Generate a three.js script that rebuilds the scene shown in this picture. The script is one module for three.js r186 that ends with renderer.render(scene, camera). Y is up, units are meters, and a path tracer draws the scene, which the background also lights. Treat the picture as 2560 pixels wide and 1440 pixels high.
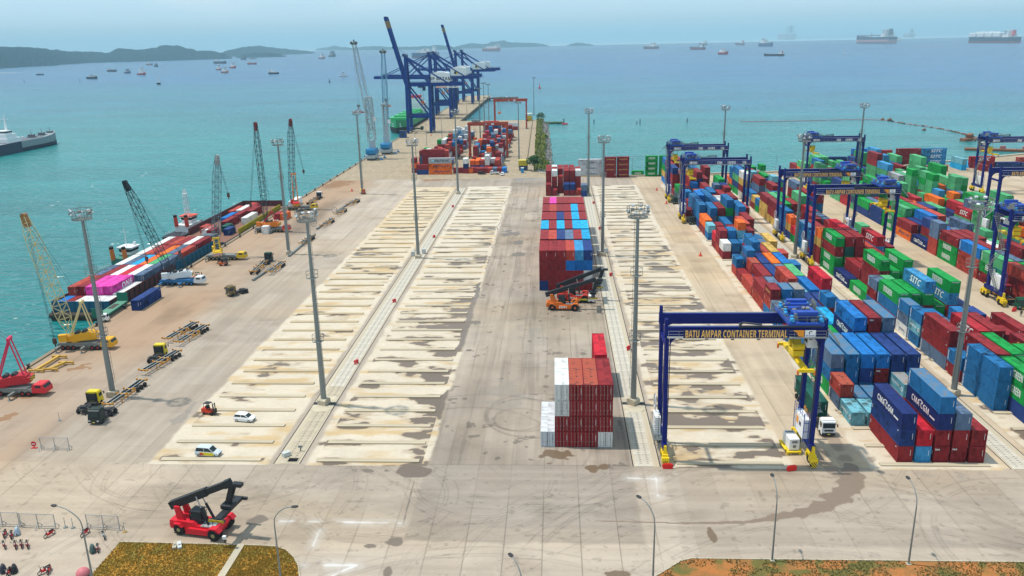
import * as THREE from 'three';
import { mergeGeometries } from 'three/addons/utils/BufferGeometryUtils.js';
import { RoundedBoxGeometry } from 'three/addons/geometries/RoundedBoxGeometry.js';
import { MarchingCubes } from 'three/addons/objects/MarchingCubes.js';
import { FontLoader } from 'three/addons/loaders/FontLoader.js';

// ---------- camera, sky, sun, exposure ----------
const scene = new THREE.Scene();
const camera = new THREE.PerspectiveCamera(39.02, 16 / 9, 1, 60000);
const CAM_H = 66.82, PITCH = 0.29321, YAW = 0.0565, ROLL = -0.02073;
camera.position.set(0, CAM_H, 0);
camera.rotation.order = 'YXZ';
camera.rotation.set(-PITCH, YAW, ROLL);
camera.updateMatrixWorld();
const renderer = new THREE.WebGLRenderer({ antialias: true });
renderer.toneMapping = THREE.LinearToneMapping;
renderer.toneMappingExposure = 1.12;
renderer.shadowMap.enabled = true;
const sun = new THREE.DirectionalLight(new THREE.Color(1, 0.95, 0.86), 3.6);
sun.position.set(-118, 300, -22); sun.target.position.set(0, 0, -180);
sun.position.add(sun.target.position);
sun.castShadow = true; sun.shadow.radius = 2.5; sun.shadow.mapSize.set(4096, 4096);
Object.assign(sun.shadow.camera, { left: -320, right: 320, top: 320, bottom: -320, near: 1, far: 900 });
scene.add(sun, sun.target);
scene.fog = new THREE.FogExp2(new THREE.Color(0.52, 0.83, 1.0), 0.95e-4);

// ---------- noise and random ----------
let seedState = 7;
const seed = (s) => { seedState = s >>> 0; };
const rnd = () => { seedState = (seedState + 0x6d2b79f5) | 0; let t = Math.imul(seedState ^ (seedState >>> 15), 1 | seedState); t = (t + Math.imul(t ^ (t >>> 7), 61 | t)) ^ t; return ((t ^ (t >>> 14)) >>> 0) / 4294967296; };
const rr = (a, b) => a + (b - a) * rnd();
const pick = (a) => a[Math.floor(rnd() * a.length) % a.length];
const TAB = new Float32Array(65536); seed(11); for (let i = 0; i < 65536; i++) TAB[i] = rnd();
function vn(x, y) {                                                 // value noise, 0..1
  const xi = Math.floor(x), yi = Math.floor(y); let fx = x - xi, fy = y - yi;
  fx = fx * fx * (3 - 2 * fx); fy = fy * fy * (3 - 2 * fy);
  const a = (yi & 255) << 8, b = ((yi + 1) & 255) << 8, c = xi & 255, d = (xi + 1) & 255;
  const p = TAB[a + c], q = TAB[a + d], r = TAB[b + c], s = TAB[b + d];
  return p + (q - p) * fx + (r - p + (p - q - r + s) * fx) * fy;
}
const fbm = (x, y, n = 4) => { let s = 0, a = 0.5, t = 0; for (let i = 0; i < n; i++) { s += a * vn(x, y); t += a; x = x * 2.03 + 17.3; y = y * 2.03 + 9.1; a *= 0.5; } return s / t; };
const clamp = (v, a = 0, b = 1) => (v < a ? a : v > b ? b : v);
const sm = (a, b, v) => { const t = clamp((v - a) / (b - a)); return t * t * (3 - 2 * t); };
const mix = (a, b, t) => a + (b - a) * t;

// ---------- sky: thin tropical haze ----------
{
  const w = 1024, h = 512, d = new Float32Array(w * h * 4);
  for (let j = 0; j < h; j++) for (let i = 0; i < w; i++) {
    const el = ((j + 0.5) / h - 0.5) * Math.PI, az = (i + 0.5) / w * Math.PI * 2, o = (j * w + i) * 4;
    const e = Math.max(0, el), t = Math.pow(clamp(e / 1.3), 0.6);
    const lo = 1 + 0.3 * Math.exp(-e * 9); let r = mix(0.57, 0.36, t) * lo, g = mix(0.76, 0.53, t) * lo, b = mix(0.84, 0.72, t) * lo;
    const k = 3.5 / (0.18 + Math.sin(e));
    const cx = Math.cos(az), cz = Math.sin(az);
    let c = fbm(cx * k + 40, cz * k + 60 + e * 3, 5);
    c = sm(0.42, 0.72, c) * sm(0.012, 0.08, e) * 0.5;
    r = mix(r, 0.95, c); g = mix(g, 1.0, c); b = mix(b, 1.04, c);
    d[o] = r; d[o + 1] = g; d[o + 2] = b; d[o + 3] = 1;
  }
  const sky = new THREE.DataTexture(d, w, h, THREE.RGBAFormat, THREE.FloatType);
  sky.mapping = THREE.EquirectangularReflectionMapping; sky.magFilter = sky.minFilter = THREE.LinearFilter; sky.needsUpdate = true;
  scene.background = sky; scene.environment = sky;
}

const ORD = ['zero', 'first', 'second', 'third', 'fourth', 'fifth', 'sixth', 'seventh', 'eighth', 'ninth', 'tenth', 'eleventh', 'twelfth', 'thirteenth', 'fourteenth', 'fifteenth', 'sixteenth', 'seventeenth', 'eighteenth', 'nineteenth', 'twentieth'];
const ord = (n) => ORD[n] ?? (n < 30 ? 'twenty-' + ORD[n - 20] : n === 30 ? 'thirtieth' : 'thirty-' + (ORD[n - 30] ?? n));
// ---------- helpers ----------
// a point of the picture (2560 x 1440) carried down to the level Y: used to find where things stand
const FOC = 2032.1;
function at(px, py, Y = 0) {
  const d = new THREE.Vector3((px - 1280) / FOC, -(py - 720) / FOC, -1).applyQuaternion(camera.quaternion);
  const t = (Y - CAM_H) / d.y;
  return new THREE.Vector3(d.x * t, Y, d.z * t);
}
const V = (x, y, z) => new THREE.Vector3(x, y, z);
const used = new Map();
function numbered(name) { const n = used.get(name) ?? 0; used.set(name, n + 1); return n ? name + '_' + String(n).padStart(3, '0') : name; }
function tag(o, label, category, group) {
  o.userData = { label, category }; if (group) o.userData.group = group; return o;
}
function thing(name, label, category, [x, y, z] = [0, 0, 0], turn = 0, group) {
  const o = new THREE.Group(); o.name = numbered(name); scene.add(o);
  o.position.set(x, y, z); o.rotation.y = turn; return tag(o, label, category, group);
}
function copy(root, [x, y, z], turn, label, group, scale) {
  const r = root.clone(); r.name = numbered(root.name.replace(/_\d+$/, '')); scene.add(r); r.position.set(x, y, z); r.rotation.y = turn;
  r.userData = { ...root.userData, label: label ?? root.userData.label }; if (group) r.userData.group = group;
  if (scale) r.scale.setScalar(scale); return r;
}
function part(parent, name, geo, material) {
  const m = new THREE.Mesh(geo, material); m.name = name; m.castShadow = m.receiveShadow = true; parent.add(m); return m;
}
function struct(name, geo, material, label) {
  const m = part(scene, numbered(name), geo, material); m.userData = { kind: 'structure' }; if (label) m.userData.label = label; return m;
}
const mat = (c, rough = 0.6, metal = 0, extra = {}) => {
  const m = new THREE.MeshPhysicalMaterial({ roughness: rough, metalness: metal, side: THREE.DoubleSide, specularIntensity: 0.5, ...extra });
  if (Array.isArray(c)) m.color.setRGB(...c); else m.color.set(c);
  return m;
};
function dataTex(w, h, f, srgb, channels = 4) {
  const d = new Uint8Array(w * h * 4); const out = [0, 0, 0, 255];
  for (let j = 0; j < h; j++) for (let i = 0; i < w; i++) { f(i, j, out); const o = (j * w + i) * 4; d[o] = out[0]; d[o + 1] = out[1]; d[o + 2] = out[2]; d[o + 3] = out[3]; }
  const t = new THREE.DataTexture(d, w, h); t.magFilter = THREE.LinearFilter; t.minFilter = THREE.LinearMipmapLinearFilter; t.generateMipmaps = true;
  t.wrapS = t.wrapT = THREE.RepeatWrapping; if (srgb) t.colorSpace = THREE.SRGBColorSpace; t.needsUpdate = true; return t;
}
const toS = (l) => 255 * (l <= 0.0031308 ? 12.92 * l : 1.055 * Math.pow(clamp(l), 1 / 2.4) - 0.055);
// geometry collector: boxes, bars, cylinders, lattices merged into one geometry
const UP = V(0, 1, 0);
class MB {
  constructor() { this.g = []; this.m = new THREE.Matrix4(); }
  add(geo, matrix) {
    let g = geo.index ? geo.toNonIndexed() : geo.clone();
    for (const k of Object.keys(g.attributes)) if (!['position', 'normal', 'uv'].includes(k)) g.deleteAttribute(k);
    if (matrix) g.applyMatrix4(matrix); g.applyMatrix4(this.m); this.g.push(g); return this;
  }
  box(w, h, d, x = 0, y = 0, z = 0, rx = 0, ry = 0, rz = 0) {          // centred at x, y, z
    const m = new THREE.Matrix4().makeRotationFromEuler(new THREE.Euler(rx, ry, rz)).setPosition(x, y, z);
    return this.add(new THREE.BoxGeometry(w, h, d), m);
  }
  rbox(w, h, d, r, x = 0, y = 0, z = 0, rx = 0, ry = 0, rz = 0) {
    const m = new THREE.Matrix4().makeRotationFromEuler(new THREE.Euler(rx, ry, rz)).setPosition(x, y, z);
    return this.add(new RoundedBoxGeometry(w, h, d, 1, r), m);
  }
  bar(a, b, w, h = w, up = UP) {                                       // rectangular beam from a to b
    const d = b.clone().sub(a), l = d.length(); if (l < 1e-4) return this; d.normalize();
    let s = new THREE.Vector3().crossVectors(up, d); if (s.lengthSq() < 1e-4) s.set(1, 0, 0); s.normalize();
    const u = new THREE.Vector3().crossVectors(d, s);
    const m = new THREE.Matrix4().makeBasis(s, u, d).setPosition(a.clone().add(b).multiplyScalar(0.5));
    return this.add(new THREE.BoxGeometry(w, h, l), m);
  }
  tube(a, b, r, r2 = r, n = 6, caps = true) {                          // round bar from a (radius r) to b (radius r2)
    const d = b.clone().sub(a), l = d.length(); if (l < 1e-4) return this;
    const q = new THREE.Quaternion().setFromUnitVectors(UP, d.normalize());
    const m = new THREE.Matrix4().compose(a.clone().add(b).multiplyScalar(0.5), q, V(1, 1, 1));
    return this.add(new THREE.CylinderGeometry(r2, r, l, n, 1, !caps), m);
  }
  wheel(r, w, x, y, z, axis = 'x') {
    const m = new THREE.Matrix4(); if (axis === 'x') m.makeRotationZ(Math.PI / 2); else m.makeRotationX(Math.PI / 2); m.setPosition(x, y, z);
    return this.add(new THREE.LatheGeometry([[0, -w / 2], [r * 0.5, -w / 2], [r * 0.86, -w / 2], [r, -w * 0.32], [r, w * 0.32], [r * 0.86, w / 2], [r * 0.5, w / 2], [0, w / 2]].map((p) => new THREE.Vector2(...p)), 14), m);
  }
  prism(pts, d, x = 0, y = 0, z = 0, ry = 0) {                          // outline in x-y extruded along z, centred
    const s = new THREE.Shape(pts.map((p) => new THREE.Vector2(...p)));
    const g = new THREE.ExtrudeGeometry(s, { depth: d, bevelEnabled: false }); g.translate(0, 0, -d / 2);
    return this.add(g, new THREE.Matrix4().makeRotationY(ry).setPosition(x, y, z));
  }
  hull(st, closed = true) {                                             // loft: rings of equal length
    const pos = [], n = st[0].length;
    const tri = (a, b, c) => pos.push(...a, ...b, ...c);
    for (let i = 0; i < st.length - 1; i++) for (let j = 0; j < (closed ? n : n - 1); j++) { const k = (j + 1) % n; tri(st[i][j], st[i + 1][j], st[i + 1][k]); tri(st[i][j], st[i + 1][k], st[i][k]); }
    for (const [ring, f] of [[st[0], 1], [st[st.length - 1], 0]]) for (let j = 1; j < n - 1; j++) f ? tri(ring[0], ring[j], ring[j + 1]) : tri(ring[0], ring[j + 1], ring[j]);
    const g = new THREE.BufferGeometry(); g.setAttribute('position', new THREE.Float32BufferAttribute(pos, 3));
    g.setAttribute('uv', new THREE.Float32BufferAttribute(new Float32Array(pos.length / 3 * 2), 2)); g.computeVertexNormals(); return this.add(g);
  }
  // four-chord lattice boom between a and b; widths at the start, where it is full, and at the end
  lattice(a, b, w0, w1, w2, n, r, rl = r * 0.55, side = null) {
    const d = b.clone().sub(a), L = d.length(); d.normalize();
    const s = side ? side.clone() : new THREE.Vector3().crossVectors(UP, d); if (s.lengthSq() < 1e-3) s.set(1, 0, 0); s.normalize();
    const u = new THREE.Vector3().crossVectors(d, s).normalize();
    const wAt = (t) => (t < 0.14 ? mix(w0, w1, t / 0.14) : t > 0.8 ? mix(w1, w2, (t - 0.8) / 0.2) : w1) / 2;
    const P = (t, i) => { const w = wAt(t), c = [[-1, -1], [1, -1], [1, 1], [-1, 1]][i]; return a.clone().addScaledVector(d, L * t).addScaledVector(s, c[0] * w).addScaledVector(u, c[1] * w); };
    for (let k = 0; k < n; k++) {
      const t0 = k / n, t1 = (k + 1) / n;
      for (let i = 0; i < 4; i++) {
        const j = (i + 1) % 4;
        this.tube(P(t0, i), P(t1, i), r, r, 5, false);
        this.tube(P(t0, (k + i) % 2 ? i : j), P(t1, (k + i) % 2 ? j : i), rl, rl, 3, false);
        if (k) this.tube(P(t0, i), P(t0, j), rl, rl, 3, false);
      }
    }
    return this;
  }
  rail(pts, h = 1.05, r = 0.03, post = 1.8) {                           // hand rail along points
    for (let i = 0; i < pts.length - 1; i++) {
      const a = pts[i], b = pts[i + 1], n = Math.max(1, Math.round(a.distanceTo(b) / post));
      for (const k of [0.55, 1]) this.bar(a.clone().setY(a.y + h * k), b.clone().setY(b.y + h * k), r * 1.6);
      for (let j = 0; j <= n; j++) { const p = a.clone().lerp(b, j / n); this.bar(p, p.clone().setY(p.y + h), r * 1.6); }
    }
    return this;
  }
  get empty() { return !this.g.length; }
  geo() { return mergeGeometries(this.g); }
  build(name, material, parent) { return this.g.length ? part(parent, name, this.geo(), material) : null; }
}
const font = await new FontLoader().loadAsync('fonts/droid/droid_sans_bold.typeface.json');
// flat lettering, reading along x, facing +z, centred; slant shears it like an oblique type
function textGeo(str, h, slant = 0, stretch = 1, maxW = 0) {
  const g = new THREE.ShapeGeometry(font.generateShapes(str, h / 0.72), 2).toNonIndexed(); g.computeBoundingBox();
  const b = g.boundingBox, c = b.getCenter(new THREE.Vector3()); g.translate(-c.x, -c.y, 0);
  let sx = stretch; const w = (b.max.x - b.min.x) * sx; if (maxW && w > maxW) sx *= maxW / w;
  const m = new THREE.Matrix4().set(sx, slant, 0, 0, 0, 1, 0, 0, 0, 0, 1, 0, 0, 0, 0, 1); g.applyMatrix4(m); return g;
}
const sheet = (pts, y) => {                                              // flat polygon in the ground plane
  const s = new THREE.Shape(pts.map(([x, z]) => new THREE.Vector2(x, -z)));
  const g = new THREE.ShapeGeometry(s, 8); g.rotateX(-Math.PI / 2); g.translate(0, y, 0); return g;
};
const slab = (pts, top, bottom) => {
  const s = new THREE.Shape(pts.map(([x, z]) => new THREE.Vector2(x, -z)));
  const g = new THREE.ExtrudeGeometry(s, { depth: top - bottom, bevelEnabled: false }); g.rotateX(-Math.PI / 2); g.translate(0, bottom, 0); return g;
};
// ---------- the terminal's land ----------
const SEA = -3.5;
const beamK = (k) => -120.9 - 6.46 * k;                                  // rows of concrete sleepers
const BLOCKS = [[-67.3, -50], [-40.2, -22.9], [19.6, 36.9], [52.2, 69.7], [80.1, 97.4]];
const DRAINS = [-45.2, 14.7, 74.7];
const blot = [];                                                         // stains: [x, z, rx, rz, kind, turn]
for (const [px, py, w, h, k] of [[1385, 1139, 54, 18, 1], [1482, 1173, 22, 12, 1], [1510, 1166, 20, 10, 1], [978, 1357, 40, 20, 2], [928, 1366, 24, 8, 2], [650, 1300, 42, 16, 2], [478, 1018, 9, 16, 6], [452, 1042, 20, 16, 6], [970, 1428, 18, 24, 2],
  [1540, 1435, 54, 10, 1], [926, 1177, 28, 12, 2], [965, 1176, 12, 5, 2], [1065, 805, 26, 6, 2], [1175, 876, 18, 5, 2], [1190, 805, 20, 6, 2], [1780, 1339, 12, 30, 1], [1274, 584, 36, 12, 2], [1296, 607, 24, 8, 2], [1296, 636, 24, 10, 2], [1322, 445, 40, 6, 0],
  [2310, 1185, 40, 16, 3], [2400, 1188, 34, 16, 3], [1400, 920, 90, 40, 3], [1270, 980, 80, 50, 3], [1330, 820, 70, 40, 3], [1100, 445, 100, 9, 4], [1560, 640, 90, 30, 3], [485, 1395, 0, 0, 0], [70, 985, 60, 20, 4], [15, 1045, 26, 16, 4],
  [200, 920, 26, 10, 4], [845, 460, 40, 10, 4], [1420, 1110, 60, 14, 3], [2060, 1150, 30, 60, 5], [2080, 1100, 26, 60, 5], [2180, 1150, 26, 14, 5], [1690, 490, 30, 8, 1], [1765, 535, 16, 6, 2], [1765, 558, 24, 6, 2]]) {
  if (!w) continue; const a = at(px, py), b = at(px + w, py), c = at(px, py - h);
  const q = k === 2 ? 0.72 : 1; blot.push([a.x, a.z, Math.abs(b.x - a.x) * q, Math.abs(c.z - a.z) * q, k]);
}
const trail = [[2128, 1165, 1.2], [2134, 1195, 1.9], [2118, 1225, 2.3], [2080, 1253, 2.0], [2020, 1278, 1.3], [1950, 1292, 0.9], [1860, 1306, 0.4], [1700, 1308, 0.25], [1490, 1302, 0.15]].map(([x, y, w]) => { const p = at(x, y); return [p.x, p.z, w]; });
const crack = [[1035, 1203], [1026, 1240], [1018, 1270], [1008, 1312]].map(([x, y]) => { const p = at(x, y); return [p.x, p.z, 0.1]; });
const chalk = [[[700, 1303], [860, 1305], [1000, 1308]], [[810, 1306], [795, 1335], [782, 1365]], [[760, 1413], [890, 1413]], [[890, 1413], [830, 1440]], [[1640, 1195], [1645, 1240]], [[1570, 1195], [1640, 1198]]].map((l) => l.map(([x, y]) => { const p = at(x, y); return [p.x, p.z, 0.3]; }));
function distPoly(x, z, l) {                                             // distance in widths to a polyline
  let best = 99;
  for (let i = 0; i < l.length - 1; i++) {
    const [ax, az, aw] = l[i], [bx, bz, bw] = l[i + 1], dx = bx - ax, dz = bz - az, t = clamp(((x - ax) * dx + (z - az) * dz) / (dx * dx + dz * dz));
    const d = Math.hypot(x - ax - dx * t, z - az - dz * t) / mix(aw, bw, t); if (d < best) best = d;
  }
  return best;
}
const boundsOf = (l, m) => [Math.min(...l.map((p) => p[0])) - m, Math.max(...l.map((p) => p[0])) + m, Math.min(...l.map((p) => p[1])) - m, Math.max(...l.map((p) => p[1])) + m];
const tb = boundsOf(trail, 6), cb = boundsOf(crack, 1), chb = chalk.map((l) => boundsOf(l, 2));
const inB = (x, z, b) => x > b[0] && x < b[1] && z > b[2] && z < b[3];
const GC = [0, 0, 0, 0], ARCS = []; seed(64); for (let i = 0; i < 34; i++) { const R = rr(9, 46), a = rr(-0.12, 0.06), w = rr(0.14, 0.3), x = rr(-75, 75), z = rr(-118, -92) + (rnd() < 0.5 ? R : -R); for (const o of [0, 0.55, 2.1]) ARCS.push([x, z, R + o, w, a + 0.16]); }
function groundAt(x, z) {                                                // concrete colour and roughness at a place
  const n1 = fbm(x * 0.035 + 5, z * 0.035, 4), n2 = fbm(x * 0.3, z * 0.3 + 31, 3), n3 = vn(x * 2.3, z * 2.3), n4 = vn(x * 7.1 + 3, z * 7.1);
  let r = 0.36, g = 0.298, b = 0.238, rough = 0.85;
  const fore = sm(-120.2, -119.6, z);                                    // cross road in front of the stacks
  const lane = sm(-22.6, -21.5, x) * (1 - sm(11.3, 12.3, x)) * (1 - fore) * sm(-420, -380, z);
  const leftLane = sm(-91, -89, x) * (1 - sm(-70, -68, x)) * (1 - fore);
  const apron = 1 - sm(-98, -88, x + (n1 - 0.5) * 8);
  // panels of the slab
  const pw = 5.35, pl = 13.5, ix = Math.floor((x + 200) / pw), iz = Math.floor((z + (ix % 2) * 4) / pl);
  const tone = (TAB[(ix * 131 + iz * 977) & 65535] - 0.5) * 0.04;
  r += tone; g += tone; b += tone * 0.95;
  // streaks of wheels: along x on the cross road, along z in the lanes
  const sx = fbm(x * 0.035, z * 0.9, 3), sz = fbm(x * 0.9, z * 0.025, 3), st = mix(sz, sx, fore);
  let v = 0.84 + 0.2 * n1 + 0.26 * (st - 0.35) + 0.07 * (n2 - 0.5) + 0.05 * (n3 - 0.5) + 0.05 * (n4 - 0.5);
  r *= v; g *= v; b *= v;
  const warm = sm(0.45, 0.75, fbm(x * 0.02 + 50, z * 0.06, 3)) * 0.5; r *= 1 + 0.07 * warm; b *= 1 - 0.14 * warm;
  if (lane > 0) {                                                        // worn grey lane between the stacks
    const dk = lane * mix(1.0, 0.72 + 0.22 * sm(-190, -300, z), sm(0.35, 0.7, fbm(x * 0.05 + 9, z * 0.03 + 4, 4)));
    const k = mix(1, dk + 0.12 * (n2 - 0.4), lane); r *= k; g *= k; b *= k;
    const tyre = sm(0.62, 0.72, fbm(x * 1.3 + 4, z * 0.05, 3)) * 0.16 * lane; r -= r * tyre; g -= g * tyre; b -= b * tyre;
    const speck = sm(0.74, 0.8, fbm(x * 0.5, z * 0.5, 3)) * 0.4 * lane; r -= r * speck; g -= g * speck; b -= b * speck;
    for (const [cx, cz, R] of [[-6, -139, 7], [-4, -139, 9.4], [-7, -137, 4.6], [-16, -126, 16], [-14, -128, 20]]) { const q = Math.abs(Math.hypot(x - cx, z - cz) - R); if (q < 0.5) { const t = (1 - q / 0.5) * 0.25 * n2 * 1.6 * lane; r -= r * t; g -= g * t; b -= b * t; } }
  }
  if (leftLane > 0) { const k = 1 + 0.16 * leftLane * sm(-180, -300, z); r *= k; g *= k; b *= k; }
  if (apron > 0) {                                                       // brown dust along the quay
    const t = apron * (0.45 + 0.5 * sm(0.3, 0.7, fbm(x * 0.06, z * 0.02 + 70, 4)));
    r = mix(r, 0.37, t * 0.95); g = mix(g, 0.24, t * 0.95); b = mix(b, 0.15, t * 0.95);
    const dk = sm(0.55, 0.8, fbm(x * 0.09 + 80, z * 0.03, 4)) * apron * 0.35; r -= r * dk; g -= g * dk; b -= b * dk;
  }
  if (x > 38) { const t = 1 - fore; r *= 1 + 0.28 * t; g *= 1 + 0.22 * t; b *= 1 + 0.08 * t; }
  if (fore > 0) {
    const dk = fore * sm(-21.8, -21.2, x) * (1 - sm(11.8, 12.4, x)) * (1 - sm(-98.6, -97.9, z + 1.6 * (n2 - 0.5))), lt = fore * sm(-98.4, -97.6, z + 1.6 * (n2 - 0.5)) * 0.13, st2 = fore * sm(12.2, 12.6, x + 0.8 * (n2 - 0.5)) * (1 - sm(16.9, 17.4, x + 0.8 * (n2 - 0.5))) * 0.1, lot = fore * (1 - sm(-64, -61, x)) * 0.14, k = 1 - 0.14 * dk + lt + st2 + lot;
    r *= k; g *= k * (1 + 0.01 * dk); b *= k * (1 + 0.03 * dk);
    for (const [cx, cz, R, w, a] of ARCS) { const q = Math.abs(Math.hypot(x - cx, z - cz) - R); if (q < w) { const t = (1 - q / w) * a * sm(0.3, 0.62, fbm(x * 0.22 + cx, z * 0.3, 2)) * fore; r -= r * t; g -= g * t; b -= b * t; } }
    const dr = sm(0.70, 0.8, fbm(x * 0.9 + 33, z * 1.2, 3)) * 0.22 * fore; r -= r * dr; g -= g * dr; b -= b * dr;
  }
  const wear = sm(0.5, 0.8, fbm(x * 0.11 + 70, z * 0.16, 5)) * 0.16; r -= r * wear; g -= g * wear * 1.05; b -= b * wear * 1.1;
  // joints
  const fx = (x + 200) / pw - ix, jx = Math.min(fx, 1 - fx) * pw, fz = (z + (ix % 2) * 4) / pl - iz, jz = Math.min(fz, 1 - fz) * pl;
  const jd = Math.max(1 - jx / 0.13, (1 - jz / 0.13) * 0.6, 0) * (0.05 + 0.42 * sm(0.35, 0.7, n1)); r -= r * jd; g -= g * jd; b -= b * jd;
  // sleeper bays: cream slab with rust, mud and standing water
  let wet = 0;
  if (z < -119.4 && z > -392) for (let i = 0; i < 5; i++) {
    const B = BLOCKS[i], inx = sm(B[0] - 2.2, B[0] - 1.4, x + (n2 - 0.5)) * (1 - sm(B[1] + 1.2, B[1] + 2, x + (n2 - 0.5))); if (inx <= 0) continue;
    const inz = 1 - sm(-384, -379, -z - 760 + 2 * 0 + 0), cream = inx;
    const c = 0.96 + 0.16 * (n2 - 0.5) + 0.08 * (n3 - 0.5);
    r = mix(r, 0.60 * c, cream * 0.9); g = mix(g, 0.52 * c, cream * 0.9); b = mix(b, 0.405 * c, cream * 0.9);
    const rust = sm(0.5, 0.78, fbm(x * 0.13 + 20 * i, z * 0.42, 4)) * inx; r *= 1 - 0.10 * rust; g *= 1 - 0.25 * rust; b *= 1 - 0.48 * rust;
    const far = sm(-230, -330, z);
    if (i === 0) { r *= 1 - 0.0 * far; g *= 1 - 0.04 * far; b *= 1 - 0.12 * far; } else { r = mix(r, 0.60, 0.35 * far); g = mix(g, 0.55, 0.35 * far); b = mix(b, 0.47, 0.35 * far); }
    const bay = ((beamK(0) - z) / 6.46) % 1, q = (x - B[0]) / 17.3;
    const edge = Math.min(bay, 1 - bay);
    let f = fbm(x * 0.16 + 7 * i, z * 0.33 + 13, 4) + 0.1 * (n2 - 0.5) + 0.09 * (1 - sm(0, 0.3, edge));
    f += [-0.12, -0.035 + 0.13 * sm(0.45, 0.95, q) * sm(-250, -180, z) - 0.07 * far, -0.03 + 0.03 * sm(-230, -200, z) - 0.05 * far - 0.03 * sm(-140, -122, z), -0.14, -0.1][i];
    if (q < -0.02 || q > 1.03) f -= 0.12;
    const stain = sm(0.47, 0.62, f) * inx; r = mix(r, 0.33, stain * 0.6); g = mix(g, 0.24, stain * 0.6); b = mix(b, 0.15, stain * 0.6);
    wet = Math.max(wet, sm(0.60, 0.615, f) * inx);
    if (i === 1) { const ex = Math.abs(x + 21.5 + 2.4 * (fbm(z * 0.2, 3.3, 3) - 0.5)) / (1.3 * sm(-236, -200, z) + 0.15); wet = Math.max(wet, (1 - sm(0.8, 0.95, ex + 0.5 * (n2 - 0.5))) * sm(0.3, 0.34, vn(z * 0.09, 8)) * inx); }
  }
  if (z > -128 && z < -112 && x > -30 && x < -18) { const e = Math.hypot((x + 23.6) / 2.9, (z + 117.8) / 2.4) + (n2 - 0.5) * 0.9; wet = Math.max(wet, 1 - sm(0.85, 0.95, e)); }
  for (const [bx, bz, rx, rz, k] of blot) {
    const dx = (x - bx) / rx, dz = (z - bz) / rz; if (Math.abs(dx) > 2 || Math.abs(dz) > 2) continue;
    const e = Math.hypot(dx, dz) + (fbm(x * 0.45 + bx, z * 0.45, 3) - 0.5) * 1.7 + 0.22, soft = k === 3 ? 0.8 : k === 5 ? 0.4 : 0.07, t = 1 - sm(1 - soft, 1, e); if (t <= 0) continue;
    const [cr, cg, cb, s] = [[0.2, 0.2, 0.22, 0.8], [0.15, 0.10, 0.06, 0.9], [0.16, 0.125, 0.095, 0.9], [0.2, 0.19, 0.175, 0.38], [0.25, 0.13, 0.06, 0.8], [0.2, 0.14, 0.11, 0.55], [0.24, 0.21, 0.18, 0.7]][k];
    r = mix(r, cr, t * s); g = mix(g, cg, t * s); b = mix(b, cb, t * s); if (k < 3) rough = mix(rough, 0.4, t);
  }
  if (inB(x, z, tb)) { const d = distPoly(x, z, trail) + (fbm(x * 0.7, z * 0.7, 3) - 0.5) * 1.3, t = (1 - sm(0.75, 0.95, d)) * 0.9; r = mix(r, 0.20, t); g = mix(g, 0.145, t); b = mix(b, 0.105, t); rough = mix(rough, 0.5, t); }
  if (inB(x, z, cb)) { const t = (1 - sm(0.7, 1.1, distPoly(x, z, crack) + (n2 - 0.5) * 1.4)) * 0.75; r = mix(r, 0.13, t); g = mix(g, 0.11, t); b = mix(b, 0.09, t); }
  for (let i = 0; i < chalk.length; i++) if (inB(x, z, chb[i])) { const dd = distPoly(x, z, chalk[i]) + 1.2 * (n2 - 0.5), t = ((1 - sm(0.1, 1.1, dd)) * 0.5 + (1 - sm(0.2, 6, dd)) * 0.22) * sm(0.25, 0.6, fbm(x * 0.5, z * 0.5 + 7, 3)); r = mix(r, 0.66, t); g = mix(g, 0.64, t); b = mix(b, 0.62, t); }
  if (wet > 0) { const m = 0.8 + 0.5 * (n1 - 0.4); r = mix(r, 0.165 * m, wet * 0.9); g = mix(g, 0.12 * m, wet * 0.9); b = mix(b, 0.09 * m, wet * 0.9); rough = mix(rough, 0.3, wet); }
  GC[0] = r; GC[1] = g; GC[2] = b; GC[3] = rough; return GC;
}
function groundSheet(name, x0, x1, z0, z1, w, h, y) {                    // z0 far, z1 near
  const cd = new Uint8Array(w * h * 4), rd = new Uint8Array(w * h * 4);
  for (let j = 0; j < h; j++) for (let i = 0; i < w; i++) {
    const c = groundAt(mix(x0, x1, (i + 0.5) / w), mix(z1, z0, (j + 0.5) / h)), o = (j * w + i) * 4;
    cd[o] = toS(c[0]); cd[o + 1] = toS(c[1]); cd[o + 2] = toS(c[2]); cd[o + 3] = 255; rd[o] = rd[o + 1] = rd[o + 2] = 255 * c[3]; rd[o + 3] = 255;
  }
  const mk = (d, s) => { const t = new THREE.DataTexture(d, w, h); t.magFilter = t.minFilter = THREE.LinearFilter; if (s) t.colorSpace = THREE.SRGBColorSpace; t.needsUpdate = true; return t; };
  const g = new THREE.PlaneGeometry(x1 - x0, z1 - z0); g.rotateX(-Math.PI / 2); g.translate((x0 + x1) / 2, y, (z0 + z1) / 2);
  return struct(name, g, mat([1, 1, 1], 1, 0, { map: mk(cd, true), roughnessMap: mk(rd), side: THREE.FrontSide }));
}
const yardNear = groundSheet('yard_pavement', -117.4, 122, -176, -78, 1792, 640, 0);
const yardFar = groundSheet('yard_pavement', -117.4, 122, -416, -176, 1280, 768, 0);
const yardRight = groundSheet('yard_pavement', 122, 300, -416, -78, 384, 512, 0);
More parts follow.
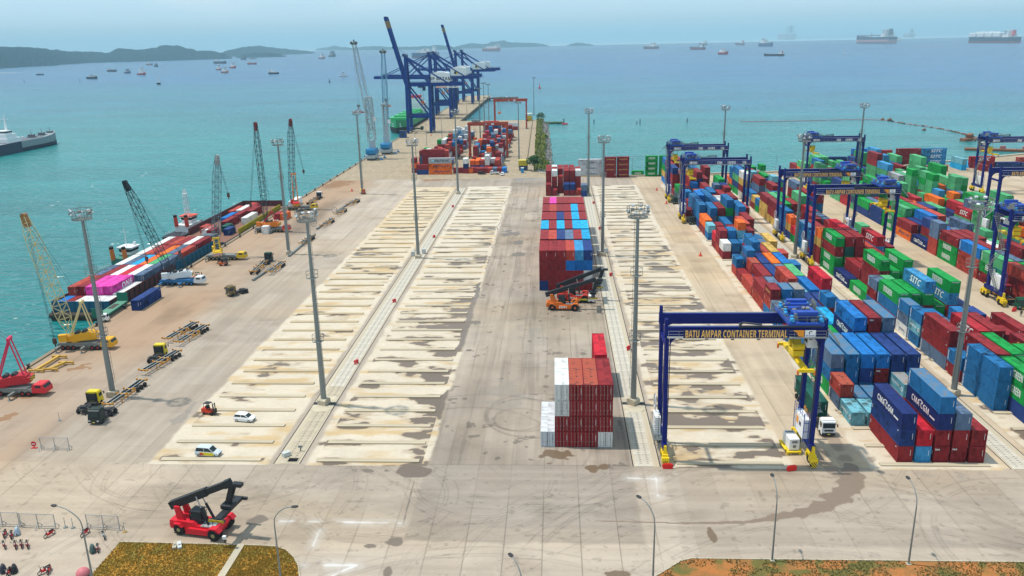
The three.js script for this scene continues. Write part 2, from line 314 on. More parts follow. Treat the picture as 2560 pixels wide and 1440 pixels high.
// the land under the sheets, down into the sea, with its real outline
const landPts = [[-117.6, 40], [-117.6, -800], [-117.6, -1108], [-86, -1108], [-86, -742], [-15, -742], [-9.6, -437], [0, -421], [40, -418.5], [116, -427], [150, -425], [210, -446], [268, -482], [330, -520], [330, 40]];
const concTex = dataTex(256, 256, (i, j, o) => { const n = fbm(i * 0.06, j * 0.06, 4), m = TAB[(i * 331 + j * 77) & 65535]; const v = 205 + 60 * (n - 0.5) + 14 * (m - 0.5); o[0] = v; o[1] = v * 0.965; o[2] = v * 0.9; }, true);
const M_conc = mat([0.5, 0.44, 0.37], 0.9, 0, { map: concTex });
const M_paleConc = mat([0.78, 0.735, 0.64], 0.85, 0, { map: concTex });
const M_pierConc = mat([0.56, 0.48, 0.38], 0.9, 0, { map: concTex });
concTex.repeat.set(0.05, 0.05);
struct('land', slab(landPts, -0.02, -9), M_pierConc);
{ // strips between the sheets and the shore
  const g = sheet([[-117.4, -416], [-117.4, -741], [-15.5, -741], [-10, -437], [0, -421.4], [40, -419], [116, -427.4], [150, -425.4], [210, -446.4], [268, -482.4], [329, -520.4], [329, -416]], 0); struct('shore_pavement', g, M_pierConc);
  struct('pier_deck', sheet([[-117.4, -741], [-117.4, -1107.8], [-86.2, -1107.8], [-86.2, -741]], 0), M_pierConc);
}
// quay coping, fenders and bollards along the berth
{
  const M_cope = mat([0.42, 0.36, 0.29], 0.9, 0, { map: concTex });
  const m = new MB(); for (let z = -80; z > -1100; z -= 20) m.box(1.1, 0.3, 19.96, -117.1, 0.15, z - 10); const q = m.build('quay_coping', M_cope, scene); q.userData = { kind: 'structure' };
  const M_rub = mat([0.02, 0.02, 0.022], 0.8), M_boll = mat([0.03, 0.03, 0.035], 0.5);
  const f0 = new MB().rbox(0.9, 2.4, 1.6, 0.25, -118.1, -1.6, 0).geo(), b0 = new MB().add(new THREE.LatheGeometry([[0, 0], [0.42, 0], [0.3, 0.14], [0.24, 0.5], [0.45, 0.62], [0.4, 0.8], [0, 0.86]].map((p) => new THREE.Vector2(...p)), 10), new THREE.Matrix4().makeTranslation(-116.3, 0.3, 0)).geo();
  let i = 0;
  for (let z = -140; z > -560; z -= 14, i++) {
    const f = part(scene, numbered('quay_fender'), f0, M_rub); f.position.z = z; tag(f, 'black rubber fender on the quay wall, ' + ord(i + 1) + ' from the near end', 'fender', 'black rubber fenders along the quay wall');
    const b = part(scene, numbered('mooring_bollard'), b0, M_boll); b.position.z = z - 7; tag(b, 'black mooring bollard on the quay edge, ' + ord(i + 1) + ' from the near end', 'bollard', 'mooring bollards along the quay edge');
  }
}
// sleepers: every concrete beam a piece of the pavement
{
  const vars = [0.96, 1.0, 1.05].map((k) => mat([0.80 * k, 0.735 * k, 0.62 * k], 0.85, 0, { map: concTex })), warm = [0.97, 1.03].map((k) => mat([0.78 * k, 0.67 * k, 0.5 * k], 0.85, 0, { map: concTex }));
  const g = new MB().rbox(17.3, 0.3, 1.0, 0.03, 0, 0.07, 0).geo();
  seed(5);
  BLOCKS.forEach((B, i) => {
    for (let k = 0; k <= (i < 3 ? 40 : 36); k++) {
      const z = beamK(k), p = z > -176 ? yardNear : yardFar;
      const m = part(p, 'concrete_beam', g, i === 0 && k > 4 ? pick(warm) : pick(vars)); m.position.set((B[0] + B[1]) / 2 + rr(-0.1, 0.1), 0, z + rr(-0.06, 0.06)); m.rotation.y = rr(-0.004, 0.004);
    }
  });
}
// cable trenches with slotted covers, and the black kerb lines beside them
{
  const M_white = mat([0.86, 0.85, 0.82], 0.8, 0, { map: concTex }), M_strip = mat([0.76, 0.70, 0.60], 0.85, 0, { map: concTex }), M_gap = mat([0.03, 0.03, 0.035], 0.9), M_slot = mat([0.05, 0.05, 0.05], 0.9);
  DRAINS.forEach((x, i) => {
    const z0 = -119.7, z1 = -390, L = z0 - z1, zc = (z0 + z1) / 2, t = new THREE.Group(); t.name = numbered('cable_trench'); t.userData = { kind: 'structure' }; scene.add(t);
    const sh = (w, x2, y) => { const g = new THREE.PlaneGeometry(w, L); g.rotateX(-Math.PI / 2); g.translate(x2, y, zc); return g; };
    part(t, 'trench_bed', sh(4.2, x, 0.005), M_strip);
    part(t, 'trench_line', sh(0.16, x - 2.2, 0.012), M_gap); part(t, 'trench_line', sh(0.16, x + 2.2, 0.012), M_gap);
    const wx = i === 0 ? 0.3 : -0.35, wide = 3.0;
    const cover = new MB().box(wide - 0.04, 0.05, 3.96, 0, 0.03, 0).geo();
    const slot = new MB(); for (let z = z0 - 1; z > z1; z -= 0.62) for (const o of [-0.55, 0.62]) slot.box(0.34, 0.012, 0.11, x + wx + o, 0.058, z);
    for (let z = z0 - 2; z > z1 + 2; z -= 4) { const c = part(t, 'trench_cover', cover, z > -150 && i === 0 ? M_strip : M_white); c.position.set(x + wx, 0, z); }
    const s = slot.build('cover_slot', M_slot, t); s.userData = { kind: 'stuff' };
  });
}
// ---------- sea, hills, islands ----------
{
  // ripples: a tiling height map
  const waveTex = dataTex(512, 512, (i, j, o) => {
    const u = i / 512 * Math.PI * 2, v = j / 512 * Math.PI * 2; let h = 0;
    for (let k = 1; k <= 26; k++) { const a = TAB[k * 91] - 0.5, kx = Math.round((6 + k * 1.1) * (TAB[k * 7] - 0.5) * 1.6), kz = Math.round(5 + k * 1.35); h += Math.sin(u * kx + v * kz + TAB[k * 31] * 6.28) / (2 + k * 0.5) * (1 + a); }
    const n = 127 + 70 * h; o[0] = o[1] = o[2] = clamp(n, 0, 255);
  }, false);
  const g = new THREE.PlaneGeometry(1, 1, 96, 96); g.rotateX(-Math.PI / 2);
  const p = g.attributes.position, uv = g.attributes.uv, c = new Float32Array(p.count * 3);
  for (let i = 0; i < p.count; i++) {
    const a = p.getX(i) * 2, b = 0.5 - p.getZ(i), x = Math.sign(a) * Math.pow(Math.abs(a), 2.6) * 15200, z = 150 - Math.pow(b, 2.6) * 15200;
    p.setXYZ(i, x, SEA, z); uv.setXY(i, x / 90, z / 90);
    const d = -z + Math.max(0, x) * 0.5 - Math.max(0, -x - 100) * 0.12;
    const n = fbm(x * 0.0016 + 3, z * 0.0021, 4) - 0.5;
    const t = sm(500, 2000, d + n * 900), t2 = sm(2500, 7000, d + n * 1500);
    let r = mix(0.014, 0.014, t), gg = mix(0.225, 0.135, t), bb = mix(0.225, 0.30, t);
    if (x < -100) { r *= 0.85; gg *= 0.96; bb *= 0.96; }
    c[i * 3] = mix(r, 0.012, t2); c[i * 3 + 1] = mix(gg, 0.10, t2); c[i * 3 + 2] = mix(bb, 0.26, t2);
  }
  g.setAttribute('color', new THREE.BufferAttribute(c, 3)); g.computeVertexNormals();
  const streak = dataTex(512, 512, (i, j, o) => { const a = i / 512, b = j / 512, w = (f, g, k) => { const x = a * f, y = b * g, q = (u, v) => vn(u % f + k * 50, v % g + k * 30), t = a, s = b; return mix(mix(vn(x + k * 50, y + k * 30), vn(x - f + k * 50, y + k * 30), sm(0.7, 1, t)), mix(vn(x + k * 50, y - g + k * 30), vn(x - f + k * 50, y - g + k * 30), sm(0.7, 1, t)), sm(0.7, 1, s)); }, v = 0.80 + 0.26 * (w(5, 14, 1) + 0.7 * w(16, 46, 2) + 0.6 * w(60, 120, 3) - 1.1); o[0] = o[1] = o[2] = 255 * clamp(v); }, false); streak.repeat.set(0.12, 0.12);
  const M_sea = mat([1, 1, 1], 0.24, 0, { specularIntensity: 0.6, vertexColors: true, bumpMap: waveTex, bumpScale: 1.2, map: streak, side: THREE.FrontSide });
  struct('sea', g, M_sea);
}
// wooded hills and islands on the horizon: ridges placed where their shores lie
const M_wood = mat([0.012, 0.042, 0.062], 0.95, 0, { specularIntensity: 0 });
function ridge(name, label, px0, px1, pyShore, profile, depthK = 0.25, m = M_wood) {
  // profile: heights in picture pixels above the shore along the width
  const L = at(px0, pyShore[0], SEA), R = at(px1, pyShore[1], SEA), n = 90, k = 9, rows = [];
  for (let i = 0; i <= n; i++) {
    const t = i / n, sh = L.clone().lerp(R, t), away = sh.clone().setY(0).normalize(), pr = t * (profile.length - 1), a = Math.floor(pr), f = pr - a;
    const hpx = mix(profile[a], profile[Math.min(a + 1, profile.length - 1)], f * f * (3 - 2 * f)), dist = Math.hypot(sh.x, sh.z), unit = dist / FOC / 0.98, width = dist * depthK * 0.3, lift = CAM_H * FOC * (1 / dist - 1 / (dist + width)) * 0.9;
    const row = [];
    for (let j = 0; j <= k; j++) {
      const s = j / k, e = Math.sin(Math.min(1, s * 1.25) * Math.PI / 2) * (s > 0.8 ? 1 - (s - 0.8) * 4 : 1), bump = (fbm(i * 0.55 + px0, j * 1.3, 3) - 0.45) * 4 * (s > 0.05 ? 1 : 0);
      const q = sh.clone().addScaledVector(away, width * s); q.y = SEA - 0.5 + Math.max(0, ((hpx - lift * s) * e + bump * Math.min(1, hpx / 8)) * unit); row.push(q);
    }
    rows.push(row);
  }
  const pos = []; for (let i = 0; i < n; i++) for (let j = 0; j < k; j++) { const [a, b, c, d] = [rows[i][j], rows[i + 1][j], rows[i + 1][j + 1], rows[i][j + 1]]; for (const v of [a, b, c, a, c, d]) pos.push(v.x, v.y, v.z); }
  const g = new THREE.BufferGeometry(); g.setAttribute('position', new THREE.Float32BufferAttribute(pos, 3)); g.computeVertexNormals();
  return struct(name, g, m, label);
}
ridge('hill', 'wooded headland at the far left of the horizon', -60, 300, [175, 153], [42, 46, 44, 40, 34, 28, 26, 24, 20, 8], 0.5);
ridge('hill', 'dark wooded point at the left edge of the bay', -60, 146, [171, 164], [22, 20, 16, 18, 22, 18, 3], 0.12);
ridge('hill', 'long wooded ridge with a peak behind the left anchorage', 140, 580, [160, 147], [12, 20, 24, 22, 20, 30, 28, 26, 30, 36, 34, 26, 20, 20, 15, 3], 0.4);
ridge('hill', 'low green spit beyond the moored barges', 545, 785, [143, 134], [8, 16, 21, 22, 18, 14, 10, 8, 3], 0.3);
ridge('hill', 'low wooded point in front of the left spit', 590, 716, [145, 142], [2, 9, 11, 10, 8, 2], 0.1);
ridge('hill', 'pale distant hills behind the blue quay cranes', 790, 1150, [126, 124], [3, 6, 10, 7, 5, 8, 9, 6, 7, 8, 10, 4], 0.25);
ridge('island', 'wooded island right of the blue quay cranes', 1130, 1373, [122, 116], [3, 8, 12, 8, 14, 16, 11, 10, 9, 7, 2], 0.15);
ridge('island', 'small wooded island on the horizon near the middle', 1416, 1486, [115, 114], [1, 5, 7, 6, 4, 1], 0.12);
ridge('hill', 'faint coast along the right horizon', 1960, 2560, [97, 83], [2, 5, 3, 6, 8, 9, 8, 5, 6, 7, 9, 8, 10, 14, 9, 8], 0.15);
{ // sand spit with trees at the far left
  const L = at(-20, 183, SEA), R = at(92, 180, SEA);
  const m = new MB(); m.tube(L.clone().setY(SEA - 2), R.clone().setY(SEA - 2), 3.4, 1.6, 10); const s = m.build('sandbank', mat([0.55, 0.47, 0.34], 0.9), scene); s.userData = { kind: 'structure' };
}

// faint wakes left by passing boats
{
  const M_wake = mat([0.16, 0.34, 0.38], 0.5);
  [[[2262, 103], [2244, 102.5], 3], [[2130, 134.5], [2110, 135], 3], [[1030, 155], [1290, 148], 7], [[1290, 148], [1580, 133], 7], [[560, 205], [900, 178], 6], [[690, 180], [1010, 162], 6], [[130, 221], [60, 223], 10]].forEach(([a, b, w]) => { const A = at(a[0], a[1], SEA + 0.12), B = at(b[0], b[1], SEA + 0.12), d = B.clone().sub(A).normalize(), n = V(d.z, 0, -d.x).multiplyScalar(w / 2), m = []; const N = 14, P = (i, s) => { const t = i / N; return A.clone().lerp(B, t).addScaledVector(n, s * (0.35 + 0.65 * vn(i * 1.7, s + 3)) * Math.sin(Math.PI * Math.min(1, t * 1.1 + 0.08))); }; const pos = []; for (let i = 0; i < N; i++) { const q = [P(i, -1), P(i + 1, -1), P(i + 1, 1), P(i, 1)]; for (const k of [0, 1, 2, 0, 2, 3]) pos.push(q[k].x, q[k].y, q[k].z); } const g = new THREE.BufferGeometry(); g.setAttribute('position', new THREE.Float32BufferAttribute(pos, 3)); g.computeVertexNormals(); struct('wake', g, M_wake); });
}
// ---------- shipping containers ----------
const CW = 2.438;
// grime: streaks down the walls and rust blooms, multiplied onto the paint
const grime = [0, 1, 2].map((q) => dataTex(512, 256, (i, j, o) => {
  const x = i / 32, y = j / 32, s = fbm(x * 2.2 + q * 40, y * 0.35 + q * 9, 3), n = fbm(x * 0.7 + q * 17, y * 0.9, 4), d = vn(i * 0.5, j * 0.5);
  const v = clamp(1.0 - 0.34 * (s - 0.42) - (0.24 + 0.2 * q) * Math.max(0, n - 0.45) * 1.6 + 0.05 * (d - 0.5), 0.3, 1);
  const ru = q === 0 ? 0 : sm(q === 1 ? 0.66 : 0.6, q === 1 ? 0.8 : 0.76, fbm(x * 1.6 + 90 * q, y * 0.8 + 5, 4)) * (q === 1 ? 0.5 : 0.6);
  o[0] = 255 * v * (1 - 0.35 * ru); o[1] = 255 * v * (1 - 0.58 * ru); o[2] = 255 * v * (1 - 0.68 * ru);
}, true));
const CODES = {                                                           // paint, words, lettering
  m: [[0.27, 0.022, 0.026], 'maroon', 'small'], M: [[0.25, 0.02, 0.025], 'maroon', 'TEX'], t: [[0.25, 0.022, 0.03], 'maroon', 'TEMAS'], i: [[0.45, 0.06, 0.04], 'brick red', 'small'],
  s: [[0.42, 0.022, 0.032], 'dark red', 'SITC'], r: [[0.56, 0.018, 0.035], 'bright red', 'small'], o: [[0.86, 0.17, 0.014], 'orange', 'HAPAG'], O: [[0.84, 0.15, 0.02], 'plain orange', 'small'],
  g: [[0.008, 0.30, 0.055], 'green', 'EVERGREEN'], G: [[0.09, 0.40, 0.17], 'faded green', 'STRIP'], k: [[0.012, 0.10, 0.075], 'dark green', 'small'],
  b: [[0.018, 0.15, 0.36], 'mid blue', 'STRIP'], B: [[0.014, 0.17, 0.50], 'bright blue', 'STRIP'], C: [[0.015, 0.36, 0.66], 'sky blue', 'none'], S: [[0.05, 0.27, 0.52], 'light blue', 'SITC'],
  l: [[0.17, 0.44, 0.53], 'pale turquoise', 'LINE'], n: [[0.02, 0.05, 0.20], 'navy', 'small'], c: [[0.014, 0.028, 0.14], 'navy', 'CMA'], u: [[0.11, 0.17, 0.27], 'slate blue', 'STRIP'],
  w: [[0.70, 0.70, 0.68], 'white', 'GREYT'], W: [[0.74, 0.74, 0.72], 'plain white', 'none'], a: [[0.42, 0.45, 0.47], 'grey', 'MAERSK'], A: [[0.60, 0.63, 0.66], 'pale grey', 'GREYT'], y: [[0.60, 0.38, 0.09], 'mustard yellow', 'none'], p: [[0.80, 0.06, 0.42], 'pink', 'ONE'],
};
const paints = new Map();
function paint(code, v) {
  const key = code + v; if (!paints.has(key)) { const m = mat(CODES[code][0], v === 2 ? 0.75 : 0.6, 0, { map: grime[v], specularIntensity: 0.3 }); paints.set(key, m); } return paints.get(key);
}
const M_rod = mat([0.42, 0.40, 0.38], 0.45, 0.6), M_cast = mat([0.10, 0.08, 0.075], 0.7), M_white = mat([0.78, 0.78, 0.77], 0.6), M_gold = mat([0.62, 0.36, 0.10], 0.6), M_dkText = mat([0.05, 0.06, 0.12], 0.6), M_black = mat([0.018, 0.018, 0.02], 0.6);
const rustRoof = [[0.42, 0.085, 0.05], [0.30, 0.30, 0.30], [0.07, 0.20, 0.36]].map(([r, g, b], q) => mat([1, 1, 1], 0.8, 0, { map: dataTex(512, 128, (i, j, o) => {
  const n = fbm(i * 0.05 + q * 50, j * 0.07, 5), e = fbm(i * 0.16, j * 0.04 + q * 20, 4), t = sm(q ? 0.52 : 0.56, q ? 0.66 : 0.72, 0.55 * n + 0.45 * e + 0.03), v = 0.9 + 0.3 * (n - 0.5) + 0.1 * (TAB[(i * 7 + j * 517) & 65535] - 0.5);
  const rust = q === 1 ? [0.26, 0.19, 0.13] : q === 2 ? [0.19, 0.15, 0.13] : [0.06, 0.03, 0.025];
  o[0] = toS(mix(r * v, rust[0], t)); o[1] = toS(mix(g * v, rust[1], t)); o[2] = toS(mix(b * v, rust[2], t));
}, true) }));
function wallStrip(prof, y0, y1, place) {                                 // corrugated wall: profile [along, out] swept up
  const pos = [], uv = []; 
  for (let i = 0; i < prof.length - 1; i++) { const [a, p] = prof[i], [b, q] = prof[i + 1], A = place(a, p, y0), B = place(b, q, y0), C = place(b, q, y1), D = place(a, p, y1); for (const [v, u, w] of [[A, a, y0], [B, b, y0], [C, b, y1], [A, a, y0], [C, b, y1], [D, a, y1]]) { pos.push(...v); uv.push(u / 16, w / 8); } }
  const g = new THREE.BufferGeometry(); g.setAttribute('position', new THREE.Float32BufferAttribute(pos, 3)); g.setAttribute('uv', new THREE.Float32BufferAttribute(uv, 2)); g.computeVertexNormals(); return g;
}
function corr(len, pitch, depth) {
  const n = Math.round(len / pitch), p = len / n, out = []; 
  for (let i = 0; i < n; i++) { const s = -len / 2 + i * p; out.push([s, 0], [s + p * 0.26, 0], [s + p * 0.5, -depth], [s + p * 0.76, -depth]); } out.push([len / 2, 0]); return out;
}
function containerGeo(L, H) {
  const b = new MB(), hw = CW / 2 - 0.02, hl = L / 2 - 0.02, sideP = corr(L - 0.26, 0.278, 0.04), endP = corr(CW - 0.26, 0.25, 0.045);
  b.add(wallStrip(sideP, 0.15, H - 0.1, (a, p, y) => [-(hw + p), y, a])); b.add(wallStrip(sideP, 0.15, H - 0.1, (a, p, y) => [hw + p, y, -a]));
  b.add(wallStrip(endP, 0.15, H - 0.12, (a, p, y) => [-a, y, -(hl + p)]));
  const front = new MB().add(wallStrip(endP, 0.15, H - 0.12, (a, p, y) => [a, y, hl + p]));
  const roofP = corr(L - 0.2, 0.42, 0.02), rf = new MB().add(wallStrip(roofP, -CW / 2 + 0.06, CW / 2 - 0.06, (a, p, y) => [y, H - 0.035 + p, a]));
  const f = new MB(), e = CW / 2;
  for (const sx of [-1, 1]) { f.box(0.06, 0.1, L - 0.3, sx * (e - 0.03), H - 0.07, 0); f.box(0.06, 0.15, L - 0.3, sx * (e - 0.03), 0.095, 0); for (const sz of [-1, 1]) f.box(0.15, H - 0.24, 0.15, sx * (e - 0.075), H / 2, sz * (L / 2 - 0.075)); }
  for (const sz of [-1, 1]) { f.box(CW - 0.3, 0.12, 0.07, 0, H - 0.085, sz * (L / 2 - 0.035)); f.box(CW - 0.3, 0.15, 0.07, 0, 0.095, sz * (L / 2 - 0.035)); }
  f.box(CW - 0.1, 0.03, L - 0.1, 0, 0.14, 0);
  const c = new MB(); for (const sx of [-1, 1]) for (const sz of [-1, 1]) for (const y of [0.06, H - 0.06]) c.box(0.17, 0.12, 0.18, sx * (e - 0.08), y, sz * (L / 2 - 0.085));
  // door leaf (left); locking rods
  const d = new MB(), dw = CW / 2 - 0.17; d.box(dw, H - 0.36, 0.05, 0, 0, 0); for (let k = 0; k < 4; k++) d.box(dw - 0.12, (H - 0.36) / 4 - 0.16, 0.03, 0, (k - 1.5) * (H - 0.36) / 4, 0.03);
  const r = new MB(); for (const x of [-dw * 0.28, dw * 0.28]) { r.tube(V(x, -H / 2 + 0.16, 0.07), V(x, H / 2 - 0.16, 0.07), 0.022, 0.022, 5); for (const y of [-H * 0.4, -H * 0.16, H * 0.16, H * 0.4]) r.box(0.1, 0.06, 0.05, x, y, 0.06); r.box(0.3, 0.04, 0.03, x + 0.1, -H * 0.13, 0.09); }
  return { walls: b.geo(), closed: (b.g.push(...front.g), b.geo()), roof: rf.geo(), frame: (f.g.push(...c.g), f.geo()), door: d.geo(), rods: r.geo(), all: new MB().add(b.geo()).add(rf.geo()).add(f.geo()).geo() };
}
const CG = { 40: containerGeo(12.19, 2.9), 20: containerGeo(6.06, 2.6) };
const CL = { 40: 12.19, 20: 6.06 }, CH = { 40: 2.9, 20: 2.6 };
// lettering: made once for each style and length, for both long sides and the +z end
const letterCache = new Map();
function lettering(style, ft) {
  const key = style + ft; if (letterCache.has(key)) return letterCache.get(key);
  const L = CL[ft], H = CH[ft], m = [new MB(), new MB(), new MB()], gap = CW / 2 - 0.008, S = ft === 40 ? 1 : 0.62;
  const side = (g, along, y) => { for (const s of [-1, 1]) m[s < 0 ? 0 : 1].add(g, new THREE.Matrix4().makeRotationY(s * Math.PI / 2).setPosition(s * gap, y, s < 0 ? along : -along)); };
  const end = (g, x, y) => m[2].add(g, new THREE.Matrix4().makeTranslation(x, y, L / 2 + 0.004));
  const up = (g) => { const q = g.clone(); q.rotateZ(Math.PI / 2); return q; };
  const bar = (w, h) => new THREE.PlaneGeometry(w, h);
  if (style !== 'EVERGREEN' && style !== 'TEX') end(bar(0.06, H * 0.36), 0.82, H * 0.6);
  let mtl = M_white;
  if (style === 'EVERGREEN') { side(textGeo('EVERGREEN', 0.92 * (S + 0.1), 0, 1, 5.2 * S), ft === 40 ? -0.4 : 0, H * 0.56); end(textGeo('EVERGREEN', 0.16), 0, H * 0.9); }
  if (style === 'SITC') side(textGeo('SITC', 1.15 * S, 0.35, 1.25), ft === 40 ? 0.8 : 0, H * 0.56);
  if (style === 'TEX') { end(textGeo('tex', 0.26), -0.7, H * 0.82); side(up(textGeo('TEX', 0.24)), L / 2 - 0.6, H * 0.55); side(bar(0.3, 0.2), -L / 2 + 0.8, H * 0.8); }
  if (style === 'small') { side(bar(0.12, 0.7), -L / 2 + 0.45, H * 0.62); side(bar(0.34, 0.16), L / 2 - 0.9, H * 0.84); }
  if (style === 'STRIP') side(up(textGeo('CHINA SHIPPING', 0.3, 0, 1, H * 0.82)), -L / 2 + 0.42, H * 0.5);
  if (style === 'LINE') { side(textGeo('CHINA SHIPPING LINE', 0.34, 0, 1, L * 0.55), -L * 0.12, H * 0.56); const ring = new THREE.RingGeometry(0.26, 0.44, 12); side(ring, L * 0.36, H * 0.5); }
  if (style === 'CMA') { side(textGeo('CMA CGM', 0.78 * S, 0, 0.95), ft === 40 ? -0.7 : 0, H * 0.52); const arc = new THREE.RingGeometry(1.1 * S, 1.26 * S, 14, 1, 0.9, 1.5); side(arc, -0.5, H * 0.36); if (ft === 40) side(bar(1.8, 0.3), 3.9, H * 0.4); }
  if (style === 'TEMAS') { mtl = M_gold; side(textGeo('TEMAS', 0.62 * S, 0, 1.5), 0.7 * S, H * 0.55); const ring = new THREE.RingGeometry(0.3 * S, 0.55 * S, 8); side(ring, -2.6 * S, H * 0.55); }
  if (style === 'HAPAG') { mtl = M_dkText; side(textGeo('Hapag-Lloyd', 0.72 * S, 0, 1), 1.2 * S, H * 0.55); side(bar(0.5 * S, 0.9 * S), -3.2 * S, H * 0.55); side(bar(0.4 * S, 0.7 * S), -2.6 * S, H * 0.6); }
  if (style === 'GREYT') { mtl = M_dkText; side(textGeo('TEMAS', 0.6 * S, 0.2, 1.3), 0.3, H * 0.45); side(textGeo('LINE', 0.25 * S), 3.2 * S, H * 0.4); }
  if (style === 'MAERSK') { mtl = M_dkText; side(textGeo('MAERSK', 0.95 * S, 0, 1.2), 0.6, H * 0.5); }
  if (style === 'ONE') side(textGeo('ONE', 1.3 * S, 0, 1.2), 2.2 * S, H * 0.5);
  const out = { geos: m.map((q) => (q.empty ? null : q.geo())), mtl }; letterCache.set(key, out); return out;
}
const starGeo = new THREE.CircleGeometry(0.55, 8), M_star = mat([0.30, 0.68, 0.80], 0.6);
const boxes = [];
// a stack: codes from the ground up; z is the end nearest the camera
function stack(codes, x, zFront, ft, where, group, o = {}) {
  let y = o.y ?? 0; const L = CL[ft], side = !!o.side;
  [...codes].forEach((code, i) => {
    if (code !== '-') boxes.push({ code, ft, x: side ? x + L / 2 : x + CW / 2, y, z: side ? zFront - CW / 2 : zFront - L / 2, side, tier: i, tiers: codes.length, where, group, door: o.door, roof: i === codes.length - 1 ? o.roof : undefined });
    y += CH[ft];
  });
}
function yard(name, x0, zOff, spec, explicit) {
  // "col:slot codes" or "col:slot' codes" (') for twenty-foot boxes
  const done = new Set();
  for (const e of explicit.split(',')) {
    const q = /(\d):(\d+)('?) *([A-Za-z]+)(\*?\d?)/.exec(e.trim()); if (!q) continue;
    const col = +q[1], k = +q[2], ft = q[3] ? 20 : 40; done.add(col + ':' + k); if (ft === 40) done.add(col + ':' + (k + 1));
    stack(q[4], x0 + 2.84 * col, -121.75 + zOff - 6.46 * k - (ft === 20 ? 0.2 : 0), ft, ord(col + 1) + ' row, ' + ord(k + 1) + ' slot, ' + name, 'containers of the ' + name, { roof: q[5] ? +q[5].slice(1) : undefined });
  }
  for (let col = 0; col < 6; col++) for (let k = spec.from; k <= spec.to; k++) {
    if (done.has(col + ':' + k) || rnd() < spec.gap) continue;
    const ft = (k % 2 === spec.odd && !done.has(col + ':' + (k + 1)) && rnd() < 0.72) ? 40 : 20, n = 1 + Math.floor(Math.pow(rnd(), spec.pow ?? 1) * spec.max); let s = '';
    for (let i = 0; i < n; i++) s += pick([...spec.mix]);
    stack(s, x0 + 2.84 * col, -121.75 + zOff - 6.46 * k - (ft === 20 ? 0.2 : 0), ft, ord(col + 1) + ' row, ' + ord(k + 1) + ' slot, ' + name, 'containers of the ' + name);
    done.add(col + ':' + k); if (ft === 40) { done.add(col + ':' + (k + 1)); }
  }
}
seed(20);
yard('near right block', 52.5, 0, { from: 25, to: 44, gap: 0.2, odd: 0, max: 4, mix: 'mmmmmmbbbnunOgtsMyBg' },
  `1:0 mnc,2:0 Sr,3:0 Mmcb*2,4:0 Mmu,5:0 mm,0:2' l,1:2' l,0:3' ui*0,1:3' u*2,2:3' b*2,4:3' il*1,5:3' mb,0:4 gbu*2,1:4 bbb*2,2:4 bnB,3:4 nMB,4:4 nnn,5:4 nnn,
  0:6 bb,1:6 bb,2:6 bg,3:6 nncB,4:6 mnmM,5:6 bbbu*2,0:8 bm,1:8 bl,2:8' bC,3:8 nC,0:10' bu,1:10' bb,2:10' kk,3:10' kn,4:10' bmb,5:10' mM,3:11' un,4:11' nn,5:11' mb,0:11' bit,1:11' blb*2,2:11' bbu*1,
  0:12 im,1:12 uu,2:12 bmi,3:12' bl*1,4:12 bB,5:12 nrr,0:14 i,1:14 bm,2:14 nn,3:14 nu,4:14 gG,0:16' m,1:16 mi*0,2:16 nn,3:16 no,4:16 nB,5:16' mb,5:18' mi,0:17' ib,1:17' bbb,2:18 lsb,3:18 bi,4:18 yy,5:20 by,
  0:20' tw,1:20' nb,2:20' lb,3:20' bb,0:21' itt,1:21' bnb,2:21' bblO,3:21' llM,4:21' ub,5:21' wW,4:20' bu,0:22' mr,1:22' bb,2:22 mm,3:22 mmi,4:23 gmm,0:24' bl*1,1:24' mM,2:24 bb,0:25 mO,0:27 nbb,1:26 bub,2:26 mgM,3:26 mbgb,1:28 mb,2:28 cnb,3:28 mrW,4:27 mmm,5:26 mmm,5:29 mmm,4:30 mmm,0:29 bbb,1:30 cnB,2:30 mbb,3:31 kkb,0:32' Obb,1:32' bb,0:33 bu,2:33 mO,3:33 mmm,4:33 nb,5:33 gmgg,0:35 ug,1:35 mm`);
yard('second right block', 80.3, 0, { from: 20, to: 42, gap: 0.16, odd: 1, max: 4, mix: 'mmmmmbbnuggGslyyOBmwc' },
  `1:0 mSm,2:0 bgm,3:1 mgm,1:2 ngg,2:4 bmg,0:3 bbb,0:5' mb,1:4 gmm,2:2 bgg,3:3 bmg,4:4 mbt,0:6 umm*9,1:6 um,2:6 gms,3:6 mnm,4:6' bbt,5:6 mmm,3:8' bbb,4:8' bbn,5:8 mm,0:8' blb,0:9' wub*2,1:8' bb,1:9' ub,2:8' nu,2:9' bb,
  0:10 mbg,1:10 mng,2:10 mmgS,3:10 mg,4:10 mmSg,5:10 mn,0:12' bmu,1:12' mbG,0:13 g,1:13 mmmg,2:13 mng,3:13 mmgg,4:12' mu,4:13' bn,0:15 c,1:15 mm,2:15 mm,3:15 nbm,4:15 mm,5:15' mb,5:16' bm,
  0:17 ggmg,1:17 ggkm,2:17 gmmm,3:17 mmi,4:17 mlSs,5:17 bmm,0:19' mmyO,1:19' bmm,2:19 bmmr,3:19' nbnu,4:19' bbb,5:19' mi,0:20' mnb,0:21 bbb*2,1:21 mbm,2:21 mm,3:21 mmm,4:21 nk,5:21 kb,0:23' gr,0:24' nyO,0:25 nbb,1:23 bi,1:25 mm,2:23 gmm,3:23 mmu,4:23 mm,0:27 ymt,1:27 ygg,2:27 gmm,0:29 yyt,1:29 nlG,2:29 ygg,3:29 gg,4:29 mm,0:31' gb,0:32' my`);
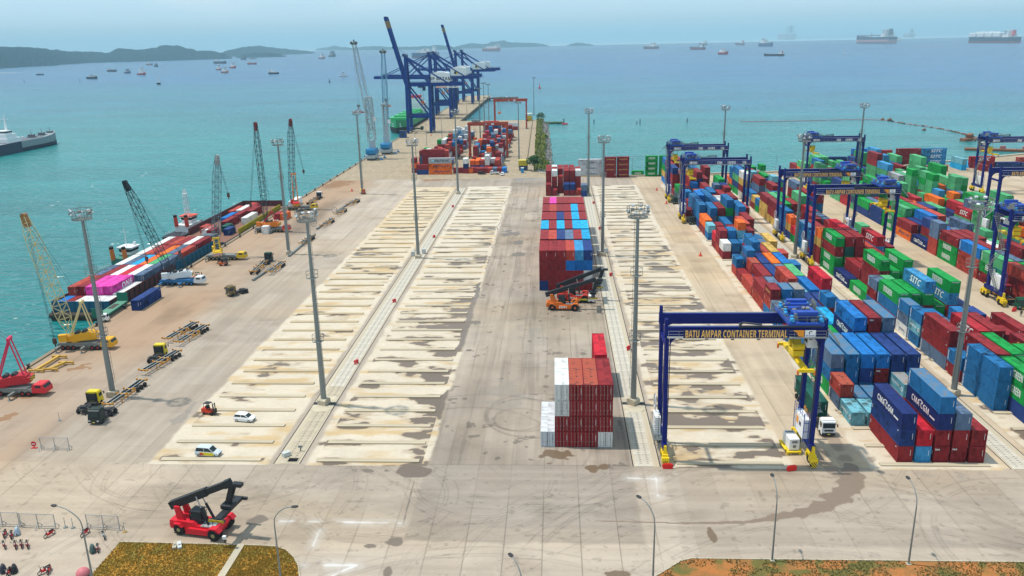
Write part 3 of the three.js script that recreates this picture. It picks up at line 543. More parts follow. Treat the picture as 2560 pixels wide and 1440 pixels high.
yard('third right block', 119.0, -2.6, { from: 24, to: 44, gap: 0.12, odd: 0, max: 4, mix: 'ggGGGGmmnubbmosG' },
  `0:12 imi,0:14 mgG,0:16 iiB,1:12 Gmg,1:14 mgu,1:16 gGm,2:12 gbm,2:14 bm,2:16 iG,3:14 Gm,3:16 mu,4:14 mG,4:16 GGm,5:12 mgG,5:14 ggk,5:16 GGk,0:18 ggm,1:18 mum,2:18 bum,3:18 mr,4:18 nW,5:18 GG,0:20' iiuu,1:20' mbB,2:20' bnu,3:20' uW,4:20' nb,5:20' GGG,0:21 c,1:21 gmn,2:21 mm,3:21 kb,4:21 mmu,5:21 GG,0:23 om,1:23 mn,2:23 gmB,3:23 nki,4:23 mG,5:23 bu,
  0:25 gg,1:25 OgG,2:25 mmg,3:25 mmi,4:25 bmn,5:25 GGG,0:27 nn,1:27' bi,1:28' gO,2:27 mmg,3:27 iim,0:29 ng,1:29 bu,2:29 gm,3:29' bmmgG,4:29' bGGgG`);
yard('far right block', 147.6, -2.6, { from: 22, to: 46, gap: 0.14, odd: 0, max: 5, pow: 1.2, mix: 'GGGGGggGGmomnSu' },
  `0:22 GGg,1:22 mo,2:22 GGm,3:22 Gio,4:22 mm,5:22 mmo,0:24 GGg,1:24 gGG,2:24 GGG,3:24 mGO,0:26 Gs,1:26 mSu,2:26 GG,3:26 GGg,0:28 c,1:28 ms,2:28 uG,3:28 GGg,4:28 GGG,0:30 no,1:30' Gg,2:30' GGo,3:30' GGu,0:32' gG,1:32' GGGGg,0:34' GGGGg,1:34' GG,2:32 GmO,0:36 bba,1:36 mrG,2:36 Wmw,3:36 mmA,4:36 umm`);
// the stacks of the centre lane
const L1 = -2.78, P1 = 2.468;
['A', 'mmww', 'mmmm', 'mmmm', 'wmmm'].forEach((s, i) => stack(s, L1 + P1 * i, -126.3, 40, ['leftmost column', 'second column', 'middle column', 'fourth column', 'rightmost column'][i] + ', front lane stack', 'containers of the front lane stack', { door: true, roof: [undefined, undefined, 0, 0, undefined][i] }));
stack('nmr', 7.4, -147.3, 40, 'single pile behind the front lane stack', 'containers of the front lane stack');
const BAYS = [['nmmm', 'mmmm', 'mmmm', 'mmBi', 'mmBS', 'mmWBn'.replace('W', 'w')], ['mmmm', 'mmmi', 'mmmn', 'mmmu', 'mmmm', 'mmmC'], ['mmmC', 'mmmm', 'mmmC', 'mmmm', 'mmmC', 'mmmC'], ['mmmm', 'mmmm', 'mmmn', 'mmmm', 'mmmC', 'mmmm'], ['mmmm', 'mmmi', 'mmmm', 'mmmm', 'mmmC', 'mmmm'], ['mmmm', 'mmmp', 'mmmm', 'mmmm', 'mmmm', 'mmmm']];
BAYS.forEach((bay, j) => bay.forEach((s, i) => stack(s.slice(-4).padStart(4, 'm'), -4.63 + 2.468 * i, [-218.3, -232.2, -246, -259.7, -273.4, -287.3][j], 40, ord(i + 1) + ' column, ' + ord(j + 1) + ' rank, middle lane stack', 'containers of the middle lane stack')));
[[-364.7, ['mm', 'm', '', 'mn', 'mn', 'i']], [-371.2, ['mmmm', 'mmmw', 'mmm', 'mmmm', 'mmmm', 'mmmw']], [-377.8, ['mmmm', 'mmmm', 'mmmm', 'mmmm', 'mmmm', 'mmmm']], [-384.4, ['mmmm', 'mmmW', 'mmmm', 'mmmm', 'mmmm', 'mmm']]].forEach(([z, cols], j) => cols.forEach((s, i) => s && stack(s, -4.4 + 2.7 * i, z, 20, ord(i + 1) + ' column, ' + ord(j + 1) + ' rank, rear lane stack', 'containers of the rear lane stack')));
stack('nu', 11.6, -362, 20, 'right of the rear lane stack', 'containers of the rear lane stack');
// the row along the far shore, long sides to the camera
const shore = 'shore row', shg = 'containers of the row along the far shore';
stack('AAA', 11.7, -419.3, 40, 'left end of shore row', shg, { side: true });
stack('mttt'.replace('mttt', 'tttM').split('').reverse().join(''), 24.7, -414.2, 20, 'left maroon pile of shore row', shg, { side: true }); stack('tttt', 31.2, -414.4, 20, 'right maroon pile of shore row', shg, { side: true });
stack('g', 39.1, -418.6, 20, 'single green box of shore row', shg, { side: true }); stack('gggg', 45.8, -416.6, 20, 'left green pile of shore row', shg, { side: true }); stack('gggg', 52.8, -416.6, 20, 'right green pile of shore row', shg, { side: true });
stack('m', 60.1, -420.4, 40, 'low maroon box beside the green piles', shg, { side: true }); stack('G', 6.2, -419.9, 20, 'behind the grey boxes', shg, { side: true });
stack('mn', 141, -437, 40, 'navy pile of shore row', shg, { side: true });
stack('mmB', 158.8, -446, 40, 'third pile from right', shg, { side: true }); stack('mBs', 173.6, -446, 20, 'short pile from right', shg, { side: true }); stack('mmm', 181.7, -444.5, 40, 'maroon pile of shore row', shg, { side: true }); stack('BSSS'.slice(1), 195, -444.5, 40, 'rightmost blue pile of shore row', shg, { side: true }); stack('m', 186, -421.5, 40, 'low box in front of shore row', shg, { side: true });
stack('Cl', 206, -424, 40, 'by the blue tarpaulin', shg); stack('m', 215, -420, 40, 'second by the blue tarpaulin', shg); 
stack('ms', 214, -432, 40, 'right part of shore row', shg, { side: true }); stack('n', 226.6, -431, 40, 'right part of shore row, behind the crane leg', shg, { side: true }); stack('n', 239, -430, 20, 'right end of shore row', shg, { side: true });
stack('i', 246, -447, 40, 'isolated at the right shore', shg, { side: true }); stack('mim', 262, -454, 40, 'right edge of the yard', shg, { side: true }); stack('mi', 262, -451, 20, 'right edge of the yard, in front', shg, { side: true });
// the pier
const pg = 'containers on the pier';
stack('nm', -74.2, -431.6, 20, 'pier front, left end', pg, { side: true }); stack('ooa', -67.6, -431.6, 40, 'pier front', pg, { side: true });
stack('mOm', -78, -438, 20, 'pier front, behind left end', pg); stack('mmmm', -73, -445, 40, 'pier, broad maroon pile behind the front', pg, { side: true }); stack('m', -55, -434.6, 40, 'pier front, low box', pg, { side: true }); stack('mcw', -49.4, -433.5, 20, 'pier front, tall narrow pile', pg);
[...'Ommmiumb'.replace('b', 'B')].forEach((c, i) => stack(c, -46.6 + 2.56 * i, -434, 20, ord(i + 1) + ' in the low row at the pier front', pg));
seed(33);
for (let i = 0; i < 6; i++) for (let k = 0; k < 26; k++) { if (rnd() < 0.12 || (k > 17 && rnd() < 0.4)) continue; let s = ''; const n = 1 + Math.floor(rnd() * 4); for (let q = 0; q < n; q++) s += pick([...'mmmmmiinnuwWaAbOs']); if (k < 2) s = k ? ['m', 'OO', 'wn'.split('').reverse().join(''), 'bA', 'mw', 'mi'][i] : ['nO', 'nO', 'bi', 'rwW', 'mii', 'mi'][i]; stack(s, -47 + 2.75 * i, -446 - 6.4 * k, 20, ord(i + 1) + ' row, ' + ord(k + 1) + ' rank, right side of pier', pg); }
for (let i = 0; i < 7; i++) for (let k = 0; k < 24; k++) { if (rnd() < 0.18 || (i < 2 && k > 5)) continue; let s = ''; const n = 1 + Math.floor(rnd() * 3.6); for (let q = 0; q < n; q++) s += pick([...(i < 3 && k > 4 ? 'gggGmw' : k > 14 ? 'wWAammCu' : 'mmmmiiOwWnmub')]); stack(s, -78 + 2.7 * i, -449 - 6.5 * k, 20, ord(i + 1) + ' row, ' + ord(k + 1) + ' rank, left side of pier', pg); }
stack('mmr', -56, -640, 40, 'far end of the pier stacks', pg, { side: true }); stack('mA', -42, -655, 40, 'far end of the pier stacks, grey', pg, { side: true }); stack('A', -56, -560, 40, 'between the pier rows', pg, { side: true });
// single boxes on the quay
stack('n', -113.6, -201.4, 40, 'standing alone on the quay beside the laden barge', 'single boxes on the quay'); stack('W', -109.8, -291.8, 40, 'standing alone on the quay by the dark lattice crane', 'single boxes on the quay');
stack('m', -113.6, -317, 20, 'on the quay beside the orange box', 'single boxes on the quay'); stack('O', -111, -317, 20, 'on the quay between two lattice cranes', 'single boxes on the quay'); stack('W', -115.6, -342, 40, 'on the quay behind the red lattice crane', 'single boxes on the quay');
// on the barges
const bgA = 'containers on the near barge', bgB = 'containers on the far barge';
const AX = -137.1, AR = 2.56;
[[-205.4, 20, -1.4, 'BmWW-W'], [-212, 40, 0.7, 'mipppp'.replace('mipppp', 'imppp-')], [-224.7, 40, 0.4, 'umWrWu'], [-237.4, 40, 0.3, 'WuCOGu'], [-250.1, 40, 0.3, 'Wimouim'.slice(0, 6)], [-262.8, 40, 0.4, 'WmimWm']].forEach(([z, ft, y, row], j) => [...row].forEach((c, i) => {
  if (c === '-') c = j === 1 ? '' : 'W'; if (!c) return;
  stack(c, AX + AR * i, z - (j && i % 3 === 1 ? 0.4 : 0), ft, ord(i + 1) + ' row, ' + ord(j + 1) + ' rank on the near barge', bgA, { y });
  if (j) stack('m', AX + AR * i, z, 40, ord(i + 1) + ' row, ' + ord(j + 1) + ' rank under the top layer, near barge', bgA, { y: y - 2.9 });
}));
stack('W', AX + AR * 5, -212, 40, 'low in the second rank of the near barge', bgA, { y: -1.4 });
[['i', -134, -296, 20], ['m', -131.4, -293, 20], ['k', -128.6, -300, 20], ['n', -125.6, -294.6, 20], ['i', -136.6, -299, 20], ['m', -131.6, -307, 40], ['m', -131.6, -320, 40], ['B', -134.4, -314, 40], ['W', -126, -314, 40], ['i', -136.8, -328, 40], ['W', -134.2, -330, 40], ['m', -131.6, -333, 40], ['m', -129, -328, 40], ['i', -134.2, -343, 20]].forEach(([c, x, z, ft], i) => stack(c, x, z, ft, ord(i + 1) + ' box from the near end of the far barge', bgB, { y: -1.2 }));

// which are seen, and how large
{
  const cell = new Map(), key = (x, z) => Math.floor(x / 8) + ',' + Math.floor(z / 8);
  for (const b of boxes) {
    const L = CL[b.ft], H = CH[b.ft]; b.hx = (b.side ? L : CW) / 2; b.hz = (b.side ? CW : L) / 2; b.H = H;
    for (let gx = Math.floor((b.x - b.hx) / 8); gx <= Math.floor((b.x + b.hx) / 8); gx++) for (let gz = Math.floor((b.z - b.hz) / 8); gz <= Math.floor((b.z + b.hz) / 8); gz++) { const k = gx + ',' + gz; if (!cell.has(k)) cell.set(k, []); cell.get(k).push(b); }
  }
  const solid = (x, y, z) => (cell.get(key(x, z)) ?? []).some((b) => Math.abs(x - b.x) < b.hx && Math.abs(z - b.z) < b.hz && y > b.y && y < b.y + b.H);
  const clear = (x, y, z) => { for (let t = 0.02; t < 0.28; t += 0.006) { const X = x * (1 - t), Y = y + (CAM_H - y) * t, Z = z * (1 - t); if (Y > 14.6) return true; if (solid(X, Y, Z)) return false; } return true; };
  const pv = new THREE.Vector3();
  for (const b of boxes) {
    let area = 0; const d2 = b.x * b.x + b.z * b.z + 3600, d = Math.sqrt(d2); pv.set(b.x, b.y + 1.4, b.z).project(camera);
    if (Math.abs(pv.x) < 1.06 && Math.abs(pv.y) < 1.06) {
      for (const t of [-0.8, -0.4, 0, 0.4, 0.8]) {
        const lx = b.side ? t * b.hx : 0, lz = b.side ? 0 : t * b.hz, sx = b.x > 0 ? -1 : 1;
        if (clear(b.x + lx, b.y + b.H + 0.06, b.z + lz)) area += b.hx * b.hz * 4 / 5 * (CAM_H - b.y) / d;
        for (const h of [0.3, 0.8]) {
          if (clear(b.x + sx * (b.hx + 0.05) + (b.side ? 0 : 0), b.y + b.H * h, b.z + (b.side ? 0 : lz))) area += b.hz * 2 * b.H / 10 * Math.abs(b.x) / d;
          if (clear(b.x + (b.side ? lx : t * b.hx), b.y + b.H * h, b.z + b.hz + 0.05)) area += b.hx * 2 * b.H / 10 * Math.abs(b.z) / d;
        }
      }
    }
    b.seen = area / d2 * (/shore/.test(b.where) ? 5 : /pier front|barge/.test(b.where) ? 2.2 : 1);
  }
  boxes.sort((a, b) => b.seen - a.seen);
}
const shown = boxes.filter((b) => b.seen > 0);
console.log('containers', boxes.length, 'seen', shown.length);
{
  const proto = new Map();
  seed(77);
  shown.slice(0, 300).forEach((b) => {
    const [, word, style] = CODES[b.code], g = CG[b.ft], variant = 'WwAa'.includes(b.code) ? (rnd() < 0.8 ? 0 : 1) : rnd() < 0.45 ? 0 : rnd() < 0.6 ? 1 : 2, roof = b.roof, near = b.seen > 0.00045, key = [b.code, b.ft, variant, roof ?? '-', b.door ? 1 : 0, near ? 1 : 0].join();
    let o = proto.get(key);
    if (!o) {
      o = new THREE.Group(); o.name = 'shipping_container';
      const p = paint(b.code, variant);
      part(o, 'body', b.door ? g.walls : g.closed, p); part(o, 'roof', g.roof, roof !== undefined && roof < 3 ? rustRoof[roof] : paint(b.code, 'bul'.includes(b.code) ? 2 : Math.min(variant, 1))); part(o, 'frame', g.frame, p);
      const dw = CW / 4 + 0.0;
      if (b.door) for (const s of [-1, 1]) { const d = part(o, 'door', g.door, p); d.position.set(s * (CW / 4 - 0.035), CH[b.ft] / 2, CL[b.ft] / 2 - 0.06); part(d, 'lock_rods', g.rods, M_rod); }
      if (style !== 'none') { const l = lettering(style, b.ft); l.geos.forEach((q, i) => q && part(o, i < 2 ? 'lettering' : 'end_marking', q, l.mtl)); if (style === 'MAERSK') for (const s of [-1, 1]) { const q = part(o, 'star_emblem', starGeo, M_star); q.rotation.y = s * Math.PI / 2; q.position.set(s * (CW / 2 + 0.004), 1.45, s * 3.6); } }
      proto.set(key, o);
    }
    const c = o.clone(); c.name = numbered('shipping_container'); scene.add(c);
    c.position.set(b.x + rr(-0.03, 0.03), b.y, b.z + rr(-0.07, 0.07)); c.rotation.y = b.side ? Math.PI / 2 : rr(-0.003, 0.003);
    const tw = b.tiers === 1 ? '' : b.tier === b.tiers - 1 ? ', topmost' : b.tier === 0 ? ', lowest' : ', ' + ord(b.tier + 1) + ' up';
    const lw = { EVERGREEN: ' with white lettering', SITC: ' with slanted white lettering', TEMAS: ' with gold lettering', CMA: ' with white arc emblem', HAPAG: ' with dark lettering', MAERSK: ' with star emblem', ONE: ' with white lettering' }[style] ?? '';
    tag(c, (b.ft === 20 ? 'short ' : '') + word + ' container' + lw + tw + ', ' + b.where, 'shipping container', b.group);
    if (b.side) c.rotation.y = Math.PI / 2;
  });
  // the farther and hidden ones as one object
  const rest = [...shown.slice(300), ...boxes.filter((b) => b.seen <= 0)];
  const im = new THREE.InstancedMesh(CG[20].all, mat([1, 1, 1], 0.6, 0, { map: grime[0], specularIntensity: 0.3 }), rest.length), m4 = new THREE.Matrix4(), q4 = new THREE.Quaternion(), col = new THREE.Color();
  rest.forEach((b, i) => { q4.setFromAxisAngle(UP, b.side ? Math.PI / 2 : 0); m4.compose(V(b.x, b.y, b.z), q4, V(1, CH[b.ft] / 2.6, CL[b.ft] / 6.06)); im.setMatrixAt(i, m4); const k = rr(0.88, 1.15); col.setRGB(...CODES[b.code][0].map((v) => Math.min(1, v * k + 0.004))); im.setColorAt(i, col); });
  im.name = 'container_stacks'; im.castShadow = im.receiveShadow = true; im.userData = { kind: 'stuff', label: 'the smaller and farther stacked shipping containers of the yard, pier and barges', category: 'containers' }; scene.add(im);
}
// ---------- floodlight masts ----------
const M_galv = mat([0.22, 0.24, 0.235], 0.5, 0.35), M_galvDk = mat([0.22, 0.23, 0.22], 0.55, 0.3), M_glassDk = mat([0.02, 0.03, 0.035], 0.12), M_lamp = mat([0.55, 0.58, 0.6], 0.2, 0.2);
function makeMast() {
  const t = thing('floodlight_mast', 'x', 'floodlight mast');
  new MB().tube(V(0, 1.2, 0), V(0, 13, 0), 0.56, 0.46, 12).tube(V(0, 13, 0), V(0, 26, 0), 0.45, 0.35, 12).tube(V(0, 26, 0), V(0, 36.4, 0), 0.34, 0.25, 12).build('pole', M_galv, t);
  const pl = new MB().prism([[-0.9, 0], [0.9, 0], [0.9, 1.0], [0.6, 1.25], [-0.6, 1.25], [-0.9, 1.0]], 1.8).build('plinth', M_paleConc, t);
  const b = new MB(), ring = (r, y, w) => { for (let i = 0; i < 16; i++) { const a = i / 16 * 6.2832, c = (i + 1) / 16 * 6.2832; b.bar(V(Math.cos(a) * r, y, Math.sin(a) * r), V(Math.cos(c) * r, y, Math.sin(c) * r), w); } };
  ring(1.75, 36.5, 0.16); ring(1.3, 36.5, 0.12); ring(1.95, 37.4, 0.1); ring(2.05, 38.3, 0.1);
  for (let i = 0; i < 8; i++) { const a = i / 8 * 6.2832, c = Math.cos(a), s = Math.sin(a); b.bar(V(c * 1.7, 36.5, s * 1.7), V(c * 2.05, 38.4, s * 2.05), 0.09); b.bar(V(c * 0.2, 36.45, s * 0.2), V(c * 1.75, 36.5, s * 1.75), 0.1); }
  b.tube(V(0, 36.3, 0), V(0, 39.6, 0), 0.05, 0.02, 5); b.build('head_frame', M_galvDk, t);
  const fl = new MB().box(0.62, 0.5, 0.16, 0, 0, 0).box(0.5, 0.4, 0.2, 0, 0, -0.12).geo();
  for (let i = 0; i < 12; i++) { const a = (i % 8) / 8 * 6.2832 + 0.39, y = i < 8 ? 37.5 : 38.25, f = part(t, 'floodlight', fl, i % 3 ? M_lamp : M_galvDk); f.position.set(Math.cos(a) * 1.95, y, Math.sin(a) * 1.95); f.rotation.order = 'YXZ'; f.rotation.set(0.9, Math.PI / 2 - a, 0); }
  for (const y of [13, 25.6]) { const c = new MB(); c.box(1.5, 0.08, 1.5, 0, y, 0); for (const sx of [-0.75, 0.75]) for (const sz of [-0.75, 0.75]) c.bar(V(sx, y, sz), V(sx, y + 1.5, sz), 0.06); for (const h of [0.7, 1.5]) { c.box(1.5, 0.06, 0.06, 0, y + h, 0.75).box(1.5, 0.06, 0.06, 0, y + h, -0.75).box(0.06, 0.06, 1.5, 0.75, y + h, 0).box(0.06, 0.06, 1.5, -0.75, y + h, 0); } c.build('rest_platform', M_galvDk, t); }
  const l = new MB(); for (const x of [0.62, 0.95]) l.bar(V(x, 3, 0), V(x - 0.3, 36.4, 0), 0.05); for (let y = 3; y < 36.4; y += 0.9) { const x = 0.62 - (y - 3) / 33.4 * 0.3; l.bar(V(x, y, 0), V(x + 0.33, y, 0), 0.04); } for (let y = 5; y < 36; y += 2.2) { const x = 0.62 - (y - 3) / 33.4 * 0.3; l.bar(V(x + 0.3, y, 0.3), V(x + 0.3, y, -0.3), 0.04); } l.build('ladder', M_galvDk, t);
  return t;
}
{
  const mg = 'tall floodlight masts of the terminal', spots = [
    [-89.5, -146.7, 'rising behind the yellow tractor by the quay'], [-90, -261.8, 'between the green tractor and the quay cranes'], [-90.8, -375, 'with a yellow machine at its foot, farthest along the quay'],
    [-45.3, -143.3, 'in the nearest left cable trench'], [-44.9, -255.3, 'halfway along the left cable trench'], [-45.2, -372.1, 'at the far end of the left cable trench'],
    [14.7, -143.8, 'in the trench right of the front container stack'], [15.1, -256.4, 'in the trench right of the middle container stack'], [14.8, -365, 'at the far end of the right cable trench'],
    [76.5, -148.4, 'large in front of the blue boxes near the right edge'], [75.2, -252.3, 'between the first and second right blocks, midway'], [75, -370, 'behind the two far gantry cranes, by the water'], [134.8, -370, 'far right beside the blue boxes at the shore']];
  const m = makeMast();
  spots.forEach(([x, z, w], i) => { const label = 'tall grey floodlight mast ' + w; if (!i) { m.position.set(x, 0, z); m.userData.label = label; m.userData.group = mg; } else copy(m, [x, 0, z], i * 0.4, label, mg); });
  // slimmer posts on the pier
  const sp = thing('pier_light_post', 'x', 'light post');
  new MB().tube(V(0, 0, 0), V(0, 24, 0), 0.3, 0.14, 8).build('pole', M_galv, sp);
  new MB().box(2.4, 0.12, 0.4, 0, 24, 0).box(0.12, 0.9, 0.3, 0, 23.7, 0).build('crossarm', M_galvDk, sp);
  for (const x of [-1, -0.4, 0.4, 1]) new MB().box(0.5, 0.5, 0.3, x, 24.2, 0).build('floodlight', M_galvDk, sp);
  [[1201, 348, 222, 'third pole in the middle of the pier stacks'], [1212, 333, 209, 'tall one in the middle of the pier stacks'], [1223, 316, 212, 'right one in the middle of the pier stacks'], [1187, 366, 324, 'short one under the red gantry crane'], [1168, 300, 242, 'behind the red gantry crane'], [1184, 270, 233, 'on the narrow jetty'], [1298, 418, 258, 'on the road right of the pier stacks'], [1335, 290, 195, 'at the far right corner of the pier'], [1105, 345, 282, 'by the first blue quay crane'], [1067, 365, 312, 'left of the pier stacks'], [1040, 392, 328, 'at the left front of the pier']].forEach(([px, py, top, w], i) => {
    const g = at(px, py), hh = CAM_H - (CAM_H) * 1; let lo = 4, hi = 60; for (let k = 0; k < 30; k++) { const mid = (lo + hi) / 2, q = V(g.x, mid, g.z).project(camera); if ((1 - q.y) * 720 > top) lo = mid; else hi = mid; }
    const label = 'thin light post ' + w, s = lo / 24; if (!i) { sp.position.copy(g); sp.scale.setScalar(s); sp.userData.label = label; sp.userData.group = 'light posts on the pier'; } else copy(sp, [g.x, 0, g.z], 0, label, 'light posts on the pier', s);
  });
}
// ---------- rubber-tyred gantry cranes ----------
const M_blue = mat([0.006, 0.014, 0.15], 0.5, 0, { specularIntensity: 0.3 }), M_blueTop = mat([0.02, 0.07, 0.36], 0.4), M_cyan = mat([0.03, 0.30, 0.60], 0.4), M_yel = mat([0.78, 0.54, 0.015], 0.45), M_tyre = mat([0.02, 0.02, 0.021], 0.9), M_hub = mat([0.3, 0.26, 0.12], 0.6), M_sign = mat([0.012, 0.02, 0.10], 0.5), M_goldText = mat([0.88, 0.50, 0.12], 0.5), M_boardW = mat([0.80, 0.80, 0.80], 0.5), M_flip = mat([0.72, 0.16, 0.02], 0.5), M_grate = mat([0.30, 0.31, 0.30], 0.6, 0.2), M_rope = mat([0.05, 0.05, 0.055], 0.6), M_orangeLogo = mat([0.80, 0.30, 0.03], 0.5), M_steel = mat([0.5, 0.5, 0.5], 0.4, 0.4);
const stripeTex = (a, b) => dataTex(64, 64, (i, j, o) => { const k = ((i + j) % 32) < 16 ? a : b; o[0] = toS(k[0]); o[1] = toS(k[1]); o[2] = toS(k[2]); }, true);
const M_stripe = mat([1, 1, 1], 0.5, 0, { map: stripeTex([0.78, 0.54, 0.015], [0.02, 0.02, 0.02]) });
function makeGantry() {
  const t = thing('gantry_crane', 'x', 'gantry crane'), TOP = 23.6, HX = 11.85;
  for (const sx of [-1, 1]) for (const sz of [-1, 1]) {
    const z = sz * 3.3, leg = new MB().bar(V(sx * HX, 3.3, z), V(sx * (HX + 0.2), TOP - 1.7, z), 0.62, 1.0, V(0, 0, 1));
    const arc = []; for (let i = 0; i <= 6; i++) { const a = i / 6 * Math.PI / 2; arc.push([1.7 - 1.7 * Math.sin(a), -1.7 + 1.7 * Math.cos(a)]); }
    leg.prism([[0, 0], [0, -1.7], ...arc.slice().reverse().map(([x, y]) => [x, y])].filter((p, i, q) => !i || p[0] !== q[i - 1][0] || p[1] !== q[i - 1][1]).map(([x, y]) => [sx > 0 ? -x : x, y]), 0.7, sx * (HX - 0.3), TOP - 1.7, z);
    const lg = leg.build('leg', M_blue, t); const cab = new MB().box(0.12, 17, 0.1, sx * (HX - 0.36), 12, z + 0.2); cab.build('cable_tray', M_rope, lg);
    // bogies: two wheels in line each
    const b = new MB().prism([[-0.55, 0.9], [0.55, 0.9], [0.42, 2.0], [0.26, 2.5], [0.2, 3.5], [-0.2, 3.5], [-0.26, 2.5], [-0.42, 2.0]], 0.7, sx * HX, 0, sz * 4.6);
    b.box(0.9, 0.5, 2.6, sx * HX, 1.9, sz * 4.0).box(1.15, 0.9, 0.5, sx * HX, 1.35, sz * 5.5).box(1.1, 0.8, 0.4, sx * HX, 1.35, sz * 2.9);
    const bg = b.build('bogie', M_yel, t);
    for (const wz of [sz * 4.9, sz * 3.25]) { const w = new MB().wheel(0.78, 0.62, sx * HX, 0.78, wz).build('wheel', M_tyre, bg); }
    const st = new THREE.PlaneGeometry(0.75, 0.95); st.rotateX(-0.2 * sz * 0); if (sz < 0) st.rotateY(Math.PI); part(bg, 'striped_guard', new MB().add(st, new THREE.Matrix4().makeTranslation(sx * HX, 0.75, sz * 5.78)).box(0.8, 1, 0.05, sx * HX, 0.75, sz * 5.75).geo(), M_stripe);
  }
  for (const sx of [-1, 1]) { const s = new MB().box(0.75, 1.0, 9.2, sx * HX, 3.0, 0).box(0.5, 0.5, 6.2, sx * (HX + 0.15), 20.2, 0); s.build('sill_beam', M_blue, t); }
  for (const sz of [-1, 1]) {
    const g = new MB().box(25.2, 1.75, 0.95, 0.1, TOP - 0.87, sz * 3.3).box(0.5, 1.3, 0.6, -12.2, TOP + 0.6, sz * 3.3).box(0.5, 1.3, 0.6, 12.4, TOP + 0.6, sz * 3.3); g.build('girder', M_blue, t);
    new MB().box(24.6, 0.1, 0.14, 0.1, TOP + 0.06, sz * 3.3).build('trolley_rail', M_steel, t);
    const w = new MB(), zo = sz * 4.25; w.box(24.4, 0.07, 0.85, 0.1, TOP - 1.5, zo); w.rail([V(-12, TOP - 1.5, sz * 4.62), V(12.2, TOP - 1.5, sz * 4.62)], 1.15, 0.03, 1.6); w.build('walkway', M_grate, t);
    const f = new MB(); for (let x = -10; x < 11; x += 4) f.box(0.5, 0.14, 0.25, x, TOP - 1.85, zo); f.build('under_lamps', M_galvDk, t).userData = { kind: 'stuff' };
  }
  const sg = part(t, 'sign_board', new MB().box(16.2, 1.35, 0.06, -1.6, TOP - 0.75, 4.7).geo(), M_sign); part(sg, 'lettering', new MB().add(textGeo('BATU AMPAR CONTAINER TERMINAL', 0.86, 0, 1, 15.6), new THREE.Matrix4().makeTranslation(-1.6, TOP - 0.75, 4.735)).geo(), M_goldText);
  const lb = part(t, 'logo_board', new MB().box(1.6, 1.1, 0.06, 9.7, TOP - 0.75, 4.7).geo(), M_boardW); part(lb, 'emblem', new MB().add(new THREE.RingGeometry(0.16, 0.3, 12, 1, 0.6, 3.6), new THREE.Matrix4().makeTranslation(9.75, TOP - 0.6, 4.735)).geo(), M_dkText); part(lb, 'emblem', new MB().add(textGeo('BP BATAM', 0.2, 0, 1, 1.3), new THREE.Matrix4().makeTranslation(9.7, TOP - 1.08, 4.735)).geo(), M_blueTop);
  const ob = part(t, 'logo_board', new MB().prism([[-0.9, 0.55], [0.75, 0.55], [0.75, -0.55], [-0.1, -0.4], [-0.3, 0.1]], 0.05, 8.0, TOP - 0.75, 4.7).geo(), M_orangeLogo);
  const back = (str, x, w, o) => { const p = part(t, 'number_board', new MB().box(w, 0.95, 0.06, x, TOP - 0.75, -4.7).geo(), M_boardW), q = textGeo(str, 0.62, 0, 1, w - 0.3); q.rotateY(Math.PI); part(p, 'lettering', new MB().add(q, new THREE.Matrix4().makeTranslation(x, TOP - 0.75, -4.735)).geo(), M_sign); };
  back('41T', -0.6, 1.7); back('RTG 01', -5, 2.9); back('D  BATAM', 9, 2.7); back('BP', -9.6, 1.2);
  // trolley with hoist machinery
  const tx = 9.2, tr = new THREE.Group(); tr.name = 'trolley'; t.add(tr);
  new MB().box(5.6, 0.35, 8.4, tx, TOP + 0.55, 0).box(0.4, 0.5, 8.2, tx - 2.4, TOP + 0.4, 0).box(0.4, 0.5, 8.2, tx + 2.4, TOP + 0.4, 0).build('trolley_frame', M_blueTop, tr);
  const d = new MB(); for (const z of [-2.2, 2.2]) d.box(3.6, 0.9, 0.9, tx + 0.2, TOP + 1.5, z).tube(V(tx - 1.6, TOP + 1.4, z * 0.45), V(tx + 1.8, TOP + 1.4, z * 0.45), 0.5, 0.5, 10); d.box(1.2, 1.0, 1.4, tx + 1.5, TOP + 1.3, 0); d.build('hoist_drums', M_blueTop, tr);
  const c = new MB(); for (const [x, z] of [[-2.1, -3.4], [-2.1, 3.3], [2.3, 3.4], [2.3, -3.4], [-2.2, 0]]) c.tube(V(tx + x, TOP + 0.8, z), V(tx + x, TOP + 1.75, z), 0.32, 0.28, 8).tube(V(tx + x, TOP + 1.2, z), V(tx + x, TOP + 1.2, z + 0.9), 0.3, 0.3, 8); c.build('motors', M_cyan, tr).userData = { kind: 'stuff' };
  new MB().box(1.1, 1.3, 1.0, tx + 0.9, TOP + 1.4, 0.2).box(0.9, 0.9, 0.8, tx - 0.6, TOP + 1.2, -0.3).build('gearbox', M_galvDk, tr);
  const ex = new MB(); seed(12); for (let i = 0; i < 26; i++) ex.box(rr(0.2, 0.8), rr(0.2, 0.9), rr(0.2, 0.9), tx + rr(-2.4, 2.4), TOP + 0.9 + rr(0, 0.9), rr(-3.8, 3.8)); ex.build('hoist_fittings', M_galv, tr).userData = { kind: 'stuff' }; const hz = new MB(); for (let i = 0; i < 7; i++) hz.tube(V(tx + rr(-2, 2), TOP + rr(1, 2), rr(-3, 3)), V(tx + rr(-2, 2), TOP + rr(1, 2.2), rr(-3, 3)), 0.06, 0.06, 5); hz.tube(V(tx + 0.3, TOP + 1.8, 1), V(tx + 1.2, TOP + 4.2, 1.6), 0.07, 0.05, 5); hz.build('hoses', M_rope, tr).userData = { kind: 'stuff' }; for (const z of [-3.1, 3.1]) new MB().rbox(3.2, 0.6, 0.9, 0.1, tx + 0.3, TOP + 2.1, z).build('motor_hood', M_blueTop, tr);
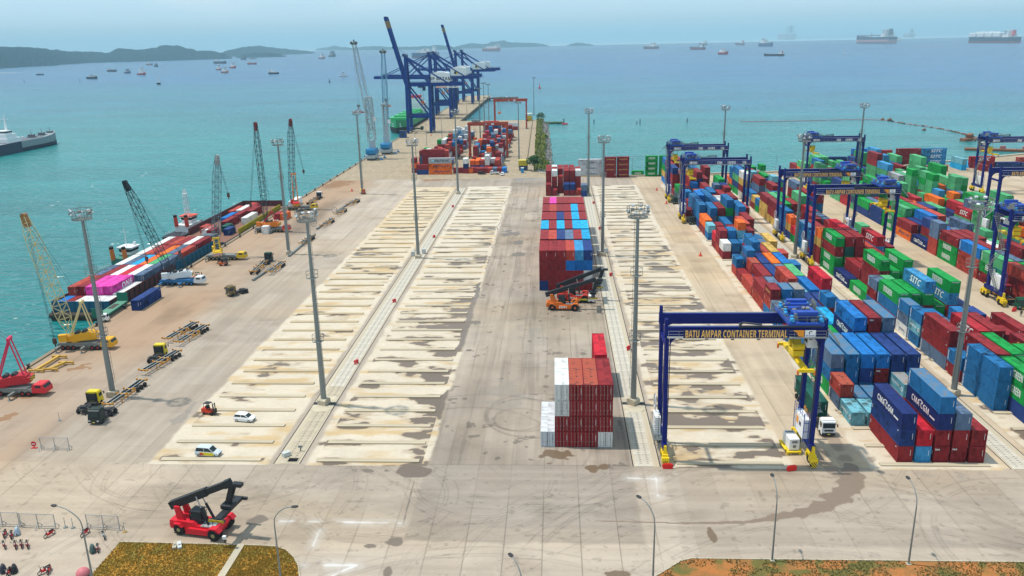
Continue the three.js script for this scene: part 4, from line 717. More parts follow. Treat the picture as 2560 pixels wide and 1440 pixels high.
  const rl = new MB(); rl.rail([V(tx - 2.9, TOP + 0.75, -4.2), V(tx - 2.9, TOP + 0.75, 4.2), V(tx + 2.9, TOP + 0.75, 4.2), V(tx + 2.9, TOP + 0.75, -4.2), V(tx - 2.9, TOP + 0.75, -4.2)], 1.1, 0.03, 1.3); rl.box(0.05, 1.5, 2.4, tx + 3, TOP + 1.6, -2.6); rl.build('trolley_rails', M_galv, tr);
  const cabx = tx + 1.9, cb = new MB().box(1.7, 2.1, 2.0, cabx, TOP - 3.0, 1.2); const cm = cb.build('operator_cab', M_boardW, t); new MB().box(1.74, 1.1, 1.6, cabx, TOP - 2.8, 1.2).build('cab_window', M_glassDk, cm);
  // spreader on ropes
  const sy = 17.2, sp = new MB(); sp.box(0.7, 0.6, 10.6, tx, sy, 0).box(2.4, 0.5, 0.45, tx, sy, 5.9).box(2.4, 0.5, 0.45, tx, sy, -5.9).box(0.4, 0.4, 11.6, tx - 0.3, sy - 0.05, 0); sp.rbox(1.8, 1.0, 2.8, 0.15, tx, sy + 1.0, 0).tube(V(tx - 0.9, sy + 2.1, -1), V(tx + 0.9, sy + 2.1, -1), 0.55, 0.55, 10).tube(V(tx - 0.9, sy + 2.1, 1), V(tx + 0.9, sy + 2.1, 1), 0.55, 0.55, 10);
  const sm2 = sp.build('spreader', M_yel, t); for (const sx of [-1, 1]) for (const sz of [-1, 1]) new MB().box(0.25, 0.7, 0.4, tx + sx * 1.25, sy - 0.35, sz * 5.9).build('guide_flipper', M_flip, sm2);
  const ro = new MB(); for (const sx of [-0.8, 0.8]) for (const sz of [-1.1, 1.1, -0.7, 0.7]) ro.tube(V(tx + sx, sy + 2.4, sz), V(tx + sx * 1.3, TOP + 0.4, sz * 1.6), 0.025, 0.025, 4, false); ro.build('hoist_ropes', M_rope, t).userData = { kind: 'stuff' };
  const ch = new MB(); ch.box(12, 0.22, 0.3, 5.5, TOP + 0.2, 4.0); for (let i = 0; i < 6; i++) { const a = i / 6 * Math.PI; ch.box(0.4, 0.22, 0.3, -0.6 - 0.35 * Math.sin(a), TOP + 0.45 - 0.3 * Math.cos(a), 4.0, 0, 0, a); } ch.box(3, 0.2, 0.3, 0.9, TOP + 0.68, 4.0, 0, 0, -0.12); ch.build('cable_chain', M_rope, t);
  // e-house and stairs on the right side, reel and ladder on the left
  const eh = new MB().box(1.1, 3.3, 4.6, HX - 0.6, 5.3, 0).build('electrical_house', M_boardW, t);
  const lg2 = part(eh, 'house_emblem', new MB().box(0.04, 1.2, 1.0, HX - 1.17, 5.7, -0.9).geo(), M_orangeLogo); part(eh, 'house_emblem', new MB().box(0.04, 0.7, 0.9, HX - 1.17, 5.6, 0.6).geo(), M_dkText);
  const hr = new MB().rail([V(HX - 1.1, 6.95, -2.2), V(HX - 1.1, 6.95, 2.2), V(HX, 6.95, 2.2)], 1.1, 0.035, 1.1); for (const z of [-2.7, 2.7]) { for (const x of [HX - 1.2, HX - 0.4]) hr.bar(V(x, 3.4, z), V(x, 8.2, z), 0.09); for (let y = 3.6; y < 8.4; y += 1.5) hr.box(0.9, 0.08, 0.08, HX - 0.8, y, z); } hr.build('house_rails', M_blueTop, t);
  const s = new MB(); const flights = [[3.6, 9, 1], [9, 14.6, -1], [14.6, 21.8, 1]]; for (const [y0, y1, dz] of flights) { const a = V(HX + 0.9, y0, -2.6 * dz), b = V(HX + 0.9, y1, 2.6 * dz); for (const x of [-0.35, 0.35]) { s.bar(a.clone().setX(a.x + x), b.clone().setX(b.x + x), 0.08, 0.16); s.bar(a.clone().add(V(x, 1, 0)), b.clone().add(V(x, 1, 0)), 0.05); } for (let i = 0; i < 16; i++) { const p = a.clone().lerp(b, i / 16); s.box(0.7, 0.04, 0.26, p.x, p.y, p.z); } s.box(0.9, 0.06, 1.0, HX + 0.9, y1, 3.0 * dz); }
  s.rail([V(HX + 1.3, 21.8, 2.6), V(HX + 1.3, 21.8, -3.6)], 1.1, 0.035, 1.2); s.bar(V(HX + 0.6, TOP - 0.1, 4.4), V(HX + 2.4, TOP - 2.4, 5.2), 0.9, 0.12); s.build('stairs', M_galv, t);
  const re = new THREE.TorusGeometry(1.35, 0.09, 5, 18), rg = new MB().add(re, new THREE.Matrix4().makeRotationY(Math.PI / 2).setPosition(-HX - 1.0, 8.2, -2.2)); for (let i = 0; i < 8; i++) { const a = i / 8 * 6.28; rg.bar(V(-HX - 1, 8.2, -2.2), V(-HX - 1, 8.2 + 1.3 * Math.sin(a), -2.2 + 1.3 * Math.cos(a)), 0.06); } rg.build('cable_reel', M_steel, t);
  const lh = new MB().box(0.9, 3.2, 3.0, -HX - 0.85, 5.2, -0.4).build('control_cabinet', M_boardW, t);
  const la = new MB(); for (const z of [1.6, 2.3]) la.bar(V(-HX - 0.8, 1.2, z), V(-HX - 0.8, 8, z), 0.06); for (let y = 1.4; y < 8; y += 0.35) la.box(0.05, 0.04, 0.7, -HX - 0.8, y, 1.95); for (let y = 2.4; y < 8; y += 0.8) { la.box(0.8, 0.05, 0.05, -HX - 1.1, y, 1.55).box(0.8, 0.05, 0.05, -HX - 1.1, y, 2.35).box(0.05, 0.05, 0.8, -HX - 1.5, y, 1.95); } la.box(1.5, 0.06, 5.5, -HX - 0.9, 3.5, 0); la.rail([V(-HX - 1.6, 3.5, -2.7), V(-HX - 1.6, 3.5, 2.7)], 1.1, 0.03, 0.9); la.build('access_ladder', M_galv, t);
  return t;
}
{
  const g = makeGantry(), gg = 'blue gantry cranes of the container yard';
  g.position.set(29.5, 0, -125); tag(g, 'nearest blue gantry crane, astride the empty sleepers in front', 'gantry crane', gg);
  copy(g, [89, 0, -246.5], 0, 'blue gantry crane with gold lettering over the second right block, nearer of two', gg);
  copy(g, [88.7, 0, -278.5], 0, 'blue gantry crane with gold lettering, behind another over the second right block', gg);
  copy(g, [60, 0, -309], Math.PI, 'blue gantry crane with white number boards over the near right block', gg);
  copy(g, [60.2, 0, -351], Math.PI, 'farthest left blue gantry crane, with white number boards', gg);
  copy(g, [124.4, 0, -374], Math.PI, 'blue gantry crane standing alone by the shore, open water behind', gg);
  copy(g, [125.3, 0, -207.6], Math.PI, 'blue gantry crane cut by the right edge, white house on its leg', gg);
  copy(g, [157.4, 0, -276], 0, 'blue gantry crane with gold lettering at the right edge', gg);
  copy(g, [196, 0, -363], Math.PI, 'blue gantry crane at the far right shore', gg);
}
// two old red gantry cranes on the pier
{
  const M_red = mat([0.40, 0.055, 0.025], 0.6), t = thing('red_gantry_crane', 'x', 'gantry crane'), HX = 11.4;
  for (const sx of [-1, 1]) for (const sz of [-1, 1]) { new MB().bar(V(sx * HX, 1.8, sz * 3.2), V(sx * HX, 19.4, sz * 2.4), 0.9, 1.1, V(0, 0, 1)).build('leg', M_red, t); const b = new MB().box(0.9, 1.1, 3, sx * HX, 1.5, sz * 3.4).build('bogie', M_red, t); for (const k of [-0.8, 0.8]) new MB().wheel(0.75, 0.6, sx * HX, 0.75, sz * 3.4 + k).build('wheel', M_tyre, b); }
  for (const sz of [-1, 1]) new MB().box(24.4, 1.7, 1.0, 0, 20.2, sz * 2.4).build('girder', M_red, t);
  for (const sx of [-1, 1]) new MB().box(0.8, 0.9, 7, sx * HX, 2.4, 0).build('sill_beam', M_red, t);
  for (const [s, x, w] of [['07', -1, 1.1], ['', 3, 1.6]]) { const p = part(t, 'number_board', new MB().box(w, 0.9, 0.05, x, 20.2, 2.93).geo(), M_boardW); if (s) part(p, 'lettering', new MB().add(textGeo(s, 0.6), new THREE.Matrix4().makeTranslation(x, 20.2, 2.96)).geo(), M_black); }
  const tr = new MB(); for (let i = 0; i < 9; i++) tr.box(1.3, 0.9, 1.2, -9 + (i % 3) * 1.7, 21.7 + (i % 2) * 0.5, -1.8 + Math.floor(i / 3) * 1.7); tr.build('trolley', M_galvDk, t);
  new MB().box(0.5, 0.5, 5.8, -8, 11, 0).box(2.2, 0.4, 0.4, -8, 11, 2.8).box(2.2, 0.4, 0.4, -8, 11, -2.8).box(1.4, 0.9, 1.6, -8, 11.8, 0).build('spreader', M_flip, t);
  const ro = new MB(); for (const x of [-8.6, -7.4]) for (const z of [-0.7, 0.7]) ro.tube(V(x, 12, z), V(x, 21, z), 0.03, 0.03, 4); ro.build('hoist_ropes', M_rope, t).userData = { kind: 'stuff' };
  t.position.set(-40.6, 0, -497); tag(t, 'rust red gantry crane over the pier stacks, nearer of two', 'gantry crane', 'red gantry cranes on the pier');
  copy(t, [-36, 0, -668], 0, 'rust red gantry crane at the far end of the pier stacks', 'red gantry cranes on the pier', 1.12);
}
// ---------- ship-to-shore cranes ----------
{
  const M_sts = mat([0.008, 0.04, 0.22], 0.5, 0, { specularIntensity: 0.3 }), M_stsDk = mat([0.012, 0.03, 0.12], 0.45), gg = 'blue ship-to-shore cranes on the pier';
  function makeSTS(raised, house, withText) {
    const t = thing('quay_crane', 'x', 'quay crane'), S = -9, Ld = 9, G = 37, HZ = 8.2;
    for (const sz of [-1, 1]) {
      new MB().bar(V(S, 1.8, sz * HZ), V(S, G, sz * 5.4), 2.1, 2.1, V(1, 0, 0)).bar(V(S, G, sz * 5.4), V(S - 0.4, 58, sz * 3), 1.9, 1.9, V(1, 0, 0)).build('sea_side_leg', M_sts, t);
      new MB().bar(V(Ld, 1.8, sz * HZ), V(Ld, G, sz * 5.4), 2.2, 2.2, V(1, 0, 0)).build('land_side_leg', M_sts, t);
      new MB().bar(V(S, 36, sz * 5.6), V(Ld, 12.5, sz * 7.4), 1.1).build('diagonal_brace', M_sts, t);
      new MB().box(18, 2.4, 1.7, 0, 13, sz * 7.4).build('portal_beam', M_sts, t);
      new MB().bar(V(S - 0.4, 57.6, sz * 3), V(23, G + 1, sz * 4.4), 0.95).bar(V(S - 0.4, 57.4, sz * 3), V(8, G + 1.2, sz * 4), 0.95).build('back_stay', M_sts, t);
    }
    for (const x of [S, Ld]) { new MB().box(1.6, 1.8, 17.6, x, 2.6, 0).box(1.2, 1.5, 15.5, x, 13, 0).box(1.3, 1.5, 11, x, G - 1.2, 0).build('sill_beam', M_sts, t); for (const sz of [-1, 1]) { const b = new MB().box(1.2, 1.1, 5, x, 1.1, sz * HZ).build('bogie', M_stsDk, t); for (const k of [-1.6, -0.5, 0.6, 1.7]) new MB().wheel(0.42, 0.3, x, 0.42, sz * HZ + k).build('wheel', M_tyre, b); } }
    new MB().box(2.4, 1.4, 7.4, S - 0.4, 58.4, 0).box(2.2, 1.2, 2.2, S - 1.6, 59.3, 2).box(2.0, 1.2, 2.0, S - 1.6, 59.3, -2).rail([V(S - 1.8, 59, 3.8), V(S + 1, 59, 3.8), V(S + 1, 59, -3.8)], 1.1, 0.05, 1.3).build('apex_platform', M_stsDk, t);
    const g = new MB(); for (const z of [-3.4, 3.4]) g.box(45, 2.8, 1.4, 13, G, z); for (let x = -8; x < 35; x += 6) g.box(0.6, 0.8, 6.4, x, G + 0.6, 0); g.box(3, 0.5, 8, 36, G - 0.8, 0); g.build('girder', M_sts, t);
    const gr = new MB().rail([V(-9, G + 1, 4.3), V(36, G + 1, 4.3)], 1.1, 0.05, 3).rail([V(-9, G + 1, -4.3), V(36, G + 1, -4.3)], 1.1, 0.05, 3); gr.build('girder_rails', M_stsDk, t);
    // boom: raised or level
    const b = new MB(), bl = 52, ang = raised ? 1.31 : 0.02, c = Math.cos(ang), s = Math.sin(ang), B = (k, h, z) => V(S - 0.6 - k * c + h * s * (raised ? -1 : 0), G + k * s + h * (raised ? c : 1), z);
    for (const z of [-2.6, 2.6]) b.bar(B(0, 0, z), B(bl, 0, z), 1.5, 2.5); for (let k = 2; k < bl; k += 5) b.bar(B(k, 0.7, -2.6), B(k, 0.7, 2.6), 0.5); b.bar(B(bl * 0.55, 1.6, -2.9), B(bl * 0.55, 1.6, 2.9), 1.2); b.bar(B(bl - 0.5, 0, -3.4), B(bl - 0.5, 0, 3.4), 1.8);
    for (const h of [1.2, 2.1]) b.bar(B(0, h, -3.6), B(bl, h, -3.6), 0.1); for (let k = 0; k < bl; k += 2.5) b.bar(B(k, 0.3, -3.6), B(k, 2.1, -3.6), 0.1);
    const bm = b.build('boom', M_sts, t);
    const stays = new MB(); for (const z of [-2.8, 2.8]) { if (raised) { stays.tube(V(S - 0.4, 58.8, z), B(20, 2.4, z), 0.07, 0.07, 4).tube(V(S - 0.4, 58.8, z), B(34, 2.2, z), 0.05, 0.05, 4); } else stays.bar(V(S - 0.4, 58.6, z), B(23, 1.4, z), 0.45).bar(V(S - 0.4, 58.6, z), B(45, 1.2, z), 0.4); } stays.build('fore_stay', M_sts, t);
    if (raised) for (const z of [-2.6, 2.6]) new MB().bar(B(bl - 8.5, 0, z), B(bl - 3, 0, z), 1.56, 2.56).build('boom_tip_band', mat([0.28, 0.17, 0.08], 0.7), bm);
    else { const bd = part(bm, 'sign_board', new MB().box(33, 1.5, 0.08, S - 19, G + 0.1, 3.2).geo(), M_black); part(bd, 'lettering', new MB().add(textGeo('BATU AMPAR CONTAINER TERMINAL', 1.05, 0, 1, 31), new THREE.Matrix4().makeTranslation(S - 19, G + 0.1, 3.26)).geo(), M_goldText); }
    const mh = new MB(); mh.prism([[-7, 0], [7, 0], [7, 7.0], [3, 7.8], [-3, 7.8], [-7, 7.0]], 8.5, 17, G + 1.3, 0).box(2.2, 2.2, 3, 24.6, G + 3.4, 1.5); const hm = mh.build('machine_house', M_boardW, t);
    if (house) part(hm, 'lettering', new MB().add(textGeo('BP BATAM', 1.7, 0, 1.1), new THREE.Matrix4().makeTranslation(17.6, G + 4.2, 4.28)).geo(), M_black);
    else { part(hm, 'house_emblem', new MB().box(2.2, 2.4, 0.05, 14.5, G + 4.2, 4.28).geo(), M_black); part(hm, 'house_emblem', new MB().box(1.4, 2.0, 0.06, 15.9, G + 4.0, 4.3).geo(), M_yel); part(hm, 'lettering', new MB().add(textGeo('BATAM', 0.6), new THREE.Matrix4().makeTranslation(18.6, G + 3.6, 4.28)).geo(), M_galvDk); }
    if (house) { const hb = part(t, 'sign_board', new MB().box(19, 1.9, 0.1, 23, G - 1.9, 4.0).geo(), M_boardW); part(hb, 'lettering', new MB().add(textGeo('doosan', 1.3), new THREE.Matrix4().makeTranslation(18, G - 1.9, 4.07)).geo(), M_flip); part(hb, 'lettering', new MB().add(textGeo('SWL 40 T', 0.9), new THREE.Matrix4().makeTranslation(27.5, G - 1.9, 4.07)).geo(), M_black); }
    const tr = new MB().box(5, 1.2, 6, 2, G - 1.9, 0).box(2.2, 2.4, 2.4, 4, G - 3.6, 2); tr.build('trolley', M_stsDk, t);
    const sp = new MB().box(0.9, 0.8, 6.2, 2, 22, 0).box(2.4, 1.3, 2.4, 2, 23.4, 0).build('spreader', M_flip, t); const ro = new MB(); for (const x of [1.2, 2.8]) for (const z of [-1, 1]) ro.tube(V(x, 23, z), V(x, G - 2, z), 0.05, 0.05, 4); ro.build('hoist_ropes', M_rope, t).userData = { kind: 'stuff' };
    const st = new MB(); for (let k = 0; k < 8; k++) { const y0 = 3 + k * 4.2, d = k % 2 ? 1 : -1; st.bar(V(Ld + 1.6, y0, HZ - 2 - d * 1.4), V(Ld + 1.6, y0 + 4.2, HZ - 2 + d * 1.4), 0.7, 0.2).box(1.2, 0.12, 4, Ld + 1.6, y0 + 4.2, HZ - 2); st.rail([V(Ld + 2.2, y0 + 4.2, HZ - 4), V(Ld + 2.2, y0 + 4.2, HZ)], 1.1, 0.05, 2); } st.build('stair_tower', M_stsDk, t);
    const reel = new MB().add(new THREE.CylinderGeometry(2.1, 2.1, 0.5, 18), new THREE.Matrix4().makeRotationX(Math.PI / 2).setPosition(S + 1.5, 14.2, HZ + 0.9)); reel.build('cable_reel', M_stsDk, t);
    const pb = part(t, 'sign_board', new MB().box(5, 1.2, 0.06, 1.5, 12.9, 8.06).geo(), M_boardW); part(pb, 'lettering', new MB().add(textGeo('BP BATAM', 0.8), new THREE.Matrix4().makeTranslation(1.5, 12.9, 8.1)).geo(), M_flip);
    return t;
  }
  const a = makeSTS(true, true), b = makeSTS(false, false), c = makeSTS(true, false), X = -106.2;
  a.position.set(X, 0, -650); tag(a, 'nearest blue quay crane, boom raised, lettering on its white machine house', 'quay crane', gg);
  b.position.set(X, 0, -775); tag(b, 'blue quay crane with lowered boom, second from the yard', 'quay crane', gg);
  copy(b, [X - 0.4, 0, -812], 0, 'blue quay crane with lowered boom, third from the yard', gg);
  c.position.set(X + 2, 0, -960); tag(c, 'far blue quay crane with its boom raised', 'quay crane', gg);
  copy(b, [X + 5, 0, -1002], 0, 'farthest blue quay crane, boom lowered, at the jetty end', gg);
}
// ---------- mobile harbour cranes ----------
{
  const M_mg = mat([0.40, 0.45, 0.47], 0.5), M_mb = mat([0.02, 0.20, 0.42], 0.45), M_lb = mat([0.16, 0.36, 0.50], 0.5), gg = 'mobile harbour cranes on the quay';
  function harbourCrane(name, label, x, z, towerTop, tip, foot, hookY, solid, sprMat, boomMat) {
    const t = thing(name, label, 'harbour crane', [x, 0, z], 0, gg), L = (p) => V(p[0] - x, p[1], p[2] - z);
    new MB().box(5.4, 2.4, 12, 0, 2.0, 0).box(5.8, 1.6, 3, 0, 2.2, 5.4).build('chassis', M_mg, t);
    for (const sz of [-4.2, -2.6, 2.6, 4.2]) for (const sx of [-2.2, 2.2]) new MB().wheel(0.8, 0.7, sx, 0.8, sz).build('wheel', M_tyre, t);
    for (const sz of [-1, 1]) for (const sx of [-1, 1]) { const o = new MB().box(4.6, 0.5, 0.7, sx * 4.4, 1.5, sz * 4.8).build('outrigger', M_mg, t); new MB().box(1.6, 0.35, 2.2, sx * 6.4, 0.4, sz * 4.8).tube(V(sx * 6.4, 0.4, sz * 4.8), V(sx * 6.4, 1.5, sz * 4.8), 0.3, 0.3, 8).build('support_pad', M_mb, o); }
    new MB().box(6, 3.2, 8.4, 0, 5.0, 0.6).box(5, 2.2, 4, 0.4, 5.2, 5.6).build('upper_carriage', M_mb, t);
    const tw = new MB(), top = towerTop; tw.box(3.4, 5, 3.4, 0, 9, -1); if (solid) { tw.box(0.9, top - 11, 2.2, -1.1, (top + 11) / 2, -1).box(0.9, top - 11, 2.2, 1.1, (top + 11) / 2, -1).box(2.6, 8, 2, 0, 14, -1); for (let y = 20; y < top; y += 3.6) tw.box(2.4, 0.4, 0.4, 0, y, -0.4); } else tw.lattice(V(0, 11, -1), V(-0.6, top, -1), 4.4, 4.2, 3.8, 6, 0.32, 0.18, V(1, 0, 0)); tw.box(3.4, 1.2, 3, -0.3, top + 0.4, -1); tw.build('tower', M_mg, t);
    const F = L(foot), T = L(tip); const b = new MB().lattice(F, T, 1.8, 2.9, 1.7, 14, 0.19, 0.1, V(0, 0, 1)); b.build('boom', boomMat, t);
    const hd = new MB().box(3.2, 1.1, 1.2, T.x, T.y + 0.4, T.z).tube(V(T.x - 1.5, T.y + 1, T.z), V(T.x - 1.5, T.y + 1, T.z + 0.6), 0.9, 0.9, 10).tube(V(T.x + 1.4, T.y + 1, T.z), V(T.x + 1.4, T.y + 1, T.z + 0.6), 0.9, 0.9, 10).box(0.8, 2, 0.8, T.x, T.y + 1.8, T.z); hd.build('boom_head', M_galvDk, t);
    const ro = new MB(); for (const dx of [-1.3, 1.3]) { ro.tube(V(-0.5 + dx * 0.6, top + 0.6, -1), V(T.x + dx, T.y + 0.6, T.z), 0.05, 0.05, 4); ro.tube(V(T.x + dx * 0.5, T.y, T.z), V(T.x + dx * 0.4, hookY + 4.4, T.z), 0.04, 0.04, 4); } ro.build('ropes', M_rope, t).userData = { kind: 'stuff' };
    const hk = new MB().box(1.8, 1.5, 0.8, T.x, hookY + 3.8, T.z).box(0.4, 1.2, 0.4, T.x, hookY + 2.6, T.z); hk.build('hook_block', M_galvDk, t);
    new MB().bar(V(T.x, hookY + 2.4, T.z), V(T.x - 2, hookY + 0.4, T.z), 0.28).bar(V(T.x, hookY + 2.4, T.z), V(T.x + 2, hookY + 0.4, T.z), 0.28).box(6.2, 0.7, 1.0, T.x, hookY, T.z).box(0.5, 0.5, 2.5, T.x - 2.9, hookY, T.z).box(0.5, 0.5, 2.5, T.x + 2.9, hookY, T.z).build('spreader', sprMat, t);
    const cab = new MB().box(1.9, 2.3, 1.9, 2.6, top * 0.66, -0.4).build('operator_cab', M_boardW, t); new MB().box(1.95, 1.1, 1.4, 2.62, top * 0.67, -0.3).build('cab_window', M_glassDk, cab);
  }
  harbourCrane('mobile_harbour_crane', 'grey mobile harbour crane with lattice tower and red spreader', -112, -496, 36.5, [-119.5, 67.5, -500], [-111.8, 17, -497], 28, false, mat([0.50, 0.02, 0.03], 0.5), M_mg);
  harbourCrane('mobile_harbour_crane', 'mobile harbour crane with pale solid tower and light blue boom', -108.6, -523, 30.5, [-107.9, 62, -527], [-108.4, 14, -525], 29.5, true, M_flip, M_lb);
}
// ---------- lattice boom truck cranes along the quay ----------
function truckCrane(o) {
  const { x, z, turn = 0 } = o, t = thing('lattice_boom_crane', o.label, 'truck crane', [x, 0, z], turn, 'lattice boom cranes working the barges');
  const Mc = o.carrier, Mu = o.upper, un = (p) => V(p[0] - x, p[1], p[2] - z).applyAxisAngle(UP, -turn);
  new MB().box(12.4, 0.7, 2.5, 0, 1.25, 0).box(9, 0.25, 2.7, -1.4, 1.7, 0).box(0.3, 0.5, 2.6, -6.2, 1.3, 0).build('carrier', o.deck ?? M_galvDk, t);
  const cab = new MB().prism([[4.0, 0.8], [6.8, 0.8], [6.8, 1.7], [6.3, 2.6], [4.4, 2.6], [4.0, 1.8]], 2.6).build('carrier_cab', Mc, t);
  new MB().box(0.06, 0.62, 2.2, 6.58, 2.12, 0, 0, 0, 0.5).box(1.2, 0.5, 2.64, 5.4, 2.15, 0).build('cab_window', M_glassDk, cab);
  for (const wx of [-5.2, -3.9, -2.6, 1.9, 3.2]) for (const wz of [-1.05, 1.05]) { const w = new MB().wheel(0.62, 0.5, wx, 0.62, wz, 'z').build('wheel', M_tyre, t); new MB().tube(V(wx, 0.62, wz * 1.245), V(wx, 0.62, wz * 1.25), 0.3, 0.26, 8).build('hub', o.hub ?? M_hub, w); }
  for (const ox of [-5.6, 0.4]) for (const sz of [-1, 1]) { const u = new MB().box(0.5, 0.4, 2.2, ox, 1.0, sz * 2.2).build('outrigger', o.deck ?? M_galvDk, t); new MB().tube(V(ox, 0.15, sz * 3.2), V(ox, 1.1, sz * 3.2), 0.13, 0.13, 6).tube(V(ox, 0, sz * 3.2), V(ox, 0.16, sz * 3.2), 0.42, 0.36, 8).build('outrigger_foot', M_galvDk, u); }
  // upper works turned by its own angle
  const u = new THREE.Group(); u.name = 'upper_works'; u.position.set(-2.4, 1.8, 0); u.rotation.y = o.slew ?? 0; t.add(u);
  new MB().tube(V(0, 0, 0), V(0, 0.4, 0), 1.2, 1.2, 14).prism([[-2.2, 0.4], [4.6, 0.4], [4.6, 2.0], [3.4, 2.4], [1, 2.0], [-2.2, 1.6]], 2.5).box(1.5, 1.0, 2.9, 4.6, 1.2, 0).build('machine_body', Mu, u);
  new MB().box(0.08, 0.9, 2.8, 5.38, 1.2, 0).build('striped_guard', o.stripe ?? M_stripe, u);
  const oc = new MB().box(1.7, 1.7, 1.1, -2.2, 1.5, 1.5).build('operator_cab', o.cab ?? Mu, u); new MB().box(1.74, 0.8, 0.9, -2.3, 1.8, 1.58).build('cab_window', M_glassDk, oc);
  new MB().tube(V(2.2, 2.2, -0.7), V(2.2, 2.2, 0.7), 0.6, 0.6, 10).tube(V(0.6, 2.1, -0.7), V(0.6, 2.1, 0.7), 0.55, 0.55, 10).build('rope_drums', M_rope, u);
  const gt = V(2.6, o.gantry ?? 6.5, 0), gy = new MB(); for (const sz of [-0.9, 0.9]) gy.bar(V(-0.8, 1.8, sz), gt.clone().setZ(sz * 0.8), 0.26).bar(V(4.2, 1.8, sz), gt.clone().setZ(sz * 0.8), 0.22); gy.box(0.5, 0.6, 2.2, gt.x, gt.y, 0).box(0.2, 0.2, 1.6, 0.8, mix(1.8, gt.y, 0.5), 0); gy.build('gantry_mast', o.mast ?? Mu, u);
  // boom in the crane's own frame
  const A = un(o.foot), B = un(o.tip), bo = new MB(), sd = o.sideAxis ? V(...o.sideAxis).applyAxisAngle(UP, -turn) : null;
  bo.lattice(A, B, 0.9, o.w ?? 1.7, 1.0, o.n ?? 18, o.r ?? 0.09, 0.055, sd); bo.build('boom', o.boom, t);
  const dir = B.clone().sub(A).normalize(), H2 = B.clone().addScaledVector(dir, -2.6); new MB().bar(H2, B, 1.15, 1.15).tube(B.clone().add(V(0, 0.1, -0.6)), B.clone().add(V(0, 0.1, 0.6)), 0.6, 0.6, 10).build('boom_head', o.head, t);
  const gw = gt.clone().applyAxisAngle(UP, o.slew ?? 0).add(V(-2.4, 1.8, 0)), ro = new MB(); for (const k of [-0.5, 0.5]) { ro.tube(gw.clone().add(V(0, 0, k)), B.clone().add(V(0, 0, k)), 0.035, 0.035, 4); }
  const hy = un(o.hook); for (const k of [-0.35, -0.1, 0.1, 0.35]) ro.tube(B.clone().add(V(k, 0, 0)), hy.clone().add(V(k * 0.6, 1, 0)), 0.025, 0.025, 4); ro.build('ropes', M_rope, t).userData = { kind: 'stuff' };
  new MB().box(0.8, 1.3, 0.5, hy.x, hy.y + 0.6, hy.z).tube(hy.clone().add(V(0, -0.8, 0)), hy, 0.14, 0.2, 6).build('hook_block', o.hookM ?? mat([0.10, 0.05, 0.03], 0.6), t);
  return t;
}
{
  const Y = mat([0.72, 0.36, 0.015], 0.5), cream = mat([0.62, 0.52, 0.26], 0.55), red = mat([0.48, 0.02, 0.03], 0.45), red2 = mat([0.62, 0.03, 0.04], 0.45), whiteP = mat([0.62, 0.66, 0.68], 0.5), blueP = mat([0.03, 0.16, 0.36], 0.5), dkBoom = mat([0.035, 0.05, 0.065], 0.5), greyBoom = mat([0.13, 0.18, 0.22], 0.5), pinkish = mat([0.60, 0.03, 0.10], 0.5), yel2 = mat([0.68, 0.44, 0.02], 0.5), orangeP = mat([0.70, 0.20, 0.02], 0.5), orangeHead = mat([0.30, 0.14, 0.05], 0.6), redHead = mat([0.20, 0.03, 0.03], 0.6);
  truckCrane({ x: -110, z: -173.5, label: 'yellow lattice boom crane with cream boom at the near barge', carrier: Y, upper: Y, foot: [-113.9, 4, -174], tip: [-120.2, 31.4, -175], boom: cream, head: orangeHead, hook: [-117, 1.6, -172.5], w: 2.3, r: 0.085, n: 17, slew: 0.25, gantry: 9.5, mast: cream, hub: mat([0.3, 0.03, 0.03], 0.6), stripe: mat([1, 1, 1], 0.5, 0, { map: stripeTex([0.7, 0.3, 0.02], [0.25, 0.03, 0.02]) }) });
  truckCrane({ x: -110, z: -147.5, label: 'red truck crane with magenta mast at the left edge', carrier: red2, upper: red, foot: [-115.5, 4.2, -148], tip: [-137, 30, -150], boom: red, head: red, hook: [-137, 8, -150], w: 1.8, slew: 0.3, gantry: 10, mast: pinkish, cab: mat([0.55, 0.45, 0.4], 0.5), hub: mat([0.3, 0.03, 0.03], 0.6) });
  truckCrane({ x: -110.6, z: -226, label: 'white and blue lattice boom crane with black boom', carrier: whiteP, upper: whiteP, foot: [-114.6, 4.2, -227], tip: [-123.9, 30.4, -227], boom: dkBoom, head: M_black, hook: [-121.5, 6.8, -228], deck: blueP, slew: 0.3, w: 2.0, gantry: 8.2, mast: dkBoom, hub: blueP });
  truckCrane({ x: -108.8, z: -255, label: 'yellow crane with striped counterweight and grey lattice boom', carrier: yel2, upper: yel2, foot: [-112.6, 4, -257], tip: [-109.8, 33.2, -260], boom: greyBoom, head: mat([0.35, 0.36, 0.35], 0.5), hook: [-107.6, 20, -260], slew: -1.25, w: 2.1, sideAxis: [1, 0, 0], gantry: 6, stripe: mat([1, 1, 1], 0.5, 0, { map: stripeTex([0.7, 0.68, 0.64], [0.4, 0.06, 0.05]) }) });
  truckCrane({ x: -107, z: -296, label: 'orange truck crane with dark lattice boom between white boxes', carrier: mat([0.62, 0.06, 0.05], 0.5), upper: orangeP, foot: [-109.2, 4, -296], tip: [-109.6, 40.2, -297], boom: dkBoom, head: redHead, hook: [-116, 9, -300], slew: 0, w: 1.7, n: 22, sideAxis: [0, 0, 1], gantry: 6, mast: red });
  truckCrane({ x: -108.5, z: -338, label: 'red and yellow truck crane with dark boom and orange mast', carrier: yel2, upper: red2, foot: [-112.6, 4, -339], tip: [-110.4, 37.6, -340], boom: dkBoom, head: redHead, hook: [-107.2, 15.5, -341], slew: -1.2, w: 2.2, n: 20, sideAxis: [1, 0, 0], gantry: 14, mast: orangeP });
}
